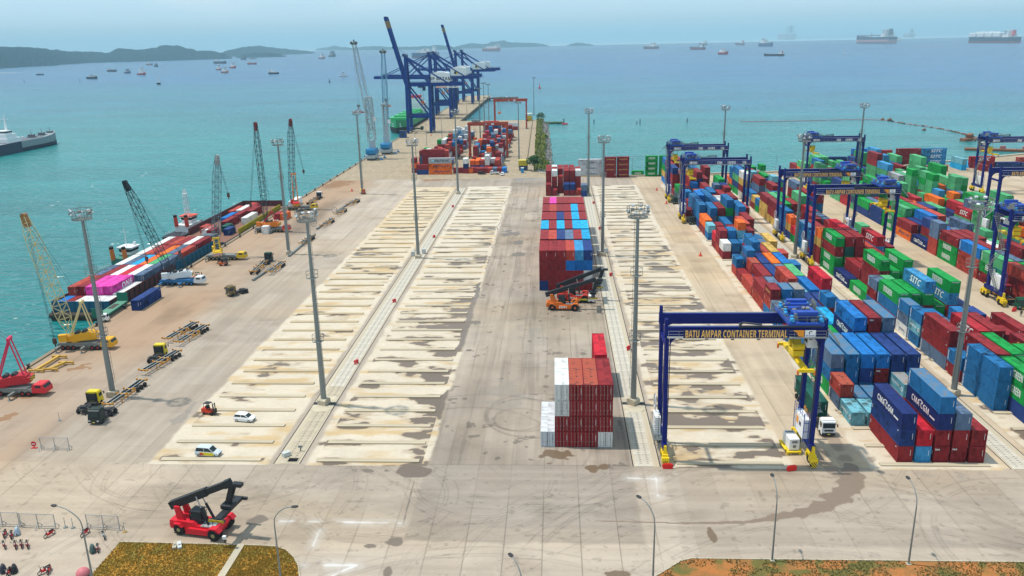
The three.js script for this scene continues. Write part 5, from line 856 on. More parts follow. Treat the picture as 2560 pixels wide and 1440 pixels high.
// ---------- vessels ----------
const ringAt = (z, w, y0, y1, bw = 0.8) => [[-w, y1, z], [-w * 0.98, (y0 + y1) / 2, z], [-w * bw, y0, z], [w * bw, y0, z], [w * 0.98, (y0 + y1) / 2, z], [w, y1, z]];
function shipHull(L, B, y0, y1, sheer = 0.3, bow = 0.3) {                 // along z, bow at +z
  const st = [], h = L / 2; for (const [t, w] of [[-1, 0.72], [-0.92, 0.9], [-0.7, 1], [0, 1], [0.45, 1], [0.7, 0.86], [0.86, 0.55], [0.96, 0.2], [1, 0.03]]) { const s = Math.max(0, t - 0.4) / 0.6, z = t * h; st.push(ringAt(z + (t > 0.6 ? bow * (t - 0.6) * 4 : 0), B / 2 * w, y0, y1 + (y1 - y0) * sheer * s * s, 0.85)); } return st;
}
const hullRust = dataTex(256, 128, (i, j, o) => { const n = fbm(i * 0.05, j * 0.09, 4), t = sm(0.55, 0.7, n) * 0.5; o[0] = 255 * (1 - 0.2 * t); o[1] = 255 * (1 - 0.45 * t); o[2] = 255 * (1 - 0.55 * t); }, true);
{
  const M_bw = mat([0.10, 0.028, 0.03], 0.7), M_teal = mat([0.012, 0.10, 0.17], 0.6), M_hullK = mat([0.022, 0.024, 0.03], 0.6), M_hullBr = mat([0.06, 0.045, 0.035], 0.8), M_deck = mat([0.22, 0.11, 0.075], 0.85), M_yg = mat([0.50, 0.40, 0.02], 0.6), M_redB = mat([0.62, 0.03, 0.02], 0.5), M_rope2 = mat([0.3, 0.28, 0.22], 0.8);
  // laden barge with high plated walls
  {
    const t = thing('container_barge', 'long barge with maroon and teal side walls, full of containers', 'barge', [-129.4, 0, -242.5]);
    const L = 77, h = L / 2;
    new MB().box(17.4, 2.2, L, 0, -2.5, 0).tube(V(-8.7, -2.2, h), V(8.7, -2.2, h), 0.8, 0.8, 10).box(15, 1.6, 6, 0, -2.3, -h - 2.5).build('hull', M_hullBr, t);
    const near = part(t, 'end_wall', new MB().box(16.2, 3.0, 0.3, 0, 0.1, h - 0.8).geo(), M_teal); for (let i = -4; i <= 4; i++) new MB().box(0.25, 3, 0.25, i * 2, 0.1, h - 0.55).build('stiffener', M_teal, near);
    for (const s of [-1, 1]) { const w1 = part(t, 'side_wall', new MB().box(0.3, 3.2, L * 0.52, s * 8.05, 0.1, L * 0.23).geo(), M_bw), w2 = part(t, 'side_wall', new MB().box(0.3, 3.2, L * 0.44, s * 8.05, 0.1, -L * 0.255).geo(), M_teal); for (let i = 0; i < 13; i++) new MB().box(0.3, 3.2, 0.3, s * 8.25, 0.1, h - 2 - i * 3).build('stiffener', M_hullK, w1); for (let i = 0; i < 11; i++) new MB().box(0.3, 3.2, 0.3, s * 8.25, 0.1, -2 - i * 3.1).build('stiffener', M_teal, w2); }
    new MB().box(16, 0.1, L - 2, 0, -1.38, 0).build('cargo_deck', M_deck, t);
    for (const [x, z] of [[-7.5, h + 0.4], [7, h + 0.3], [-7, -h - 3], [6, -h - 3.4]]) new MB().tube(V(x, -1.4, z), V(x, -0.6, z), 0.3, 0.36, 8).build('bitt', M_hullK, t);
    new MB().box(6, 1.2, 4, 3, -0.6, -h - 1).build('hatch_ramp', mat([0.5, 0.2, 0.06], 0.7), t);
  }
  // the farther barge with yellow ribbed gates
  {
    const t = thing('open_deck_barge', 'black hulled barge with a rusty open deck and yellow ribbed side gates', 'barge', [-130.2, 0, -318.5]), L = 71, h = L / 2;
    new MB().box(19.4, 3.2, L - 2, 0, -2.7, 0).prism([[-9.7, -4.2], [9.7, -4.2], [9.7, -1.1], [-9.7, -1.1]], 1.2, 0, 0, h - 0.6).build('hull', M_hullK, t);
    new MB().box(19, 0.12, L - 2.4, 0, -1.1, 0).build('cargo_deck', M_deck, t);
    part(t, 'side_wall', new MB().box(0.35, 2.6, L * 0.8, -9.3, 0.2, -L * 0.08).geo(), M_bw); part(t, 'end_wall', new MB().box(18.6, 2.6, 0.35, 0, 0.2, -h + 1.2).geo(), M_bw);
    for (let k = 0; k < 3; k++) { const gz = -20 + k * 16.5, g = part(t, 'side_gate', new MB().box(0.12, 1.9, 15.8, 9.2, -0.1, gz).geo(), M_yg); for (let i = 0; i < 11; i++) new MB().box(0.5, 1.9, 0.16, 9.45, -0.1, gz - 7.4 + i * 1.48).build('gate_rib', M_yg, g); }
    new MB().box(3.2, 1.3, 0.2, -3, -0.2, h - 3).build('bow_rail', M_yg, t);
    const dh = new MB().rbox(6, 2.4, 3.6, 0.5, -6.5, 0.2, h + 1.2).build('red_fuel_tank', M_redB, t); part(dh, 'lettering', new MB().add(textGeo('SEALINK 18', 0.5), new THREE.Matrix4().makeTranslation(-6.5, 0.5, h + 3.02)).geo(), M_boardW);
    const nm = part(t, 'lettering', new MB().add(textGeo('MACTAN 68', 0.8), new THREE.Matrix4().makeTranslation(6.5, -2.0, h + 0.06)).geo(), M_boardW);
    new MB().box(5, 2.3, 4, 2.6, 0.2, h - 3.4).build('deck_house', mat([0.10, 0.12, 0.14], 0.6), t);
    new MB().box(3.4, 0.5, 1.2, -0.6, -0.4, h + 0.4).build('blue_locker', mat([0.03, 0.30, 0.62], 0.5), t);
    const tk = new MB().tube(V(-2.6 + 0.5, 0.25, 25), V(-2.6 + 0.5, 0.25, 19.4), 1.12, 1.12, 14), tg = tk.build('tank', M_boardW, thing('tank_container', 'white tank container framed in steel on the far barge', 'tank container', [-130.2, 0, -318.5]));
    const fr = new MB(); for (const sx of [-1, 1]) for (const sy of [-1, 1]) fr.bar(V(-2.1 + sx * 1.15, 0.25 + sy * 1.2, 25.2), V(-2.1 + sx * 1.15, 0.25 + sy * 1.2, 19.2), 0.14); for (const z of [25.2, 19.2]) { for (const s of [-1, 1]) { fr.bar(V(-2.1 + s * 1.15, -0.95, z), V(-2.1 + s * 1.15, 1.45, z), 0.14); fr.bar(V(-3.25, 0.25 + s * 1.2, z), V(-0.95, 0.25 + s * 1.2, z), 0.14); } } fr.build('tank_frame', M_steel, tg.parent);
    const mo = thing('mooring_line', 'slack mooring rope from the far barge to the quay', 'rope'); const m = new MB(); for (let i = 0; i < 8; i++) { const p = (u) => V(mix(-121, -116.4, u), mix(-1, 0.7, u) - 1.2 * Math.sin(u * 3.14) * (1 - u), mix(-284, -276, u)); m.tube(p(i / 8), p((i + 1) / 8), 0.06, 0.06, 5); } m.build('rope', M_rope2, mo);
  }
  // tugs behind the barges
  function tug(label, x, z, turn, hullC, houseC, funnelC, roofC, mast) {
    const t = thing('tug_boat', label, 'tug boat', [x, SEA, z], turn, 'tug boats alongside the barges');
    const W = mat([0.72, 0.73, 0.73], 0.5), H = mat(hullC, 0.6), F = mat(funnelC, 0.5);
    new MB().hull(shipHull(24, 8, -0.6, 2.0, 0.7)).build('hull', H, t); new MB().hull(shipHull(24.2, 8.3, 1.5, 1.9, 0.7)).build('rubbing_strake', M_tyre, t);
    const d = new MB().prism([[-3, 2], [3, 2], [3, 4.6], [-3, 4.6]], 9, 0, 0, 2).box(4.6, 0.3, 4, 0, 4.75, 3).build('deck_house', mat(houseC, 0.5), t);
    const wh = new MB().prism([[-1.9, 4.9], [1.9, 4.9], [2.4, 7.3], [-2.4, 7.3]], 4.2, 0, 0, 3.4).build('wheelhouse', W, t); new MB().prism([[-2.1, 5.9], [2.1, 5.9], [2.35, 6.9], [-2.35, 6.9]], 4.26, 0, 0, 3.4).build('bridge_window', M_glassDk, wh); new MB().rbox(5.6, 0.3, 5.2, 0.1, 0, 7.5, 3.4).build('wheelhouse_roof', mat(roofC, 0.5), wh);
    for (const s of [-1, 1]) { const f = new MB().tube(V(s * 2.2, 4.2, -2.4), V(s * 2.2, 8, -2.6), 0.8, 0.7, 10).build('funnel', F, t); new MB().tube(V(s * 2.2, 8, -2.6), V(s * 2.2, 8.7, -2.7), 0.74, 0.7, 10).build('funnel_top', M_black, f); }
    const m = new MB(); if (mast > 15) m.lattice(V(0, 7.4, 2.6), V(0, mast, 2.6), 1.8, 1.4, 0.5, 7, 0.1, 0.06, V(1, 0, 0)).box(1.4, 0.5, 1.4, 0, mast - 2, 2.6); else m.tube(V(0, 7.4, 2.4), V(0, mast, 2.4), 0.16, 0.08, 6).bar(V(-1.6, mast - 2, 2.4), V(1.6, mast - 2, 2.4), 0.12).tube(V(-1.6, 7.6, 4.6), V(-1.6, 8.7, 4.6), 0.5, 0.5, 8); m.build('mast', W, t);
    const r = new MB().rail([V(-3.4, 2, -9), V(-3.6, 2, 0), V(-3, 2.2, 6)], 1, 0.04, 1.6).rail([V(3.4, 2, -9), V(3.6, 2, 0), V(3, 2.2, 6)], 1, 0.04, 1.6); r.build('rails', W, t);
    for (let i = 0; i < 5; i++) for (const s of [-1, 1]) new MB().add(new THREE.TorusGeometry(0.5, 0.22, 6, 10), new THREE.Matrix4().makeRotationY(Math.PI / 2).setPosition(s * 4.1, 1.2, -8 + i * 3.4)).build('tyre_fender', M_tyre, t);
  }
  tug('white tug boat with two orange funnels beside the near barge', -143.6, -255, Math.PI * 0.97, [0.02, 0.08, 0.06], [0.05, 0.20, 0.15], [0.62, 0.17, 0.03], [0.75, 0.76, 0.76], 14.5);
  tug('white tug boat with red funnels and tall lattice mast beside the far barge', -145.4, -306, Math.PI * 0.97, [0.03, 0.03, 0.04], [0.7, 0.7, 0.68], [0.58, 0.05, 0.025], [0.72, 0.08, 0.03], 18);
}
// generic distant ship: lies across the view between two picture columns on its waterline
function farShip(name, label, cat, px0, px1, py, o = {}) {
  const a = at(px0, py, SEA), b = at(px1, py, SEA), L = a.distanceTo(b), c = a.clone().add(b).multiplyScalar(0.5), t = thing(name, label, cat, [c.x, SEA, c.z], Math.atan2(b.x - a.x, b.z - a.z) + (o.left ? Math.PI : 0) + (o.skew ?? 0));
  const B = L * (o.beam ?? 0.17), H = L * (o.h ?? 0.065), up = H + 0.5;
  new MB().hull(shipHull(L, B, -0.5, H, o.sheer ?? 0.35)).build('hull', mat(o.hull ?? [0.03, 0.04, 0.08], 0.6, 0, { map: hullRust }), t);
  if (o.boot) new MB().hull(shipHull(L * 1.002, B * 1.01, -0.6, H * (o.bootH ?? 0.4), 0.02)).build('boot_topping', mat(o.boot, 0.6), t);
  new MB().box(B * 0.9, 0.3, L * 0.86, 0, H - 0.1, -L * 0.05).build('deck', mat(o.deck ?? [0.2, 0.1, 0.08], 0.8), t);
  const sz = o.house ?? -0.36, hl = L * (o.hl ?? 0.13), hh = L * (o.hh ?? 0.11), W = mat(o.white ?? [0.75, 0.75, 0.74], 0.5), hs = new MB();
  const n = Math.max(2, Math.round(hh / 3)); for (let i = 0; i < n; i++) hs.box(B * (0.86 - 0.3 * i / n), hh / n * 0.97, hl * (1 - 0.45 * i / n), 0, up + hh * (i + 0.5) / n, L * sz + hl * 0.08 * i / n); hs.box(B * 0.95, hh / n * 0.8, hl * 0.4, 0, up + hh * 0.9, L * sz + hl * 0.15); const hm = hs.build('superstructure', W, t);
  new MB().box(B * 0.96, hh / n * 0.35, hl * 0.42, 0, up + hh * 0.93, L * sz + hl * 0.15).build('bridge_window', M_glassDk, hm);
  const fz = L * (sz + (sz < 0 ? -1 : 1) * (o.fdx ?? 0.07)); new MB().tube(V(0, up + hh * 0.3, fz), V(0, up + hh * 1.08, fz), B * 0.16, B * 0.13, 10).build('funnel', mat(o.funnel ?? [0.1, 0.1, 0.12], 0.5), t);
  const ms = new MB().tube(V(0, up + hh, L * sz + hl * 0.1), V(0, up + hh * 1.5, L * sz + hl * 0.1), L * 0.004, L * 0.002, 5).tube(V(0, H, L * 0.42), V(0, H + hh * 0.5, L * 0.42), L * 0.004, L * 0.002, 5); ms.build('mast', W, t);
  if (o.cargo === 'tanks') { const m = new MB(); for (let i = 0; i < 4; i++) m.rbox(B * 0.8, L * 0.055, L * 0.15, L * 0.01, 0, H + L * 0.03, L * (0.34 - i * 0.17)); m.build('gas_tank', W, t).userData = { kind: 'stuff' }; const p = new MB(); for (const k of [0.36, 0.24, 0.08, -0.1]) p.tube(V(0, H, L * k), V(0, H + L * 0.09, L * k), L * 0.003, L * 0.002, 5); p.box(L * 0.01, L * 0.008, L * 0.5, 0, H + L * 0.065, L * 0.1); p.build('deck_pipes', W, t); }
  if (o.cargo === 'pipes') { const m = new MB(); m.box(L * 0.012, L * 0.012, L * 0.6, 0, H + L * 0.02, L * 0.06); for (let i = 0; i < 5; i++) m.box(B * 0.6, L * 0.012, L * 0.012, 0, H + L * 0.02, L * (0.3 - i * 0.11)); m.tube(V(B * 0.1, H, L * 0.05), V(B * 0.1, H + L * 0.06, L * 0.05), L * 0.005, L * 0.004, 5); m.build('deck_pipes', mat([0.4, 0.25, 0.22], 0.6), t); }
  if (o.cargo === 'boxes') { const m = new MB(); seed(px0); for (let i = 0; i < 6; i++) m.box(B * 0.8, L * rr(0.02, 0.06), L * 0.08, 0, H + L * 0.03, L * (0.32 - i * 0.1)); m.build('deck_cargo', mat(o.cargoC ?? [0.3, 0.3, 0.3], 0.6), t); }
  if (o.cargo === 'cranes') { for (const k of [0.28, 0.06, -0.14]) { const m = new MB().tube(V(0, H, L * k), V(0, H + L * 0.12, L * k), L * 0.008, L * 0.006, 6).bar(V(0, H + L * 0.1, L * k), V(0, H + L * 0.13, L * (k + 0.14)), L * 0.008); m.build('deck_crane', W, t); } }
  return t;
}
{
  const red = [0.50, 0.035, 0.03], wine = [0.38, 0.04, 0.05], navy = [0.02, 0.035, 0.10], dk = [0.03, 0.035, 0.045], tugO = { beam: 0.34, h: 0.12, house: 0.02, hl: 0.5, hh: 0.32, fdx: 0.16, sheer: 0.8 };
  farShip('gas_carrier', 'gas carrier with white tank deck and red funnel near the right edge', 'ship', 2421, 2541, 107, { left: true, hull: navy, boot: [0.6, 0.06, 0.05], bootH: 0.25, funnel: [0.70, 0.05, 0.05], cargo: 'tanks', h: 0.062, hh: 0.075, hl: 0.12, beam: 0.14 });
  farShip('tanker_ship', 'tanker with dark blue and pink hull on the right horizon', 'ship', 2142, 2231, 109, { left: true, hull: navy, boot: [0.55, 0.28, 0.28], bootH: 0.62, cargo: 'pipes', h: 0.085, hh: 0.095, hl: 0.1, funnel: [0.12, 0.14, 0.16] });
  farShip('coastal_tanker', 'white tanker with purple hull bottom, leftmost on the open horizon', 'ship', 1609, 1644, 122, { left: true, hull: [0.16, 0.16, 0.24], boot: wine, cargo: 'boxes', cargoC: [0.6, 0.6, 0.6], house: -0.22, hl: 0.3, h: 0.08 });
  farShip('cargo_ship', 'low dark cargo ship with red waterline near the middle of the horizon', 'ship', 1725, 1761, 124, { left: true, hull: [0.10, 0.10, 0.16], boot: red, cargo: 'pipes', h: 0.09 });
  farShip('cargo_ship', 'faint pale ship behind the low dark cargo ship', 'ship', 1748, 1766, 113, { left: true, hull: [0.25, 0.2, 0.24], h: 0.1, hl: 0.3 });
  farShip('supply_ship', 'stubby red and white supply ship', 'ship', 1797, 1820, 136, { ...tugO, hull: red, h: 0.16, hh: 0.28, house: -0.1, left: false });
  farShip('cargo_ship', 'small brown ship left of the dark blue supply ship', 'ship', 1838, 1859, 113, { left: true, hull: [0.2, 0.1, 0.12], h: 0.1, hl: 0.2, funnel: red });
  farShip('supply_ship', 'dark blue supply ship with white upper works', 'ship', 1899, 1932, 116, { hull: [0.05, 0.08, 0.22], cargo: 'cranes', h: 0.12, hh: 0.16, hl: 0.3, house: -0.2 });
  farShip('coaster', 'dark grey coaster with low deck, nearest of the ships at right', 'ship', 1910, 1959, 140, { left: true, hull: dk, boot: [0.18, 0.05, 0.05], bootH: 0.25, h: 0.085, hh: 0.11, hl: 0.16, funnel: red });
  farShip('tanker_ship', 'faint reddish tanker left of the big dark blue one', 'ship', 1952, 1978, 99, { left: true, hull: [0.4, 0.18, 0.18], h: 0.07 });
  farShip('cargo_ship', 'faint pale ship on the far right horizon', 'ship', 2262, 2280, 94, { left: true, hull: [0.3, 0.25, 0.25], h: 0.08 });
  farShip('container_ship', 'big blue hulled ship with white decks behind the quay cranes', 'ship', 1034, 1086, 145, { hull: [0.03, 0.08, 0.22], boot: [0.3, 0.06, 0.05], bootH: 0.2, cargo: 'boxes', cargoC: [0.6, 0.56, 0.55], h: 0.14, hl: 0.3, house: 0.1 });
  farShip('drill_ship', 'grey work ship with high tower behind the quay cranes', 'ship', 1076, 1098, 139, { hull: [0.12, 0.12, 0.2], h: 0.15, hh: 0.4, hl: 0.4, house: 0, cargo: 'cranes' });
  farShip('cargo_ship', 'long red and white cargo ship right of the quay cranes', 'ship', 1210, 1250, 128, { hull: [0.42, 0.14, 0.13], cargo: 'boxes', cargoC: [0.7, 0.66, 0.64], h: 0.07, house: 0.36, fdx: -0.06 });
  farShip('patrol_yacht', 'white motor yacht alone left of the harbour cranes', 'yacht', 849, 866, 192, { ...tugO, hull: [0.8, 0.8, 0.8], deck: [0.7, 0.7, 0.7], h: 0.15, hh: 0.34, skew: 0.5 });
  farShip('fishing_ship', 'small white and red ship near the left spit', 'ship', 799, 812, 147, { ...tugO, hull: [0.35, 0.1, 0.1] });
  farShip('work_boat', 'dark work boat beside the small white and red ship', 'boat', 824, 838, 142, { ...tugO, hull: dk, white: [0.2, 0.22, 0.24] });
  farShip('crane_barge', 'dark barge with white columns left of the yacht', 'barge', 674, 697, 185, { hull: dk, beam: 0.4, h: 0.12, sheer: 0, cargo: 'boxes', cargoC: [0.65, 0.66, 0.67], hh: 0.2, hl: 0.2 });
  farShip('tug_boat', 'red and white tug boat, nearest of the anchored tugs at left', 'tug boat', 345, 364, 187, { ...tugO, hull: red, hh: 0.5, hl: 0.55 });
  farShip('tug_boat', 'dark blue tug boat left of the red and white one', 'tug boat', 312, 326, 183, { ...tugO, hull: [0.05, 0.08, 0.18], white: [0.35, 0.38, 0.42] });
  farShip('deck_barge', 'dark barge with deck cargo left of the dark blue tug', 'barge', 269, 292, 179, { hull: [0.06, 0.05, 0.07], h: 0.1, sheer: 0, cargo: 'boxes', hh: 0.1 });
  farShip('ferry', 'black and white ferry, nearest boat at left', 'ferry', 219, 243, 197, { hull: dk, h: 0.13, hh: 0.14, hl: 0.6, house: 0.05, beam: 0.3, white: [0.6, 0.62, 0.62] });
  farShip('deck_barge', 'low dark barge at the far left of the bay', 'barge', 92, 110, 188, { hull: [0.05, 0.06, 0.09], h: 0.12, sheer: 0, hh: 0.04 });
  farShip('coaster', 'small pinkish coaster below the wooded ridge', 'ship', 367, 382, 163, { hull: [0.4, 0.2, 0.2], h: 0.12, hl: 0.3 });
  farShip('work_boat', 'tiny dark boat beside the pinkish coaster', 'boat', 386, 395, 167, { ...tugO, hull: dk, white: [0.1, 0.12, 0.16] });
  farShip('deck_barge', 'long dark barge at anchor under the ridge end', 'barge', 537, 566, 159, { hull: [0.06, 0.06, 0.1], h: 0.1, sheer: 0.2, hh: 0.05 });
  farShip('tug_boat', 'red hulled tug boat, left one of the close pair', 'tug boat', 541, 553, 175, { ...tugO, hull: red, hh: 0.5 });
  farShip('tug_boat', 'orange tug boat, right one of the close pair', 'tug boat', 554, 571, 182, { ...tugO, hull: [0.55, 0.12, 0.03], hh: 0.4 });
  farShip('tug_boat', 'red and white tug boat behind the close pair', 'tug boat', 575, 590, 170, { ...tugO, hull: red, hh: 0.4 });
  farShip('work_boat', 'dark boat by the end of the wooded ridge', 'boat', 604, 615, 149, { ...tugO, hull: dk, white: [0.12, 0.14, 0.18] });
  farShip('deck_barge', 'thin dark barge by the wooded point', 'barge', 626, 641, 148, { hull: dk, h: 0.06, sheer: 0, hh: 0.03 });
  farShip('small_tanker', 'small red tanker right of the anchored tugs', 'ship', 620, 642, 161, { hull: [0.45, 0.08, 0.07], h: 0.1 });
  farShip('speed_boat', 'white speed boat running beside the tanker', 'boat', 2241, 2252, 102, { ...tugO, hull: [0.8, 0.8, 0.8], h: 0.08, hh: 0.15 });
  farShip('speed_boat', 'white speed boat below the tanker', 'boat', 2106, 2118, 135, { ...tugO, hull: [0.8, 0.8, 0.8], h: 0.06, hh: 0.1 });
  // grey landing ship at the left edge
  const a = at(-70, 400, SEA), b = at(141, 357, SEA), L = a.distanceTo(b), c = a.clone().add(b).multiplyScalar(0.5), g = thing('landing_ship', 'grey landing ship with black waterline at the left edge', 'ship', [c.x, SEA, c.z], Math.atan2(b.x - a.x, b.z - a.z));
  const gm = mat([0.24, 0.28, 0.30], 0.6), gd = mat([0.14, 0.15, 0.17], 0.7);
  new MB().hull(shipHull(L, 15, -1, 7.5, 0.25)).build('hull', gm, g); new MB().hull(shipHull(L * 1.003, 15.1, -1.2, 2.6, 0.02)).build('boot_topping', mat([0.02, 0.03, 0.05], 0.6), g); new MB().box(15.3, 8.2, L * 0.5, 0, 3.3, -L * 0.3).build('dark_side', mat([0.03, 0.045, 0.08], 0.6), g);
  new MB().box(11, 0.3, L * 0.55, 0, 7.6, L * 0.08).build('cargo_deck', gd, g);
  const ho = new MB().box(12, 3, 16, 0, 9, -L * 0.1).box(10, 3, 12, 0, 12, -L * 0.11).box(8, 2.6, 8, 0, 14.8, -L * 0.12).build('superstructure', M_boardW, g); new MB().box(8.1, 1, 8.1, 0, 15, -L * 0.12).build('bridge_window', M_glassDk, ho); new MB().tube(V(0, 16, -L * 0.08), V(0, 27, -L * 0.08), 0.9, 0.5, 8).bar(V(-3, 24, -L * 0.08), V(3, 24, -L * 0.08), 0.3).build('mast', M_boardW, g); new MB().tube(V(0, 13, -L * 0.3), V(0, 18, -L * 0.3), 2, 1.8, 10).build('funnel', mat([0.4, 0.08, 0.05], 0.5), g);
  for (const k of [0.2, 0.33, 0.44]) new MB().box(4, 2, 3.4, 0, 9, L * k).tube(V(0, 10, L * k), V(0, 13.5, L * k), 0.2, 0.1, 5).box(6, 0.4, 5, 0, 8.2, L * k).build('deck_gear', gd, g);
  for (let i = 0; i < 5; i++) new MB().rbox(0.8, 0.9, 2.2, 0.3, 6.6, 8.2, L * (-0.05 + i * 0.08)).build('life_raft', M_boardW, g);
  // green hulled ship behind the first quay crane
  const s = thing('bulk_ship', 'green ship moored behind the nearest quay crane', 'ship', [-131, SEA, -735], 0, undefined), Mg = mat([0.03, 0.30, 0.12], 0.5), Mg2 = mat([0.06, 0.42, 0.16], 0.5);
  new MB().hull(shipHull(118, 21, -1, 9, 0.2)).build('hull', Mg, s); new MB().hull(shipHull(118.3, 21.2, -1.2, 4.6, 0.02)).build('boot_topping', M_black, s);
  for (let i = 0; i < 4; i++) { const h = new MB().box(16, 3, 17, 0, 10.4, 40 - i * 21).build('hatch_cover', Mg2, s); new MB().box(12, 1.6, 8, 1, 12.6, 38 - i * 21).build('hatch_stack', Mg2, h); }
  const hs = new MB().box(16, 9, 12, 0, 13.5, -48).box(12, 4, 9, 0, 20, -47).build('superstructure', M_boardW, s); new MB().box(9, 2.5, 7, 0, 23.4, -47).build('wheelhouse', mat([0.62, 0.05, 0.05], 0.5), s); part(s, 'lettering', new MB().add(textGeo('SPIL', 2.2), new THREE.Matrix4().makeTranslation(0, 6.8, 57.2)).geo(), M_boardW);
}
// ---------- small things on the water ----------
{
  const M_pile = mat([0.02, 0.025, 0.03], 0.8), M_buoy = mat([0.62, 0.03, 0.05], 0.5), M_float = mat([0.40, 0.16, 0.15], 0.8), M_rustD = mat([0.22, 0.09, 0.045], 0.85);
  [[1485, 309, 3.4, 'left of three black piles in the shallows'], [1600, 309, 3.6, 'middle of three black piles in the shallows'], [1718, 306, 3.5, 'right of three black piles in the shallows'], [1592, 309, 1.5, 'short thin stake beside the middle pile'], [200, 206, 8, 'far stake in the left bay, right one'], [61, 208, 8, 'far stake in the left bay, left one']].forEach(([x, y, h, w]) => { const p = at(x, y, SEA), t = thing('mooring_pile', 'black pile, ' + w, 'pile', [p.x, SEA, p.z]); new MB().tube(V(0, -2, 0), V(0, h, 0), 0.4, 0.36, 8).build('pile', M_pile, t); new MB().tube(V(0, h, 0), V(0, h + 0.15, 0), 0.42, 0.42, 8).build('pile_cap', M_pile, t); });
  const rp = at(1412, 311, SEA), raft = thing('work_raft', 'small red raft with a black pile off the pier corner', 'raft', [rp.x, SEA, rp.z]); new MB().rbox(5.2, 1.4, 3, 0.2, 0, 0.4, 0).build('float', M_buoy, raft); new MB().tube(V(-0.8, 0, -1), V(-0.8, 5, -1), 0.4, 0.4, 8).build('pile', M_pile, raft); new MB().bar(V(-10, 1.4, 0), V(-2.4, 0.8, 0), 0.8, 0.5).build('gangway', M_pile, raft);
  [[1349, 221, 1, 'red conical buoy beyond the pier'], [824, 206, 1, 'small dark buoy off the harbour cranes']].forEach(([x, y, k, l], i) => { const p = at(x, y, SEA), t = thing('channel_buoy', l, 'buoy', [p.x, SEA, p.z]); new MB().tube(V(0, -0.5, 0), V(0, 1.6, 0), 2, 2, 12).tube(V(0, 1.6, 0), V(0, 7, 0), 0.9, 0.2, 8).box(1, 1, 1, 0, 7.4, 0).build('buoy_body', i ? M_pile : M_buoy, t); });
  { const p = at(397, 211, SEA), t = thing('navigation_beacon', 'white navigation beacon on a dark base in the left bay', 'beacon', [p.x, SEA, p.z]); new MB().box(6, 4, 6, 0, 1.5, 0).build('base', M_pile, t); new MB().lattice(V(0, 3.5, 0), V(0, 17, 0), 2, 1.6, 0.8, 6, 0.2, 0.12).build('tower', M_boardW, t); new MB().box(4.4, 0.6, 4.4, 0, 4.2, 0).build('platform', M_boardW, t); }
  // floating hose with rusty floats running out from the right shore
  const t = thing('floating_pipeline', 'thin reddish floating pipeline curving out from the right shore', 'pipeline'), pts = [[1850, 304], [2000, 302], [2120, 299], [2200, 300], [2262, 309], [2340, 320], [2420, 338], [2455, 352]].map(([x, y]) => at(x, y, SEA + 0.2)), m = new MB();
  const cv = new THREE.CatmullRomCurve3(pts); m.add(new THREE.TubeGeometry(cv, 90, 0.2, 5)); m.build('hose', M_float, t);
  seed(4); for (let i = 0; i < 46; i++) { const u = 0.45 + 0.55 * rnd(), p = cv.getPointAt(u); new MB().rbox(rr(0.8, 2), rr(0.5, 1.1), rr(0.6, 1.4), 0.15, p.x, SEA + 0.4, p.z).build('float', pick([M_float, M_pile, M_rustD]), t); }
  for (const [x, y, s, l] of [[2206, 300, 3.4, 'dark dredging float at the bend of the pipeline, left'], [2224, 301, 4, 'dark dredging float at the bend of the pipeline, right'], [2420, 352, 10, 'rusty wreck of a pontoon off the right shore'], [2310, 326, 3, 'small dark float beside the pipeline']]) { const p = at(x, y, SEA), b = thing('rusty_float', l, 'float', [p.x, SEA, p.z], 0.4); new MB().rbox(s, s * 0.3, s * 0.5, 0.2, 0, 0.3, 0).box(s * 0.4, s * 0.3, s * 0.3, s * 0.1, s * 0.3, 0, 0, 0.3, 0.2).build('pontoon', M_rustD, b); new MB().tube(V(-s * 0.3, 0.3, 0), V(-s * 0.3, s * 0.45, 0), 0.15, 0.1, 5).build('post', M_pile, b); }
  { const p = at(2515, 378, SEA), b = thing('rusty_pontoon', 'row of rusty pontoons moored at the right shore', 'pontoon', [p.x, SEA, p.z], -0.35); for (let i = 0; i < 5; i++) new MB().rbox(9, 1.8, 5, 0.2, -18 + i * 9.4, 0.5, 0).build('pontoon', M_rustD, b); for (let i = 0; i < 3; i++) new MB().box(3, 2, 2, -14 + i * 12, 2.2, 0).build('deck_box', M_float, b); }
}
// ---------- vehicles and yard equipment ----------
const M_glass = mat([0.03, 0.045, 0.05], 0.08, 0.1), M_light = mat([0.75, 0.75, 0.7], 0.2), M_chrome = mat([0.45, 0.45, 0.45], 0.3, 0.7), M_plate = mat([0.75, 0.6, 0.1], 0.5), M_dkMetal = mat([0.035, 0.035, 0.037], 0.6, 0.1), M_trailer = mat([0.06, 0.07, 0.075], 0.6), M_trailRail = mat([0.30, 0.33, 0.33], 0.5, 0.2), M_trailOr = mat([0.58, 0.26, 0.03], 0.6), M_rearLamp = mat([0.5, 0.02, 0.02], 0.4);
function wheels(t, list, r, w, hubM = M_hub) { for (const [x, z] of list) { const q = new MB().wheel(r, w, x, r, z).build('wheel', M_tyre, t); const s = Math.sign(x) || 1; new MB().tube(V(x + s * w * 0.48, r, z), V(x + s * (w * 0.52), r, z), r * 0.5, r * 0.42, 9).build('rim', hubM, q); } }
const ahead = (a, b) => Math.atan2(b.x - a.x, b.z - a.z);                  // heading so that local +z points from a to b
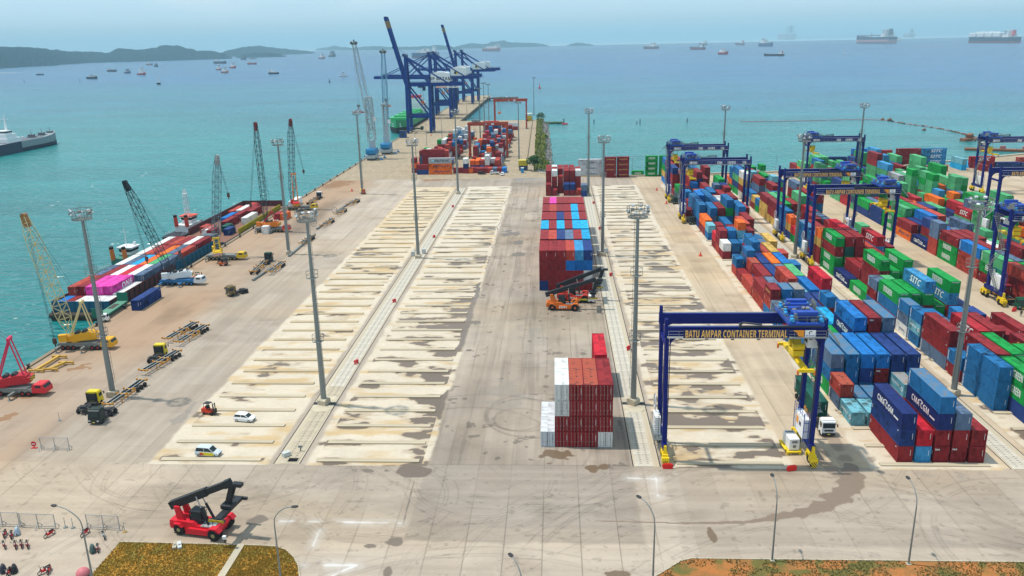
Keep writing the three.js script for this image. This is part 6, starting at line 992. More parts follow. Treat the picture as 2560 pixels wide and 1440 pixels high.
// cab-over tractor, front at +z, 6.4 m long
function tractor(label, p, turn, cabC, chassisM = M_dkMetal) {
  const t = thing('truck_tractor', label, 'truck', [p.x, 0, p.z], turn), C = mat(cabC, 0.42);
  new MB().box(0.9, 0.28, 6.0, 0, 0.85, -0.1).box(2.2, 0.1, 1.1, 0, 1.15, -1.6).box(0.8, 0.55, 1.2, -0.8, 0.75, 0.6).tube(V(0.85, 0.75, 0.1), V(0.85, 0.75, 1.3), 0.32, 0.32, 8).box(1.0, 0.14, 1.1, 0, 1.25, -1.7).build('chassis', chassisM, t);
  for (const s of [-1, 1]) new MB().box(0.55, 0.06, 1.3, s * 0.9, 1.12, -1.75).build('mudguard', chassisM, t);
  const cab = new MB().hull([[[-1.2, 0.55, 1.1], [1.2, 0.55, 1.1], [1.2, 2.85, 1.1], [-1.2, 2.85, 1.1]], [[-1.22, 0.5, 2.6], [1.22, 0.5, 2.6], [1.16, 2.9, 2.35], [-1.16, 2.9, 2.35]], [[-1.2, 0.5, 3.0], [1.2, 0.5, 3.0], [1.06, 2.72, 2.75], [-1.06, 2.72, 2.75]]]).rbox(2.1, 0.2, 1.3, 0.08, 0, 2.92, 1.8).build('cab', C, t);
  new MB().box(2.05, 0.85, 0.05, 0, 2.12, 2.88, -0.11).build('windscreen', M_glass, cab); for (const s of [-1, 1]) { new MB().box(0.04, 0.72, 0.95, s * 1.2, 2.12, 2.02).build('side_window', M_glass, cab); new MB().box(0.12, 0.5, 0.24, s * 1.42, 2.15, 2.9).bar(V(s * 1.15, 2.4, 2.75), V(s * 1.42, 2.4, 2.9), 0.05).build('mirror', M_black, cab); new MB().box(0.42, 0.2, 0.06, s * 0.85, 0.85, 3.0).build('headlight', M_light, cab); }
  new MB().box(2.3, 0.42, 0.1, 0, 0.62, 2.98).box(1.5, 0.3, 0.05, 0, 1.25, 2.97).build('bumper', M_dkMetal, cab); new MB().box(0.5, 0.14, 0.04, 0, 0.6, 3.05).build('number_plate', M_plate, cab);
  new MB().box(2.2, 1.5, 0.1, 0, 1.9, 0.95).box(0.12, 2.1, 0.12, -0.95, 1.9, 0.85).box(0.12, 2.1, 0.12, 0.95, 1.9, 0.85).build('cab_guard', M_dkMetal, t);
  wheels(t, [[-1.02, 2.0], [1.02, 2.0], [-0.95, -1.1], [0.95, -1.1], [-0.95, -2.35], [0.95, -2.35]], 0.5, 0.42, M_dkMetal);
  return t;
}
// skeletal container trailer, kingpin at +z, 12.4 m long
let trailerProto;
function trailer(label, p, turn, load) {
  if (!trailerProto) {
    const t = trailerProto = thing('skeletal_trailer', 'x', 'trailer');
    const f = new MB(); for (const s of [-0.46, 0.46]) f.box(0.16, 0.36, 12.2, s, 1.15, 0); for (let z = -5.8; z < 6; z += 1.15) f.box(0.9, 0.16, 0.12, 0, 1.15, z); f.build('frame', M_trailer, t);
    for (const s of [-0.46, 0.46]) new MB().box(0.18, 0.05, 12.1, s, 1.36, 0).build('frame_rail', M_trailRail, t);
    for (const z of [-5.95, -1.2, 1.2, 5.95]) new MB().box(2.44, 0.24, 0.3, 0, 1.22, z).box(0.24, 0.2, 0.3, -1.1, 1.42, z).box(0.24, 0.2, 0.3, 1.1, 1.42, z).build('bolster', M_trailOr, t);
    for (const s of [-1, 1]) new MB().box(0.12, 1.0, 0.14, s * 0.8, 0.55, 2.6).box(0.3, 0.08, 0.3, s * 0.8, 0.05, 2.6).build('landing_leg', M_trailOr, t);
    for (const s of [-1, 1]) new MB().box(0.06, 0.3, 4.0, s * 1.1, 0.85, 0.2).build('side_guard', M_trailOr, t);
    for (const s of [-1, 1]) new MB().box(0.3, 0.14, 0.06, s * 0.9, 1.0, -6.12).build('tail_light', M_rearLamp, t);
    wheels(t, [[-0.95, -2.6], [0.95, -2.6], [-0.95, -3.9], [0.95, -3.9], [-0.95, -5.2], [0.95, -5.2]], 0.5, 0.46, M_dkMetal);
    t.position.set(p.x, 0, p.z); t.rotation.y = turn; t.userData.label = label; t.userData.group = 'skeletal trailers parked in the yard'; return t;
  }
  return copy(trailerProto, [p.x, 0, p.z], turn, label, 'skeletal trailers parked in the yard');
}
const midOf = (a, b) => a.clone().add(b).multiplyScalar(0.5);
{
  const A = (x, y, h = 0.9) => at(x, y, h);
  const tr = (label, a, b) => { const p = A(...a), q = A(...b), d = q.clone().sub(p).setY(0).normalize(), m = p.clone().addScaledVector(d, 6.2); return trailer(label, m, ahead(q, p)); };   // a kingpin end, b tail
  tr('skeletal trailer hitched to the dark green truck', [268, 1015], [362, 948]);
  tr('skeletal trailer beside the second yellow tractor', [357, 930], [442, 880]);
  tr('orange ended skeletal trailer, left of a parked pair', [415, 850], [492, 805]);
  tr('orange ended skeletal trailer, right of a parked pair', [444, 858], [518, 812]);
  tr('grey skeletal trailer beside the green tractor', [672, 682], [720, 645]);
  tr('grey skeletal trailer just past the green tractor with trailer', [752, 610], [792, 582]);
  tr('skeletal trailer by a spoked reel, middle of the quay row', [805, 565], [835, 545]);
  tr('skeletal trailer near the far end of the quay row', [840, 537], [868, 518]);
  tr('farthest skeletal trailer of the quay row', [870, 512], [900, 496]);
  tr('green skeletal trailer hitched behind the green tractor', [660, 655], [628, 685]);
  tr('dark skeletal trailer hitched behind the white tractor', [790, 495], [757, 518]);
  const along = 0;
  tractor('dark green tractor facing the camera with a long trailer', A(258, 1035), ahead(A(362, 948), A(268, 1015)), [0.018, 0.03, 0.026]);
  tractor('yellow cab tractor parked behind the dark green truck', A(224, 1010), ahead(A(205, 1025), A(245, 995)), [0.72, 0.55, 0.02]);
  tractor('yellow cab tractor farther up the quay lane', A(393, 888), ahead(A(375, 903), A(412, 872)), [0.72, 0.55, 0.02]);
  tractor('olive brown tractor without trailer, middle of the quay lane', A(593, 728), ahead(A(618, 722), A(575, 732)), [0.17, 0.12, 0.05]);
  tractor('green tractor with a green trailer on the quay lane', A(668, 650), ahead(A(628, 685), A(665, 652)), [0.02, 0.07, 0.045]);
  tractor('white cab tractor at the far end of the berth', A(796, 492), ahead(A(757, 518), A(793, 493)), [0.7, 0.71, 0.7]);
  // trucks under the gantry cranes
  const lane = (label, lx, lz, c, load) => { tractor(label + ' in the lane under a gantry crane', V(lx, 0, lz), 0, c); const t = trailer('loaded trailer behind the ' + label, V(lx, 0, lz - 8.0), 0); if (load) { const k = load; const [, word] = CODES[k[0]]; const g = CG[k[1]], o = thing('shipping_container', word + ' container riding on the truck trailer of the ' + label, 'shipping container', [lx, 1.5, lz - 8.2]); part(o, 'body', g.closed, paint(k[0], 1)); part(o, 'roof', g.roof, paint(k[0], 1)); part(o, 'frame', g.frame, paint(k[0], 1)); const l = lettering('STRIP', k[1]); l.geos.forEach((q, i) => q && part(o, i < 2 ? 'lettering' : 'end_marking', q, l.mtl)); } };
  lane('white truck', 47.2, -133.4, [0.72, 0.73, 0.73], ['k', 40]);
  lane('black truck', 51.2, -304.6, [0.02, 0.03, 0.028], ['m', 20]);
  lane('dark green truck', 50.8, -345, [0.015, 0.05, 0.035], null);
  lane('green truck', 116.8, -202.6, [0.01, 0.09, 0.05], ['t', 20]);
  lane('olive truck', 138.5, -270, [0.06, 0.06, 0.04], null);
}
// reach stackers: front at +x
function reachStacker(label, pos, turn, bodyC, o = {}) {
  const t = thing('reach_stacker', label, 'reach stacker', pos, turn, undefined), B = mat(bodyC, 0.4), K = mat([0.022, 0.025, 0.03], 0.45);
  new MB().prism([[-4.3, 1.0], [-4.3, 1.9], [-3.6, 2.2], [-1.0, 2.1], [-0.4, 1.6], [2.2, 1.6], [3.0, 2.0], [3.3, 1.5], [3.0, 0.7], [-2.8, 0.6], [-3.4, 1.0]], 2.7).build('chassis', B, t);
  for (const s of [-1, 1]) { new MB().prism([[-2.2, 0.5], [1.4, 0.5], [1.9, 1.3], [-1.6, 1.4]], 0.5, 0, 0, s * 1.5).build('side_tank', B, t); new MB().prism([[1.5, 1.6], [2.2, 2.1], [3.2, 2.1], [3.7, 1.5], [3.4, 1.5], [2.9, 1.9], [2.2, 1.9]], 0.9, 0, 0, s * 1.85).build('mudguard', B, t); new MB().prism([[-4.2, 1.5], [-3.9, 1.95], [-2.9, 1.9], [-2.5, 1.4], [-2.8, 1.4], [-3.2, 1.75], [-3.8, 1.75]], 0.7, 0, 0, s * 1.45).build('mudguard', B, t); }
  new MB().box(2.1, 0.08, 1.5, 1.2, 1.68, 0.6).build('deck_plate', M_steel, t);
  const zw = (r, w, x, z) => { const q = new MB().wheel(r, w, x, r, z, 'z').build('wheel', M_tyre, t); new MB().tube(V(x, r, z + Math.sign(z) * w * 0.46), V(x, r, z + Math.sign(z) * w * 0.52), r * 0.45, r * 0.3, 10).build('rim', o.rim ?? M_hub, q); };
  for (const s of [-1, 1]) { zw(0.92, 0.62, 2.55, s * 1.9); zw(0.92, 0.55, 2.55, s * 1.22); zw(0.86, 0.6, -3.3, s * 1.35); }
  new MB().box(1.6, 1.3, 2.5, -4.0, 1.45, 0).rbox(0.7, 1.0, 2.6, 0.2, -4.6, 1.4, 0).build('counterweight', B, t);
  for (const s of [-1, 1]) new MB().prism([[-3.6, 1.8], [-2.4, 1.8], [-3.2, 4.2], [-4.0, 4.2]], 0.35, 0, 0, s * 0.85).build('boom_bracket', B, t);
  const cab = new MB().hull([[[-1.8, 1.7, -0.75], [0.1, 1.7, -0.75], [-0.2, 3.5, -0.7], [-1.6, 3.5, -0.7]], [[-1.8, 1.7, 0.75], [0.1, 1.7, 0.75], [-0.2, 3.5, 0.7], [-1.6, 3.5, 0.7]]]).build('cab', M_glass, t); new MB().box(1.7, 0.1, 1.6, -0.9, 3.55, 0).box(0.1, 1.9, 0.1, -1.75, 2.6, 0.76).box(0.1, 1.9, 0.1, 0.0, 2.6, 0.76).box(2, 0.5, 1.6, -0.85, 1.75, 0).build('cab_frame', o.cab ?? K, cab);
  const P0 = V(-4.6, 4.0, 0), P1 = V(...(o.tip ?? [4.6, 8.3, 0])), d = P1.clone().sub(P0).normalize(), mid = P0.clone().lerp(P1, 0.62);
  const bo = new MB().bar(P0.clone().addScaledVector(d, -0.5), mid, 0.95, 1.15).bar(P0.clone().lerp(P1, 0.4), P1, 0.75, 0.9); const bm = bo.build('boom', K, t); new MB().bar(P1.clone().addScaledVector(d, -0.6), P1.clone().addScaledVector(d, 0.5), 0.85, 1.1).build('boom_head', K, bm);
  for (const s of [-0.75, 0.75]) { new MB().tube(V(1.1, 1.8, s), V(1.1, 1.8, s).lerp(P0.clone().lerp(P1, 0.45).setZ(s * 0.7), 0.6), 0.19, 0.19, 8).build('lift_cylinder', K, t); new MB().tube(V(1.1, 1.8, s).lerp(P0.clone().lerp(P1, 0.45).setZ(s * 0.7), 0.55), P0.clone().lerp(P1, 0.45).setZ(s * 0.7), 0.1, 0.1, 8).build('cylinder_rod', M_chrome, t); }
  const h0 = P1.clone().add(V(0.7, -0.1, 0)), h1 = P1.clone().add(V(o.hang ?? -0.4, -3.3, 0));
  const hd = new MB().bar(h0, h1, 0.75, 0.7).bar(h0.clone().add(V(0.55, 0.2, 0)), h1.clone().add(V(0.55, 0.5, 0)), 0.28).rbox(1.7, 0.7, 1.6, 0.15, h1.x, h1.y - 0.2, 0).box(1.4, 0.5, 0.8, h0.x + 0.8, h0.y + 0.1, 0).build('rotator_head', K, t);
  const sp = new MB().box(1.0, 0.45, 6.0, h1.x, h1.y - 0.75, 0).box(2.3, 0.35, 0.4, h1.x, h1.y - 0.8, 3).box(2.3, 0.35, 0.4, h1.x, h1.y - 0.8, -3).build('spreader', K, t); new MB().box(2.36, 0.36, 0.1, h1.x, h1.y - 0.8, 3.25).build('striped_end', M_stripe, sp);
  const r = new MB().rail([V(-0.2, 1.75, 1.3), V(2.2, 1.75, 1.3)], 0.9, 0.03, 0.8).rail([V(-2.2, 2.1, -1.3), V(-0.4, 2.1, -1.3)], 1, 0.03, 0.8); r.build('hand_rails', K, t);
  if (o.logo) { const q = new MB(); for (let i = 0; i < 5; i++) q.box(0.22, 0.7 - i * 0.05, 0.02, -1.4 + i * 0.42, 1.05, 1.765, 0, 0, -0.2); q.build('side_emblem', M_boardW, t).userData = { kind: 'stuff' }; }
  return t;
}
reachStacker('big red reach stacker with raised black boom, alone in front', [-50.7, 0, -100], -0.17, [0.62, 0.015, 0.03]);
reachStacker('orange reach stacker before the middle stack, boom pointing right', [2.4, 0, -202], -0.04, [0.62, 0.15, 0.02], { tip: [7.4, 8.0, 0], logo: true, rim: mat([0.55, 0.12, 0.05], 0.5), hang: -0.2 });
reachStacker('red reach stacker just behind the orange one', [5.2, 0, -209.5], -0.04, [0.52, 0.05, 0.03], { tip: [6.4, 8.6, 0], logo: true, hang: -0.2 });
// forklift, cars, small trucks
function forklift(label, pos, turn, c = [0.60, 0.05, 0.02]) {
  const t = thing('forklift', label, 'forklift', pos, turn), C = mat(c, 0.45);
  new MB().prism([[-1.3, 0.45], [-1.35, 1.25], [-0.4, 1.35], [-0.2, 0.9], [0.6, 0.9], [0.9, 0.5]], 1.2).build('body', C, t); new MB().rbox(0.5, 0.9, 1.15, 0.12, -1.3, 0.8, 0).build('counterweight', C, t); new MB().box(0.6, 0.5, 0.6, -0.4, 1.5, 0).build('seat', M_black, t);
  const g = new MB(); for (const s of [-0.5, 0.5]) g.bar(V(-1.0, 1.3, s), V(-0.8, 2.3, s), 0.07).bar(V(0.6, 0.9, s), V(0.3, 2.3, s), 0.07); g.box(1.3, 0.06, 1.15, -0.25, 2.33, 0).build('overhead_guard', M_dkMetal, t);
  const m = new MB(); for (const s of [-0.3, 0.3]) m.box(0.14, 2.2, 0.14, 1.05, 1.25, s); m.box(0.1, 0.1, 0.7, 1.05, 2.2, 0).box(0.08, 0.9, 1.1, 1.18, 0.75, 0).build('mast', M_dkMetal, t); for (const s of [-0.3, 0.3]) new MB().box(1.1, 0.05, 0.12, 1.7, 0.2, s).build('fork', M_dkMetal, t);
  for (const [x, r] of [[0.65, 0.36], [-0.95, 0.3]]) for (const s of [-0.52, 0.52]) new MB().wheel(r, 0.26, x, r, s, 'z').build('wheel', M_tyre, t);
}
forklift('red forklift truck by the white hatchback', [-66.1, 0, -138.6], -0.25);
{ const p = at(560, 664); forklift('orange forklift beside the yellow lattice crane', [p.x, 0, p.z], 0.1, [0.55, 0.12, 0.03]); const q = at(497, 700); forklift('orange forklift behind the white and blue crane', [q.x, 0, q.z], 0.3, [0.55, 0.12, 0.03]); }
function car(label, pos, turn, c, o = {}) {
  const t = thing(o.name ?? 'parked_car', label, 'car', pos, turn), C = mat(c, 0.28), L = (o.L ?? 3.9) / 2, H = o.H ?? 1.5, w = 0.84;
  const sec = (x, y0, y1, k = 1) => [[x, y0, -w * k], [x, y1 * 0.62 + y0 * 0.38, -w * 1.03 * k], [x, y1, -w * 0.93 * k], [x, y1, w * 0.93 * k], [x, y1 * 0.62 + y0 * 0.38, w * 1.03 * k], [x, y0, w * k]];
  new MB().hull([sec(-L, 0.45, 0.8, 0.86), sec(-L + 0.15, 0.25, 0.98, 0.97), sec(-L * 0.4, 0.22, 0.97), sec(L * 0.35, 0.22, 0.95), sec(L * 0.82, 0.25, 0.84, 0.97), sec(L, 0.4, 0.66, 0.84)]).build('body', C, t);
  const gh = [[-L + 0.12, 0.95], [-L + 0.42, H - 0.03], [-L * 0.2, H], [L * 0.22, H - 0.06], [L * 0.56, 0.93]];
  new MB().prism(gh, 1.36).build('cabin_glass', M_glass, t); const rf = new MB().prism([[-L + 0.38, H - 0.06], [-L + 0.42, H], [-L * 0.2, H + 0.03], [L * 0.22, H - 0.03], [L * 0.28, H - 0.1]], 1.38).build('roof', C, t);
  for (const s of [-0.69, 0.69]) { const p = new MB(); for (const [a, b] of [[gh[0], gh[1]], [[-L * 0.18, 0.95], [-L * 0.2, H]], [gh[4], gh[3]]]) p.bar(V(a[0], a[1], s), V(b[0], b[1], s), 0.09); p.build('door_pillars', C, t).userData = { kind: 'stuff' }; }
  for (const x of [-L * 0.62, L * 0.64]) for (const s of [-0.74, 0.74]) { const q = new MB().wheel(0.31, 0.22, x, 0.31, s, 'z').build('wheel', M_tyre, t); new MB().tube(V(x, 0.31, s + Math.sign(s) * 0.105), V(x, 0.31, s + Math.sign(s) * 0.115), 0.2, 0.18, 8).build('rim', M_chrome, q); }
  for (const s of [-0.6, 0.6]) { new MB().box(0.16, 0.14, 0.34, L - 0.1, 0.66, s).build('headlight', M_light, t); new MB().box(0.08, 0.24, 0.2, -L + 0.04, 0.8, s).build('tail_light', M_rearLamp, t); }
  new MB().box(0.06, 0.22, 0.9, L - 0.02, 0.45, 0).build('grille', M_black, t); if (o.extra) o.extra(t, L); return t;
}
car('white hatchback parked on the left sleepers', [-58.3, 0, -135.9], -0.16, [0.80, 0.80, 0.80]);
car('silver people carrier with yellow side, parked on the nearest sleepers', [-59.7, 0, -122.6], -0.1, [0.52, 0.58, 0.62], { L: 4.3, H: 1.68, extra: (t, L) => { const y = new MB().prism([[-0.9, 0.35], [L - 0.75, 0.35], [L - 0.85, 0.9], [-1.2, 0.92]], 0.02, 0, 0, 0.872).build('yellow_side_panel', mat([0.75, 0.62, 0.02], 0.4), t); new MB().prism([[-1.1, 0.4], [-0.3, 0.4], [-0.7, 0.85], [-1.15, 0.85]], 0.02, 0, 0, 0.886).build('red_side_patch', mat([0.6, 0.05, 0.03], 0.4), t); } });
{ const p = at(1205, 436), q = at(1256, 438), r = at(1237, 436); car('dark car parked before the pier containers', [p.x, 0, p.z], 0, [0.03, 0.02, 0.025], { L: 4.4, H: 1.7 }); car('white car at the right of the pier front', [q.x, 0, q.z], -1.57, [0.75, 0.75, 0.75]);
  const pick2 = (label, g, turn, cargo, bed) => { const t = thing('light_truck', label, 'truck', [g.x, 0, g.z], turn), W = mat([0.74, 0.74, 0.73], 0.4); const cb = new MB().prism([[0.9, 0.5], [2.5, 0.5], [2.45, 1.2], [2.1, 2.0], [1.0, 2.05]], 1.7).build('cab', W, t); new MB().box(0.05, 0.6, 1.5, 2.3, 1.6, 0, 0, 0, 0.42).box(0.8, 0.5, 1.74, 1.6, 1.6, 0).build('window', M_glass, cb); const b = new MB().box(3.2, 0.1, 1.8, -0.8, 0.85, 0).box(3.2, 0.4, 0.06, -0.8, 1.05, 0.87).box(3.2, 0.4, 0.06, -0.8, 1.05, -0.87).box(0.06, 0.4, 1.8, -2.4, 1.05, 0).build('cargo_bed', bed, t); new MB().box(4.4, 0.2, 0.8, 0, 0.6, 0).build('chassis', M_dkMetal, t); for (const x of [-1.4, 1.7]) for (const s of [-0.75, 0.75]) new MB().wheel(0.36, 0.24, x, 0.36, s, 'z').build('wheel', M_tyre, t); };
  pick2('white light truck parked before the pier containers', r, Math.PI, null, mat([0.7, 0.7, 0.68], 0.5)); const s = at(1462, 756); pick2('white light truck with yellow bed beside the reach stackers', s, -0.05, null, mat([0.6, 0.5, 0.05], 0.5)); const u = at(247, 805); pick2('small pale truck beside the green flatbed', u, 0.3, null, M_dkMetal);
}
// green flatbed with end boards, spoked reels and pipes on the quay lane
{
  const G = mat([0.02, 0.16, 0.10], 0.6), G2 = mat([0.10, 0.25, 0.17], 0.7), p = at(255, 800), q = at(302, 768), t = thing('flatbed_trailer', 'green flatbed trailer with upright end boards by the near barge', 'trailer', [(p.x + q.x) / 2, 0, (p.z + q.z) / 2], ahead(p, q));
  new MB().box(2.8, 0.3, 14, 0, 1.2, 0).build('load_bed', G2, t); new MB().box(1.5, 0.05, 4, 0.2, 1.38, 2).build('dark_patch', M_bedDark(), t); for (const z of [7, -7]) new MB().box(2.9, 2.6, 0.2, 0, 2.4, z).build('end_board', G, t); for (const s of [-1, 1]) new MB().box(0.12, 0.3, 14, s * 1.4, 1.1, 0).build('side_rail', G, t);
  wheels(t, [[-1, -4], [1, -4], [-1, -5.2], [1, -5.2], [-1, 4.8], [1, 4.8]], 0.5, 0.4, M_dkMetal); new MB().box(0.2, 1.1, 0.2, 0.9, 0.55, 3).box(0.2, 1.1, 0.2, -0.9, 0.55, 3).build('landing_leg', G, t);
  function M_bedDark() { return mat([0.07, 0.06, 0.05], 0.9); }
  [[785, 566, 'beside the middle trailer'], [836, 531, 'beside the farther trailer']].forEach(([x, y, w], i) => { const a = at(x, y), r = thing('spoked_reel', 'steel spoked cable reel ' + w + ' on the quay lane', 'reel', [a.x, 1.15, a.z], 0.5, 'spoked reels on the quay lane'); new MB().add(new THREE.TorusGeometry(1.1, 0.09, 6, 18)).build('rim', M_galvDk, r); const m = new MB(); for (let k = 0; k < 6; k++) m.bar(V(0, 0, 0), V(1.1 * Math.cos(k * 1.047), 1.1 * Math.sin(k * 1.047), 0), 0.06); m.build('spokes', M_galvDk, r).userData = { kind: 'stuff' }; });
  [[[632, 700], [680, 668], 'nearest, beside the green tractor'], [[722, 640], [788, 585], 'middle, running to the parked trailer'], [[792, 572], [830, 545], 'third along the quay lane'], [[842, 528], [882, 502], 'farthest along the quay lane']].forEach(([a, b, w]) => { const P = at(a[0], a[1], 0.35), Q = at(b[0], b[1], 0.35), t2 = thing('steel_pipe', 'long grey steel pipe lying on the quay lane, ' + w, 'pipe'); new MB().tube(P, Q, 0.35, 0.35, 10).build('pipe', M_galv, t2); for (const k of [0.2, 0.8]) { const m = P.clone().lerp(Q, k); new MB().box(0.9, 0.16, 0.5, m.x, 0.06, m.z).build('timber_support', M_trailOr, t2); } });
  // yellow lifting beams lying on the quay
  const beamY = mat([0.55, 0.33, 0.06], 0.6);
  for (const [a, b, w] of [[[90, 925], [148, 890], 'longer, under the hook block'], [[125, 922], [165, 905], 'shorter, beside the red crane']]) { const P = at(a[0], a[1], 0.6), Q = at(b[0], b[1], 0.6), t3 = thing('lifting_beam', 'yellow H shaped lifting beam on the quay, ' + w, 'lifting beam'), d = Q.clone().sub(P).normalize(); new MB().bar(P, Q, 0.55, 0.5).build('main_beam', beamY, t3); for (const E of [P, Q]) { new MB().box(3.4, 0.4, 0.4, E.x, 0.55, E.z).build('cross_beam', beamY, t3); for (const s of [-1.5, 1.5]) new MB().box(0.3, 0.45, 0.35, E.x + s, 0.22, E.z).build('foot', beamY, t3); } }
  // yellow machine at the foot of the far mast
  const y = at(905, 483), ym = thing('yard_sweeper', 'yellow and red sweeper at the foot of the far quay mast', 'sweeper', [y.x + 0.6, 0, y.z + 1], 0.4); new MB().rbox(1.8, 1.6, 3.4, 0.25, 0, 1.4, -0.6).build('hopper', mat([0.7, 0.6, 0.06], 0.5), ym); new MB().rbox(1.8, 1.9, 1.6, 0.2, 0, 1.5, 1.9).build('cab', mat([0.4, 0.1, 0.06], 0.5), ym); new MB().box(1.84, 0.8, 1.2, 0, 1.9, 2.0).build('window', M_glass, ym); wheels(ym, [[-0.9, 1.8], [0.9, 1.8], [-0.9, -1.4], [0.9, -1.4]], 0.5, 0.35, M_dkMetal);
}
// generator on a yellow skid under the near gantry
{
  const t = thing('generator', 'white generator on a yellow skid under the near gantry crane', 'generator', [39.4, 0, -126], 0.05), W = mat([0.74, 0.75, 0.75], 0.45);
  const k = new MB(); for (const s of [-1, 1]) k.box(0.3, 0.28, 4.0, s * 0.9, 0.55, 0).tube(V(s * 1.25, 0.75, -1.6), V(s * 1.25, 0.75, 1.6), 0.16, 0.16, 8); k.box(2.4, 0.25, 0.4, 0, 0.55, 2).box(2.4, 0.25, 0.4, 0, 0.55, -2); k.build('skid', M_yel, t);
  for (const x of [-1, 1]) for (const z of [-1.8, 1.8]) new MB().box(0.35, 0.45, 0.35, x, 0.22, z).build('skid_foot', M_yel, t);
  for (let i = 0; i < 3; i++) new MB().rbox(1.7, 2.0, 1.12, 0.06, 0.1, 1.72, -1.15 + i * 1.15).build('housing', W, t); new MB().box(0.9, 0.4, 0.04, 0.1, 2.2, 1.74).box(0.5, 0.5, 0.04, 0.1, 1.4, 1.74).build('vent', M_galvDk, t); new MB().box(1.4, 0.03, 0.6, 0.1, 2.74, -1.1).build('roof_vent', M_galvDk, t);
}
// motorcycles
function motorbike() {
  const t = thing('parked_motorbike', 'x', 'motorbike');
  for (const z of [-0.62, 0.62]) { const w = new MB().add(new THREE.TorusGeometry(0.26, 0.055, 6, 14), new THREE.Matrix4().makeRotationY(Math.PI / 2).setPosition(0, 0.3, z)); w.build('wheel', M_tyre, t); }
  new MB().hull([[[-0.1, 0.35, -0.55], [0.1, 0.35, -0.55], [0.12, 0.72, -0.7], [-0.12, 0.72, -0.7]], [[-0.14, 0.26, -0.1], [0.14, 0.26, -0.1], [0.14, 0.62, -0.1], [-0.14, 0.62, -0.1]], [[-0.14, 0.25, 0.2], [0.14, 0.25, 0.2], [0.12, 0.5, 0.25], [-0.12, 0.5, 0.25]], [[-0.2, 0.4, 0.45], [0.2, 0.4, 0.45], [0.14, 0.95, 0.42], [-0.14, 0.95, 0.42]]]).build('body', M_black, t);
  new MB().rbox(0.26, 0.12, 0.75, 0.05, 0, 0.76, -0.34).build('seat', M_tyre, t); new MB().bar(V(-0.34, 1.02, 0.34), V(0.34, 1.02, 0.34), 0.05).bar(V(0, 0.3, 0.62), V(0, 1.0, 0.38), 0.07).build('handlebar', M_galvDk, t); new MB().tube(V(0, 0.86, 0.5), V(0, 0.86, 0.58), 0.1, 0.1, 8).build('headlight', M_light, t);
  for (const s of [-1, 1]) new MB().bar(V(s * 0.3, 1.0, 0.36), V(s * 0.36, 1.18, 0.3), 0.03).box(0.12, 0.07, 0.02, s * 0.38, 1.2, 0.3).build('mirror', M_dkMetal, t);
  return t;
}
{
  const bg = 'motorbikes in the parking lot', spots = [[14, 1340, 0.4, 'red', 'at the left fence, leftmost'], [30, 1343, 0.5, 'black', 'under the left fence, beside the grey cover'], [12, 1368, 0.7, 'red', 'leftmost of the middle row'], [40, 1368, 0.6, 'black', 'leftmost of three close together'], [55, 1366, 0.6, 'black', 'middle of three close together'], [70, 1367, 0.6, 'red', 'rightmost of three close together'], [125, 1340, -0.4, 'black', 'alone before the middle fence'], [214, 1337, -0.2, 'black', 'at the left post of the right fence'], [261, 1344, 0.6, 'white', 'alone below the right fence'], [246, 1376, 0.5, 'black', 'beside the dark green cover'], [112, 1432, -0.5, 'red', 'near the bottom, right of the covered ones'], [124, 1430, 0.3, 'black', 'rightmost near the bottom edge'], [24, 1436, 0.3, 'black', 'near the bottom between covered ones']];
  const paintB = { red: mat([0.5, 0.03, 0.04], 0.35), white: mat([0.6, 0.6, 0.6], 0.35) };
  const m = motorbike();
  spots.forEach(([x, y, r, c, w], i) => { const p = at(x, y), label = c + ' motorbike ' + w; let o = m; if (!i) { m.position.copy(p); m.rotation.y = r; tag(m, label, 'motorbike', bg); } else o = copy(m, [p.x, 0, p.z], r, label, bg); o.rotation.z = 0.09; if (paintB[c]) o.children.find((q) => q.name === 'body').material = paintB[c]; });
  if (0) paintB.x;
  [[43, 1334, [0.34, 0.42, 0.50], 'pale grey cover at the left fence'], [232, 1378, [0.06, 0.10, 0.09], 'dark green cover in the middle of the lot'], [8, 1428, [0.03, 0.035, 0.05], 'dark blue cover at the bottom left corner'], [36, 1428, [0.02, 0.022, 0.026], 'black cover at the bottom left']].forEach(([x, y, c, w], i) => {
    const p = at(x, y), t = thing('covered_motorbike', 'motorbike under a ' + w, 'motorbike', [p.x, 0, p.z], 0.6, undefined), st = []; seed(i + 3); for (const [z, h, b] of [[-0.85, 0.45, 0.28], [-0.7, 0.8, 0.36], [-0.2, 0.84, 0.4], [0.2, 0.9, 0.42], [0.42, 1.12, 0.44], [0.62, 0.95, 0.34], [0.85, 0.4, 0.25]]) st.push([[-b, 0.08 + rr(0, 0.1), z], [-b * 0.8, h * 0.6, z], [-b * 0.3, h, z], [b * 0.3, h, z], [b * 0.8, h * 0.6, z], [b, 0.08 + rr(0, 0.1), z]]);
    new MB().hull(st).build('cover', mat(c, 0.6), t); for (const z of [-0.62, 0.62]) new MB().add(new THREE.TorusGeometry(0.24, 0.055, 5, 12), new THREE.Matrix4().makeRotationY(Math.PI / 2).setPosition(0, 0.3, z)).build('wheel', M_tyre, t);
  });
}
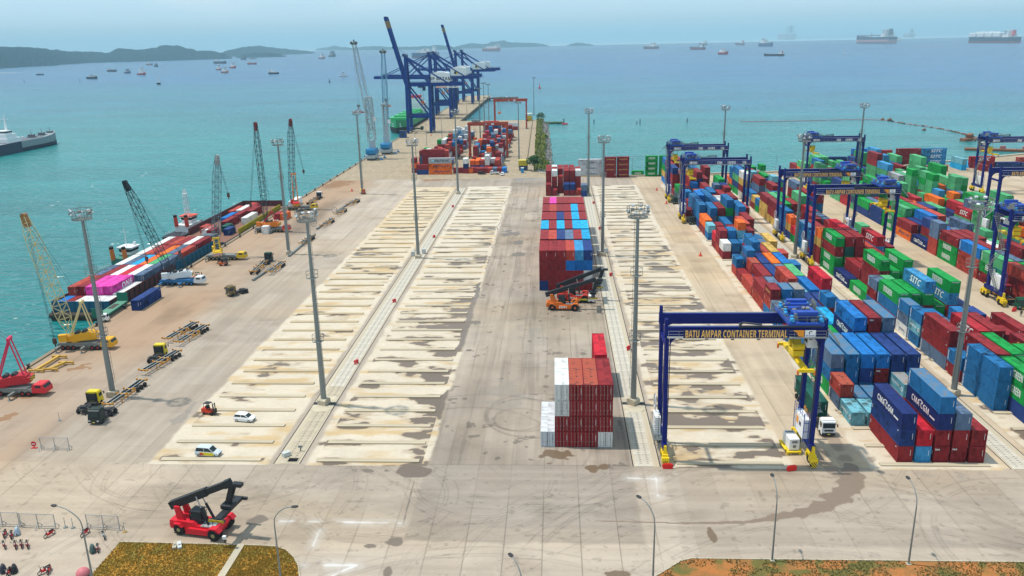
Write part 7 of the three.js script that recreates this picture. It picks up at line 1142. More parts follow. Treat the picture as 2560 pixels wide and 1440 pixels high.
// ---------- fences, lamps, grass and other small things ----------
{
  const M_wire = mat([0.36, 0.37, 0.37], 0.5, 0.4), fp = new THREE.Group();
  function fence(label, a, b, n) {
    const A = at(...a), B = at(...b), L = A.distanceTo(B), t = thing('wheeled_fence', label, 'fence', [(A.x + B.x) / 2, 0, (A.z + B.z) / 2], Math.atan2(-(B.z - A.z), B.x - A.x), 'wheeled wire fences'), w = L / n;
    for (let i = 0; i <= n; i++) { const x = -L / 2 + i * w; new MB().box(0.09, 2.3, 0.09, x, 1.2, 0).bar(V(x, 0.9, 0), V(x, 0.12, 0.7), 0.07).bar(V(x, 0.9, 0), V(x, 0.12, -0.7), 0.07).wheel(0.09, 0.07, x, 0.09, 0.7).wheel(0.09, 0.07, x, 0.09, -0.7).build('fence_post', M_wire, t); }
    for (let i = 0; i < n; i++) { const m = new MB(); for (const y of [0.28, 2.3]) m.box(w, 0.08, 0.08, -L / 2 + (i + 0.5) * w, y, 0); for (let k = 1; k < 12; k++) m.box(0.012, 2, 0.012, -L / 2 + (i + k / 12) * w, 1.3, 0); for (let k = 1; k < 9; k++) m.box(w, 0.012, 0.012, -L / 2 + (i + 0.5) * w, 0.28 + k * 0.22, 0); m.build('wire_panel', M_wire, t); }
  }
  fence('wire fence on wheels standing alone by the no entry sign', [104, 1124], [174, 1124], 2); fence('wire fence on wheels at the left edge of the motorbike lot', [-35, 1314], [50, 1316], 2); fence('wire fence on wheels, middle one of the motorbike lot', [54, 1318], [140, 1321], 2); fence('wire fence on wheels, right one of the motorbike lot', [220, 1321], [300, 1325], 2);
  const sgn = at(86, 1120), st = thing('no_entry_sign', 'round red no entry sign on a low stand', 'sign', [sgn.x, 0, sgn.z]); new MB().tube(V(0, 0.75, 0), V(0, 0.75, 0.05), 0.5, 0.5, 18).build('disc', mat([0.55, 0.02, 0.02], 0.5), st).geometry.rotateX(0); st.children[0].geometry = new THREE.CylinderGeometry(0.48, 0.48, 0.05, 20).rotateX(Math.PI / 2).translate(0, 0.8, 0); new MB().box(0.62, 0.16, 0.03, 0, 0.8, 0.035).build('bar', M_boardW, st); new MB().box(0.08, 0.4, 0.08, 0, 0.2, -0.02).box(1.0, 0.08, 0.5, 0, 0.04, 0).build('stand', mat([0.5, 0.03, 0.03], 0.5), st);
  [[164, 1319, 'left of two posts between the fences'], [183, 1320, 'right of two posts between the fences'], [312, 1330, 'right of the last fence'], [149, 1052, 'alone on the quay side concrete']].forEach(([x, y, w], i) => { const p = at(x, y), t = thing('stand_post', 'thin metal post on a round base, ' + w, 'post', [p.x, 0, p.z], 0, 'thin posts on round bases'); new MB().tube(V(0, 0.1, 0), V(0, 1.7, 0), 0.05, 0.04, 6).build('post', M_wire, t); new MB().tube(V(0, 0, 0), V(0, 0.14, 0), 0.34, 0.26, 12).build('base', i === 2 ? mat([0.4, 0.25, 0.08], 0.6) : M_galvDk, t); });
  const rb = thing('barrier_block', 'red plastic barrier block', 'barrier'); new MB().rbox(1.5, 0.75, 0.4, 0.08, 0, 0.45, 0).rbox(1.6, 0.2, 0.5, 0.06, 0, 0.12, 0).rbox(1.2, 0.15, 0.3, 0.05, 0, 0.85, 0).build('block', mat([0.66, 0.02, 0.015], 0.45), rb); for (const s of [-1, 1]) new MB().rbox(0.18, 0.5, 0.24, 0.05, s * 0.8, 0.5, 0).build('coupling', mat([0.6, 0.02, 0.015], 0.45), rb);
  [[1669, 1171, 'in front of the left wheel of the near gantry'], [1979, 1176, 'left of the right wheel of the near gantry'], [2535, 778, 'beside the walking person at the right'], [1210, 1166.5, 'x']].slice(0, 3).forEach(([x, y, w], i) => { const p = at(x, y), l = 'red plastic barrier block ' + w; if (!i) { rb.position.copy(p); tag(rb, l, 'barrier', 'red barrier blocks'); } else copy(rb, [p.x, 0, p.z], i * 0.3, l, 'red barrier blocks'); });
  // hydrants on the trenches
  const hy = thing('fire_hydrant', 'x', 'hydrant'), MR = mat([0.60, 0.02, 0.035], 0.45); new MB().tube(V(0, 0, 0), V(0, 0.9, 0), 0.2, 0.18, 10).tube(V(0, 0.9, 0), V(0, 1.1, 0), 0.2, 0.08, 10).tube(V(-0.35, 0.7, 0), V(0.35, 0.7, 0), 0.11, 0.11, 8).build('hydrant_body', MR, hy); new MB().box(0.5, 0.9, 0.3, 0.4, 0.55, -0.5).build('hose_box', MR, hy);
  [[-44, -163.6], [-44, -207.6], [-44, -283.7], [-44, -340], [16, -172], [16, -232.5], [16, -295], [16, -345], [76, -235], [76.3, -330]].forEach(([x, z], i) => { const l = 'red fire hydrant, ' + ord(i % 4 + 1) + ' from the near end of the ' + (x < 0 ? 'left' : x < 40 ? 'right' : 'far right') + ' cable trench'; if (!i) { hy.position.set(x, 0, z); tag(hy, l, 'hydrant', 'red hydrants along the trenches'); } else copy(hy, [x, 0, z], 0, l, 'red hydrants along the trenches'); });
  // traffic cones
  const cn = thing('traffic_cone', 'x', 'traffic cone'); new MB().tube(V(0, 0.05, 0), V(0, 0.95, 0), 0.3, 0.05, 10).build('cone', mat([0.70, 0.07, 0.03], 0.5), cn); new MB().box(0.8, 0.07, 0.8, 0, 0.035, 0).build('base', mat([0.5, 0.05, 0.03], 0.5), cn);
  [[1751, 640, 'in the lane left of the near right block'], [1666, 509, 'by the far left gantry crane wheels'], [2051, 497, 'in the lane between the right blocks'], [1796, 453, 'behind the far gantry crane'], [1642, 476, 'pale one left of the far gantry'], [880, 478, 'beside the sweeper on the quay'], [1078, 340, 'on the pier left of the green boxes']].forEach(([x, y, w], i) => { const p = at(x, y), l = 'orange traffic cone ' + w; if (!i) { cn.position.copy(p); tag(cn, l, 'traffic cone', 'traffic cones'); cn.scale.setScalar(1.5); } else copy(cn, [p.x, 0, p.z], 0, l, 'traffic cones', 1.5); });
  // cabinets at the masts and loose blocks
  [[1033, 640, 'left foot of the middle left mast'], [1060, 634, 'right foot of the middle left mast'], [1498, 638, 'foot of the middle right mast, left'], [1514, 632, 'foot of the middle right mast, right'], [716, 1140, 'near end of the left cable trench']].forEach(([x, y, w], i) => { const p = at(x, y), t = thing('electrical_cabinet', 'grey cabinet at the ' + w, 'cabinet', [p.x, 0, p.z], i * 0.2); new MB().rbox(1.3, i === 4 ? 0.8 : 1.5, 0.9, 0.04, 0, i === 4 ? 0.4 : 0.85, 0).build('cabinet_body', mat([0.5, 0.52, 0.5], 0.5), t); new MB().box(1.2, 0.1, 1, 0, 0.05, 0).build('cabinet_plinth', M_paleConc, t); });
  { const p = at(752, 1128), t = thing('stand_pipe', 'small grey pipe stand on the left trench', 'pipe', [p.x, 0, p.z]); new MB().tube(V(0, 0, 0), V(0, 1.1, 0), 0.12, 0.1, 8).box(0.7, 0.3, 0.3, 0, 0.9, 0).build('stand', M_galv, t); const h = at(733, 1151), o = thing('open_manhole', 'open dark manhole at the near end of the left trench', 'manhole', [h.x, 0, h.z]); new MB().box(1.9, 0.12, 0.14, 0, 0.06, 0.7).box(1.9, 0.12, 0.14, 0, 0.06, -0.7).box(0.14, 0.12, 1.3, 0.9, 0.06, 0).box(0.14, 0.12, 1.3, -0.9, 0.06, 0).build('manhole_frame', M_paleConc, o); new MB().box(1.66, 0.02, 1.26, 0, 0.075, 0).build('manhole_pit', mat([0.006, 0.006, 0.007], 1), o); }
  for (const [x, z] of [[-45.2, -143.3], [14.7, -143.8]]) { const t = struct('mast_foundation', sheet([[-2.1, -2.6], [-1.2, -3.6], [1.2, -3.6], [2.1, -2.6], [2.1, 2.6], [1.2, 3.6], [-1.2, 3.6], [-2.1, 2.6]].map(([a, b]) => [x + a, z + b]), 0.065), M_paleConc); struct('mast_pit', sheet([[x - 2.1, z - 0.7], [x + 2.1, z - 0.7], [x + 2.1, z + 0.5], [x - 2.1, z + 0.5]], 0.07), M_gapDark()); }
  function M_gapDark() { return mat([0.03, 0.035, 0.04], 0.8); }
}
// street lamps along the front road
{
  function lamp(label, x, z, H, dx, dz, reach) {
    const t = thing('street_lamp', label, 'street lamp', [x, 0, z], 0, 'curved street lamps along the front road'), d = V(dx, 0, dz).normalize(), cv = new THREE.CatmullRomCurve3([V(0, H - 2.4, 0), V(0, H - 1.4, 0).addScaledVector(d, reach * 0.06), V(0, H - 0.5, 0).addScaledVector(d, reach * 0.35), V(0, H, 0).addScaledVector(d, reach * 0.7), V(0, H + 0.1, 0).addScaledVector(d, reach)]);
    new MB().tube(V(0, 0, 0), V(0, H - 2.4, 0), 0.14, 0.09, 8).build('pole', M_galv, t); new MB().add(new THREE.TubeGeometry(cv, 12, 0.07, 6)).build('curved_arm', M_galv, t);
    const e = V(0, H + 0.1, 0).addScaledVector(d, reach + 0.4), h = new MB().add(new THREE.SphereGeometry(0.3, 10, 6), new THREE.Matrix4().makeScale(0.9, 0.45, 1.7).premultiply(new THREE.Matrix4().makeRotationY(Math.atan2(d.x, d.z))).setPosition(e)); const hm = h.build('lamp_head', M_dkMetal, t); new MB().add(new THREE.SphereGeometry(0.2, 8, 5), new THREE.Matrix4().makeScale(0.9, 0.35, 1.6).premultiply(new THREE.Matrix4().makeRotationY(Math.atan2(d.x, d.z))).setPosition(e.clone().add(V(0, -0.1, 0)))).build('lamp_glass', M_lamp, hm);
    new MB().box(0.6, 0.16, 0.6, 0, 0.08, 0).build('base', M_paleConc, t);
  }
  const topAt = (px, py, h) => at(px, py, h);
  let p = at(1930, 1402); lamp('street lamp at the grass edge, left of two on the right', p.x, p.z, 11.0, 0.0, -1, 2.6); p = at(2271, 1411); lamp('street lamp at the grass edge, right of two on the right', p.x, p.z, 11.0, -0.05, -1, 2.6);
  p = topAt(1637, 1312, 8.6); lamp('street lamp at the bottom middle, arm reaching left', p.x, p.z, 11.0, -0.6, -0.8, 2.6); p = topAt(686, 1312, 8.6); lamp('street lamp on the left grass corner, arm reaching right', p.x, p.z, 11.0, 1, -0.1, 2.4); p = topAt(206, 1318, 8.6); lamp('street lamp by the motorbike lot, arm reaching left', p.x, p.z, 11.0, -1, -0.25, 3.6); p = topAt(1306, 1462, 8.6); lamp('street lamp whose dark head peeps in at the bottom edge', p.x, p.z, 10.8, -0.5, -0.8, 2.2);
}
// grass plots with kerbs
{
  const mk = (a, b, c, s) => dataTex(512, 512, (i, j, o) => { const n = fbm(i * 0.02 + s, j * 0.02, 5), m = fbm(i * 0.09, j * 0.09 + s, 3), d = TAB[(i * 313 + j * 71) & 65535], e = vn(i * 0.7, j * 0.7), t = sm(0.4, 0.62, n + 0.25 * (m - 0.5)), u = sm(0.52, 0.72, fbm(i * 0.025 + 60 + s, j * 0.025 + 9, 4)), v = 0.72 + 0.3 * d + 0.35 * (e - 0.3); for (let k = 0; k < 3; k++) o[k] = toS(mix(mix(a[k], b[k], t), c[k], u * 0.8) * v); }, true);
  const tL = mk([0.40, 0.20, 0.03], [0.24, 0.155, 0.025], [0.15, 0.145, 0.028], 3), tR = mk([0.40, 0.155, 0.045], [0.30, 0.14, 0.045], [0.085, 0.115, 0.03], 40); tL.repeat.set(1 / 22, 1 / 22); tR.repeat.set(1 / 34, 1 / 26);
  const ML = mat([1, 1, 1], 1, 0, { map: tL }), MRt = mat([1, 1, 1], 1, 0, { map: tR });
  const L = [[300, 1356], [598, 1363], [543, 1450], [222, 1450]].map(([x, y]) => at(x, y)), L2 = [[612, 1363], [690, 1367], [716, 1376], [735, 1394], [746, 1416], [750, 1450], [556, 1450]].map(([x, y]) => at(x, y)), R = [[1615, 1455], [1655, 1432], [1700, 1404], [1728, 1397], [2640, 1407], [2660, 1455]].map(([x, y]) => at(x, y));
  const xz = (l) => l.map((p) => [p.x, p.z]), close = (l) => { const q = xz(l); return q; };
  const tuft = new MB(); for (let i = 0; i < 5; i++) { const a = i * 1.256; tuft.add(new THREE.ConeGeometry(0.035, 0.2, 3), new THREE.Matrix4().makeRotationFromEuler(new THREE.Euler(0.5 * Math.cos(a), a, 0.5 * Math.sin(a))).setPosition(0.06 * Math.cos(a), 0.09, 0.06 * Math.sin(a))); } const tg = tuft.geo();
  [[L, ML, 'ochre grass plot left of the concrete strip', 6000], [L2, ML, 'ochre grass corner right of the concrete strip', 3500], [R, MRt, 'reddish earth with patchy green grass at the bottom right', 7000]].forEach(([l, m, w, n], idx) => {
    const pts = xz(l); pts.push([pts[pts.length - 1][0], -78], [pts[0][0], -78]); const g = sheet(pts, 0.06); const a = struct('grass', g, m); a.userData = { kind: 'stuff', label: w };
    const k = new MB(); for (let i = 0; i < l.length - 1; i++) { if (idx === 0 && i === 1) continue; const A = l[i], B = l[i + 1], n2 = Math.max(1, Math.round(A.distanceTo(B) / 3)); for (let q = 0; q < n2; q++) k.bar(A.clone().lerp(B, q / n2).setY(0.07), A.clone().lerp(B, (q + 0.97) / n2).setY(0.07), 0.2, 0.16); } const kb = k.build('kerb', M_paleConc, scene); kb.name = numbered('kerb'); kb.userData = { kind: 'structure' };
    seed(50 + idx); const xs = pts.map((p) => p[0]), zs = pts.map((p) => p[1]), x0 = Math.min(...xs), x1 = Math.max(...xs), z0 = Math.min(...zs), inside = (x, z) => { let c = false; for (let i = 0, j = pts.length - 1; i < pts.length; j = i++) { const [ax, az] = pts[i], [bx, bz] = pts[j]; if ((az > z) !== (bz > z) && x < (bx - ax) * (z - az) / (bz - az) + ax) c = !c; } return c; };
    const im = new THREE.InstancedMesh(tg, mat([1, 1, 1], 1), n), m4 = new THREE.Matrix4(), q4 = new THREE.Quaternion(), col = new THREE.Color(); let c = 0; for (let i = 0; i < n * 6 && c < n; i++) { const x = rr(x0, x1), z = rr(z0, -84); if (!inside(x, z)) continue; const gn = fbm(x * 0.25 + idx * 9, z * 0.25, 3); if (idx === 2 && gn < 0.46) continue; q4.setFromAxisAngle(UP, rr(0, 6)); const s = rr(0.5, 1.1); m4.compose(V(x, 0.05, z), q4, V(s, s, s)); im.setMatrixAt(c, m4); const t = rnd(); idx === 2 ? col.setRGB(mix(0.10, 0.16, t), mix(0.11, 0.12, t), 0.035) : col.setRGB(mix(0.22, 0.42, t), mix(0.16, 0.24, t), 0.03); im.setColorAt(c, col); c++; } im.count = c; im.name = numbered('grass_tufts'); im.userData = { kind: 'stuff', label: 'dry grass tufts of the ' + w }; scene.add(im);
  });
  const A = at(604, 1362), B = at(549, 1450), s = new MB().bar(A.clone().setY(0.06), B.clone().setY(0.06), 1.0, 0.24).build('kerb_strip', M_paleConc, scene); s.userData = { kind: 'structure', label: 'pale concrete strip crossing the left grass' };
  for (const [x, y, r, i] of [[438, 1366, 0.3, 0], [449, 1366, 0.5, 1]]) { const p = at(x, y), t = thing('concrete_block', i ? 'bluish concrete block lying on the kerb behind the red stacker, right one' : 'cream concrete block lying on the kerb behind the red stacker, left one', 'concrete block', [p.x, 0.1, p.z], r); new MB().rbox(0.55, 0.3, 1.7, 0.03, 0, 0.15, 0).build('block', i ? mat([0.55, 0.58, 0.58], 0.8) : M_paleConc, t); new MB().box(0.3, 0.1, 0.3, 0, 0.32, 0.2).build('lifting_eye', M_galvDk, t); }
  { const p = at(563, 1359), t = thing('water_pump', 'small rusty standpipe with white cap by the red stacker', 'standpipe', [p.x, 0, p.z]); new MB().tube(V(0, 0, 0), V(0, 0.8, 0), 0.2, 0.16, 8).build('pipe', mat([0.12, 0.08, 0.06], 0.8), t); new MB().rbox(0.5, 0.5, 0.4, 0.06, 0, 1.0, 0).build('cap', M_boardW, t); const q = at(209, 1441), w = thing('pink_canopy', 'pink rounded top showing at the bottom edge by the lamp', 'canopy', [q.x, 0, q.z]); new MB().add(new THREE.SphereGeometry(0.9, 14, 8, 0, 6.3, 0, 1.5), new THREE.Matrix4().makeTranslation(0, 0.4, 0)).build('dome', mat([0.55, 0.16, 0.18], 0.5), w); new MB().tube(V(0, 0, 0), V(0, 0.6, 0), 0.7, 0.7, 10).build('pedestal', M_galvDk, w); }
}
// rocky, planted edge of the pier
{
  seed(91); const rk = [0, 1, 2].map((k) => { const g = new THREE.IcosahedronGeometry(1, 1), p = g.attributes.position; for (let i = 0; i < p.count; i++) { const v = V(p.getX(i), p.getY(i), p.getZ(i)), s = 0.7 + 0.6 * fbm(v.x * 2 + k * 9, v.y * 2 + v.z * 3, 3); p.setXYZ(i, v.x * s, v.y * s * 0.75, v.z * s); } g.computeVertexNormals(); return g; });
  const N = 1500, im = new THREE.InstancedMesh(rk[0], mat([1, 1, 1], 0.95), N), m4 = new THREE.Matrix4(), q = new THREE.Quaternion(), c = new THREE.Color();
  for (let i = 0; i < N; i++) { const t = rnd(), z = mix(-436, -745, t), edge = mix(-9, -15, t), u = rnd(), x = edge + u * 8.5; q.setFromEuler(new THREE.Euler(rr(0, 6), rr(0, 6), rr(0, 6))); const s = rr(0.4, 1.1); m4.compose(V(x, mix(0, -4, u), z), q, V(s * 1.3, s, s)); im.setMatrixAt(i, m4); const v = rr(0.09, 0.3); c.setRGB(v, v * 0.94, v * 0.86); im.setColorAt(i, c); }
  im.name = 'revetment_rocks'; im.userData = { kind: 'stuff', label: 'grey rocks of the sloping pier edge', category: 'rocks' }; scene.add(im);
  const sl = struct('revetment', (() => { const g = new THREE.BufferGeometry(), P = [[-9.2, -0.1, -434], [-15, -0.1, -746], [-5.5, -6, -746], [1, -6, -434]]; g.setAttribute('position', new THREE.Float32BufferAttribute([0, 1, 2, 0, 2, 3].flatMap((i) => P[i]), 3)); g.computeVertexNormals(); return g; })(), mat([0.13, 0.12, 0.10], 1));
  const leaf = new MB(); for (let i = 0; i < 9; i++) { const a = i * 0.7, e = 0.3 + (i % 3) * 0.3; leaf.add(new THREE.PlaneGeometry(0.55, 0.9), new THREE.Matrix4().makeRotationFromEuler(new THREE.Euler(e, a, 0.4 * (i % 2))).setPosition(0.4 * Math.cos(a), 0.3 + 0.12 * i, 0.4 * Math.sin(a))); } const lg = leaf.geo();
  const sh = new THREE.InstancedMesh(lg, mat([1, 1, 1], 0.9, 0, { }), 1500); for (let i = 0; i < 1500; i++) { const t = rnd(), z = mix(-440, -745, t), edge = mix(-11.5, -16.4, t), w = fbm(z * 0.03, 4, 3); q.setFromAxisAngle(UP, rr(0, 6.3)); const s = rr(0.5, 1.1) * (0.5 + 0.9 * w); m4.compose(V(edge + Math.pow(rnd(), 1.2) * 7 * (0.4 + w), rr(-0.6, 0.3), z), q, V(s, s, s)); sh.setMatrixAt(i, m4); const k = rnd(); c.setRGB(mix(0.12, 0.26, k), mix(0.17, 0.26, k), mix(0.035, 0.05, k)); sh.setColorAt(i, c); } sh.name = 'bank_shrubs'; sh.userData = { kind: 'stuff', label: 'low yellow green shrubs on the pier bank', category: 'shrubs' }; scene.add(sh);
  function tree(label, x, z, h, r, n, g = [0.035, 0.10, 0.03]) {
    const t = thing('shore_tree', label, 'tree', [x, 0, z]); const tr = new MB().tube(V(0, -0.5, 0), V(0.1, h * 0.45, 0), 0.28, 0.16, 7); for (let i = 0; i < 6; i++) { const a = i * 1.05; tr.tube(V(0.1, h * (0.28 + 0.03 * i), 0), V(Math.cos(a) * r * 0.6, h * (0.55 + 0.04 * i), Math.sin(a) * r * 0.6), 0.12, 0.04, 5); } tr.build('trunk', mat([0.16, 0.11, 0.07], 0.9), t);
    const cr = new MB(); seed(Math.round(x * 7 + h)); for (let i = 0; i < n; i++) { const a = rr(0, 6.283), b = Math.acos(rr(-0.6, 1)), d = r * Math.pow(rnd(), 0.35) * (0.7 + 0.5 * vn(a * 2, b * 3)); cr.add(new THREE.PlaneGeometry(rr(0.35, 0.7), rr(0.35, 0.6)), new THREE.Matrix4().makeRotationFromEuler(new THREE.Euler(rr(0, 6), rr(0, 6), 0)).setPosition(d * Math.sin(b) * Math.cos(a), h * 0.68 + d * 0.75 * Math.cos(b), d * Math.sin(b) * Math.sin(a))); } cr.build('crown', mat(g, 0.85), t);
  }
  tree('dense green tree at the root of the pier bank', -11.6, -440, 8, 4.2, 900); tree('smaller green tree on the pier bank behind the first', -12.8, -462, 5, 2.6, 400, [0.06, 0.13, 0.03]); tree('bushy tree at the far corner of the pier bank', -13, -735, 6, 4.5, 500, [0.05, 0.12, 0.03]);
  // grassy mole beyond the corner
  const m = new MB(); for (let i = 0; i < 9; i++) m.add(rk[i % 3], new THREE.Matrix4().makeScale(3.4, 1.6, 2.6).setPosition(-11 + i * 1.9, SEA + 0.6, -742 + (i % 2) * 1.5)); const mo = m.build('mole', mat([0.055, 0.085, 0.035], 1), scene); mo.userData = { kind: 'structure', label: 'low green mole beyond the pier corner' };
  // wall and shore fence
  const wl = struct('pier_edge_wall', new MB().bar(V(-16.4, 0.5, -446), V(-20.5, 0.5, -741), 0.4, 1.0).geo(), M_pierConc);
  const fp = thing('shore_fence', 'thin mesh fence along the far shore of the yard', 'fence'), MW = mat([0.45, 0.46, 0.46], 0.6); const line = [[-9, -435], [0, -422], [40, -419.6], [116, -428], [150, -426]]; for (let s = 0; s < line.length - 1; s++) { const [ax, az] = line[s], [bx, bz] = line[s + 1], n = Math.round(Math.hypot(bx - ax, bz - az) / 8); for (let i = 0; i < n; i++) { const x = mix(ax, bx, i / n), z = mix(az, bz, i / n); new MB().box(0.12, 2.2, 0.12, x, 1.1, z).build('fence_post', MW, fp); } new MB().bar(V(ax, 2.1, az), V(bx, 2.1, bz), 0.06).bar(V(ax, 1.1, az), V(bx, 1.1, bz), 0.05).build('fence_rail', MW, fp); }
  const sb = struct('shore_kerb', new MB().bar(V(-9, 0.3, -433), V(0.5, 0.3, -420), 1.2, 0.7).bar(V(0.5, 0.3, -420), V(40, 0.3, -417.4), 1.2, 0.7).bar(V(40, 0.3, -417.4), V(116, 0.3, -425.6), 1.6, 0.7).bar(V(116, 0.3, -425.6), V(150, 0.3, -424), 1.6, 0.7).bar(V(150, 0.3, -424), V(268, 0.3, -480.6), 1.6, 0.7).geo(), M_paleConc);
  [[1385, 385], [1485, 385], [1583, 385], [1960, 385], [2080, 380], [1880, 380]].forEach(([x, y], i) => { const p = at(x, 442), t = thing('shore_lamp', 'thin shore lamp post, ' + ord(i + 1) + ' along the far shore', 'lamp post', [clamp(p.x, -8, 150), 0, -423 - (p.x > 100 ? 4 : 0)], 0, 'thin lamp posts at the far shore'); new MB().tube(V(0, 0, 0), V(0, 9.5, 0), 0.1, 0.06, 6).build('pole', M_galv, t); new MB().box(1.2, 0.08, 0.1, 0.5, 9.5, 0).build('arm', M_galv, t); new MB().box(0.5, 0.1, 0.2, 1.1, 9.5, 0).build('lamp_head', M_galvDk, t); });
}
// pier odds and ends
{
  const p = at(1323, 302), e = thing('yellow_excavator', 'yellow machine with white canopy at the far right pier corner', 'machine', [p.x, 0, p.z], 0.3); new MB().box(4, 1, 6, 0, 0.8, 0).rbox(4.4, 3, 4.4, 0.3, 0, 3, -0.6).build('machine_body', mat([0.6, 0.42, 0.03], 0.5), e); new MB().box(5.6, 0.3, 5.6, 0, 6.4, -0.4).build('canopy', mat([0.75, 0.72, 0.6], 0.5), e); for (const x of [-2.4, 2.4]) for (const z of [-2.8, 1.8]) new MB().bar(V(x, 1, z), V(x, 6.3, z), 0.2).build('canopy_post', M_dkMetal, e); for (const s of [-2, 2]) new MB().rbox(1, 1.3, 6.4, 0.4, s, 0.65, 0).build('crawler_track', M_tyre, e);
  const c = at(1308, 428), k = thing('site_cabin', 'yellow site cabin beside the pier bank', 'cabin', [c.x, 0, c.z - 4]); new MB().box(5, 2.7, 4, 0, 4, 0).build('cabin_wall', mat([0.55, 0.42, 0.03], 0.6), k); new MB().box(5.3, 0.2, 4.3, 0, 5.45, 0).build('roof', mat([0.6, 0.5, 0.1], 0.6), k); new MB().box(4.6, 2.6, 3.6, 0, 1.3, 0).build('lower_cabin', mat([0.03, 0.06, 0.12], 0.6), k); const b = at(1306, 432), bt = thing('portable_toilet', 'light blue portable toilet before the yellow cabin', 'toilet', [b.x, 0, b.z]); new MB().rbox(1.6, 2.6, 1.6, 0.1, 0, 1.3, 0).build('toilet_wall', mat([0.05, 0.30, 0.60], 0.5), bt); new MB().box(1.7, 0.2, 1.7, 0, 2.65, 0).build('roof', M_boardW, bt); new MB().box(0.9, 2.0, 0.06, 0, 1.1, 0.82).build('door', mat([0.04, 0.24, 0.5], 0.5), bt);
  const bx = at(1008, 344), cr = thing('blue_cabin', 'small blue machine cabin at the foot of the nearest quay crane', 'cabin', [bx.x, 0, bx.z]); new MB().box(5, 5, 5, 0, 2.5, 0).build('cabin_wall', mat([0.015, 0.05, 0.2], 0.5), cr); new MB().box(5.3, 0.3, 5.3, 0, 5.1, 0).build('roof', M_dkMetal, cr); new MB().box(2, 2, 0.1, 0, 2.6, 2.55).build('window', M_glass, cr);
  const tk = at(1041, 325), tt = thing('terminal_truck', 'dark green truck on the pier road by the nearest quay crane', 'truck', [tk.x, 0, tk.z], 1.4); new MB().box(2.4, 1.0, 9, 0, 1.3, 0).build('load_bed', mat([0.02, 0.05, 0.045], 0.6), tt); new MB().rbox(2.5, 2.4, 2.2, 0.2, 0, 1.9, 5).build('cab', mat([0.03, 0.08, 0.07], 0.5), tt); wheels(tt, [[-1, 4.8], [1, 4.8], [-1, -2], [1, -2], [-1, -3.4], [1, -3.4]], 0.5, 0.4, M_dkMetal);
  const dl = thing('jetty_dolphin', 'dark piled platform off the end of the jetty', 'jetty'); const dp = at(1248, 244); new MB().box(44, 1.4, 16, dp.x + 2, -0.3, dp.z).build('deck', mat([0.10, 0.10, 0.10], 0.9), dl); for (let i = 0; i < 8; i++) for (const s of [-6, 6]) new MB().tube(V(dp.x - 18 + i * 5.6, -6, dp.z + s), V(dp.x - 18 + i * 5.6, -1, dp.z + s), 0.7, 0.7, 7).build('pile', mat([0.05, 0.05, 0.05], 0.9), dl); for (const k of [-10, 0, 10]) new MB().box(3, 1.2, 2, dp.x + k, 0.9, dp.z + 5).build('deck_box', M_boardW, dl);
  const jp = thing('jetty_piles', 'row of piles under the right side of the narrow jetty', 'piles'); for (let z = -750; z > -1106; z -= 12) new MB().box(1.2, 7, 1.2, -85.6, -4, z).build('pile', mat([0.16, 0.15, 0.14], 0.9), jp);
  // blue tarpaulin heap
  const q = at(2410, 415), tp = thing('tarpaulin_heap', 'bright blue tarpaulin over a heap at the far right shore', 'tarpaulin', [q.x, 0, q.z]); const g = new THREE.SphereGeometry(6, 18, 8, 0, 6.283, 0, 1.57), pp = g.attributes.position; for (let i = 0; i < pp.count; i++) { const s = 0.8 + 0.4 * fbm(pp.getX(i) * 0.5 + 4, pp.getZ(i) * 0.5, 3); pp.setXYZ(i, pp.getX(i) * s * 1.2, pp.getY(i) * 0.42 * s, pp.getZ(i) * s); } g.computeVertexNormals(); part(tp, 'tarpaulin', g, mat([0.02, 0.32, 0.60], 0.5)); new MB().box(13, 0.3, 11, 0, 0.15, 0).build('timber_base', M_pierConc, tp);
}
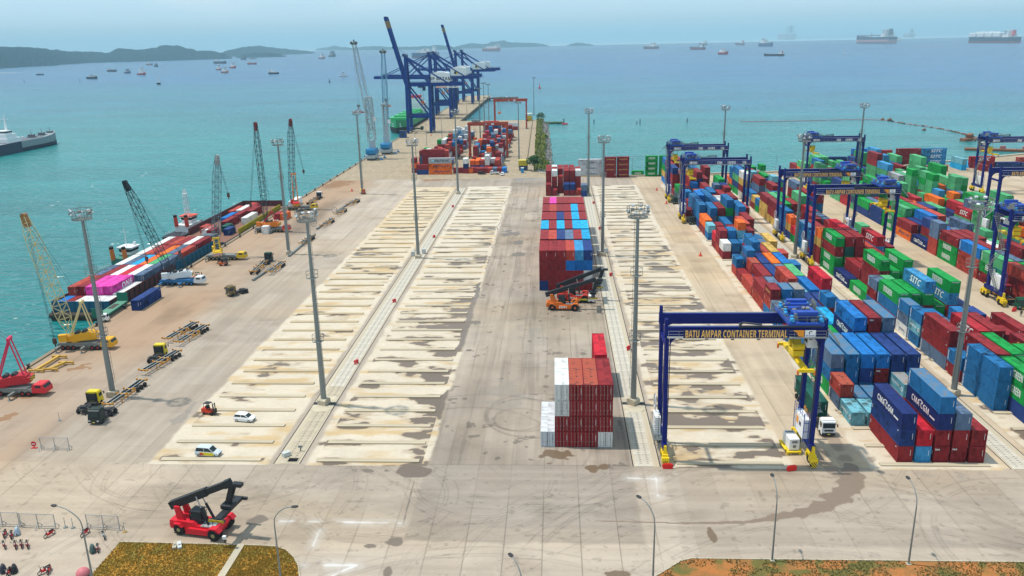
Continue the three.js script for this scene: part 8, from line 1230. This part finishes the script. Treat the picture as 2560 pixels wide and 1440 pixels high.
// one walking person at the far right
{
  const size = 34, f = new MarchingCubes(size, mat([1, 1, 1]), false, false, 40000); const bones = [[[0, 0.95, 0], [0, 1.42, 0.02], 0.15, 0.17], [[0, 1.42, 0.02], [0, 1.58, 0.04], 0.07, 0.06], [[0, 1.66, 0.05], [0, 1.74, 0.04], 0.1, 0.095], [[-0.1, 0.92, 0], [-0.12, 0.5, 0.16], 0.1, 0.07], [[-0.12, 0.5, 0.16], [-0.12, 0.09, 0.08], 0.065, 0.045], [[-0.12, 0.06, 0.06], [-0.12, 0.05, 0.26], 0.045, 0.04], [[0.1, 0.92, 0], [0.11, 0.5, -0.06], 0.1, 0.07], [[0.11, 0.5, -0.06], [0.11, 0.1, -0.34], 0.065, 0.045], [[0.11, 0.06, -0.34], [0.11, 0.05, -0.18], 0.045, 0.04], [[-0.2, 1.38, 0], [-0.27, 1.08, -0.1], 0.06, 0.045], [[-0.27, 1.08, -0.1], [-0.26, 0.84, -0.02], 0.043, 0.035], [[0.2, 1.38, 0], [0.27, 1.08, 0.06], 0.06, 0.045], [[0.27, 1.08, 0.06], [0.24, 0.88, 0.2], 0.043, 0.035]];
  const P = V(0, 0, 0), a = V(), b = V(), sc = 0.95; f.isolation = 0;
  for (let k = 0; k < size; k++) for (let j = 0; j < size; j++) for (let i = 0; i < size; i++) { P.set((i / size * 2 - 1) * sc * 0.5, (j / size * 2 - 1) * sc + 0.92, (k / size * 2 - 1) * sc * 0.6); let s = 0; for (const [A, B, r0, r1] of bones) { a.set(...A); b.set(...B); const ab = b.clone().sub(a), t = clamp(P.clone().sub(a).dot(ab) / ab.lengthSq()), d = P.distanceTo(a.addScaledVector(ab, t)) - mix(r0, r1, t); s += Math.exp(-d * 40); } f.field[k * size * size + j * size + i] = Math.log(s + 1e-9) / 40; }
  f.update(); const n = f.count, g = new THREE.BufferGeometry(), pos = new Float32Array(n * 3), col = new Float32Array(n * 3);
  for (let i = 0; i < n; i++) { const x = f.positionArray[i * 3] * sc * 0.5, y = f.positionArray[i * 3 + 1] * sc + 0.92, z = f.positionArray[i * 3 + 2] * sc * 0.6; pos.set([x, y, z], i * 3); col.set(y > 1.72 ? [0.5, 0.4, 0.05] : y > 1.5 ? [0.25, 0.13, 0.08] : y < 0.93 && Math.abs(x) < 0.21 ? [0.02, 0.025, 0.04] : [0.10, 0.08, 0.07], i * 3); }
  g.setAttribute('position', new THREE.BufferAttribute(pos, 3)); g.setAttribute('color', new THREE.BufferAttribute(col, 3)); g.computeVertexNormals();
  const w = at(2552, 791), t = thing('person', 'person in dark work clothes walking beside a red barrier block', 'person', [w.x, 0, w.z], -0.8); part(t, 'figure', g, mat([1, 1, 1], 0.8, 0, { vertexColors: true }));
}
renderer.render(scene, camera);
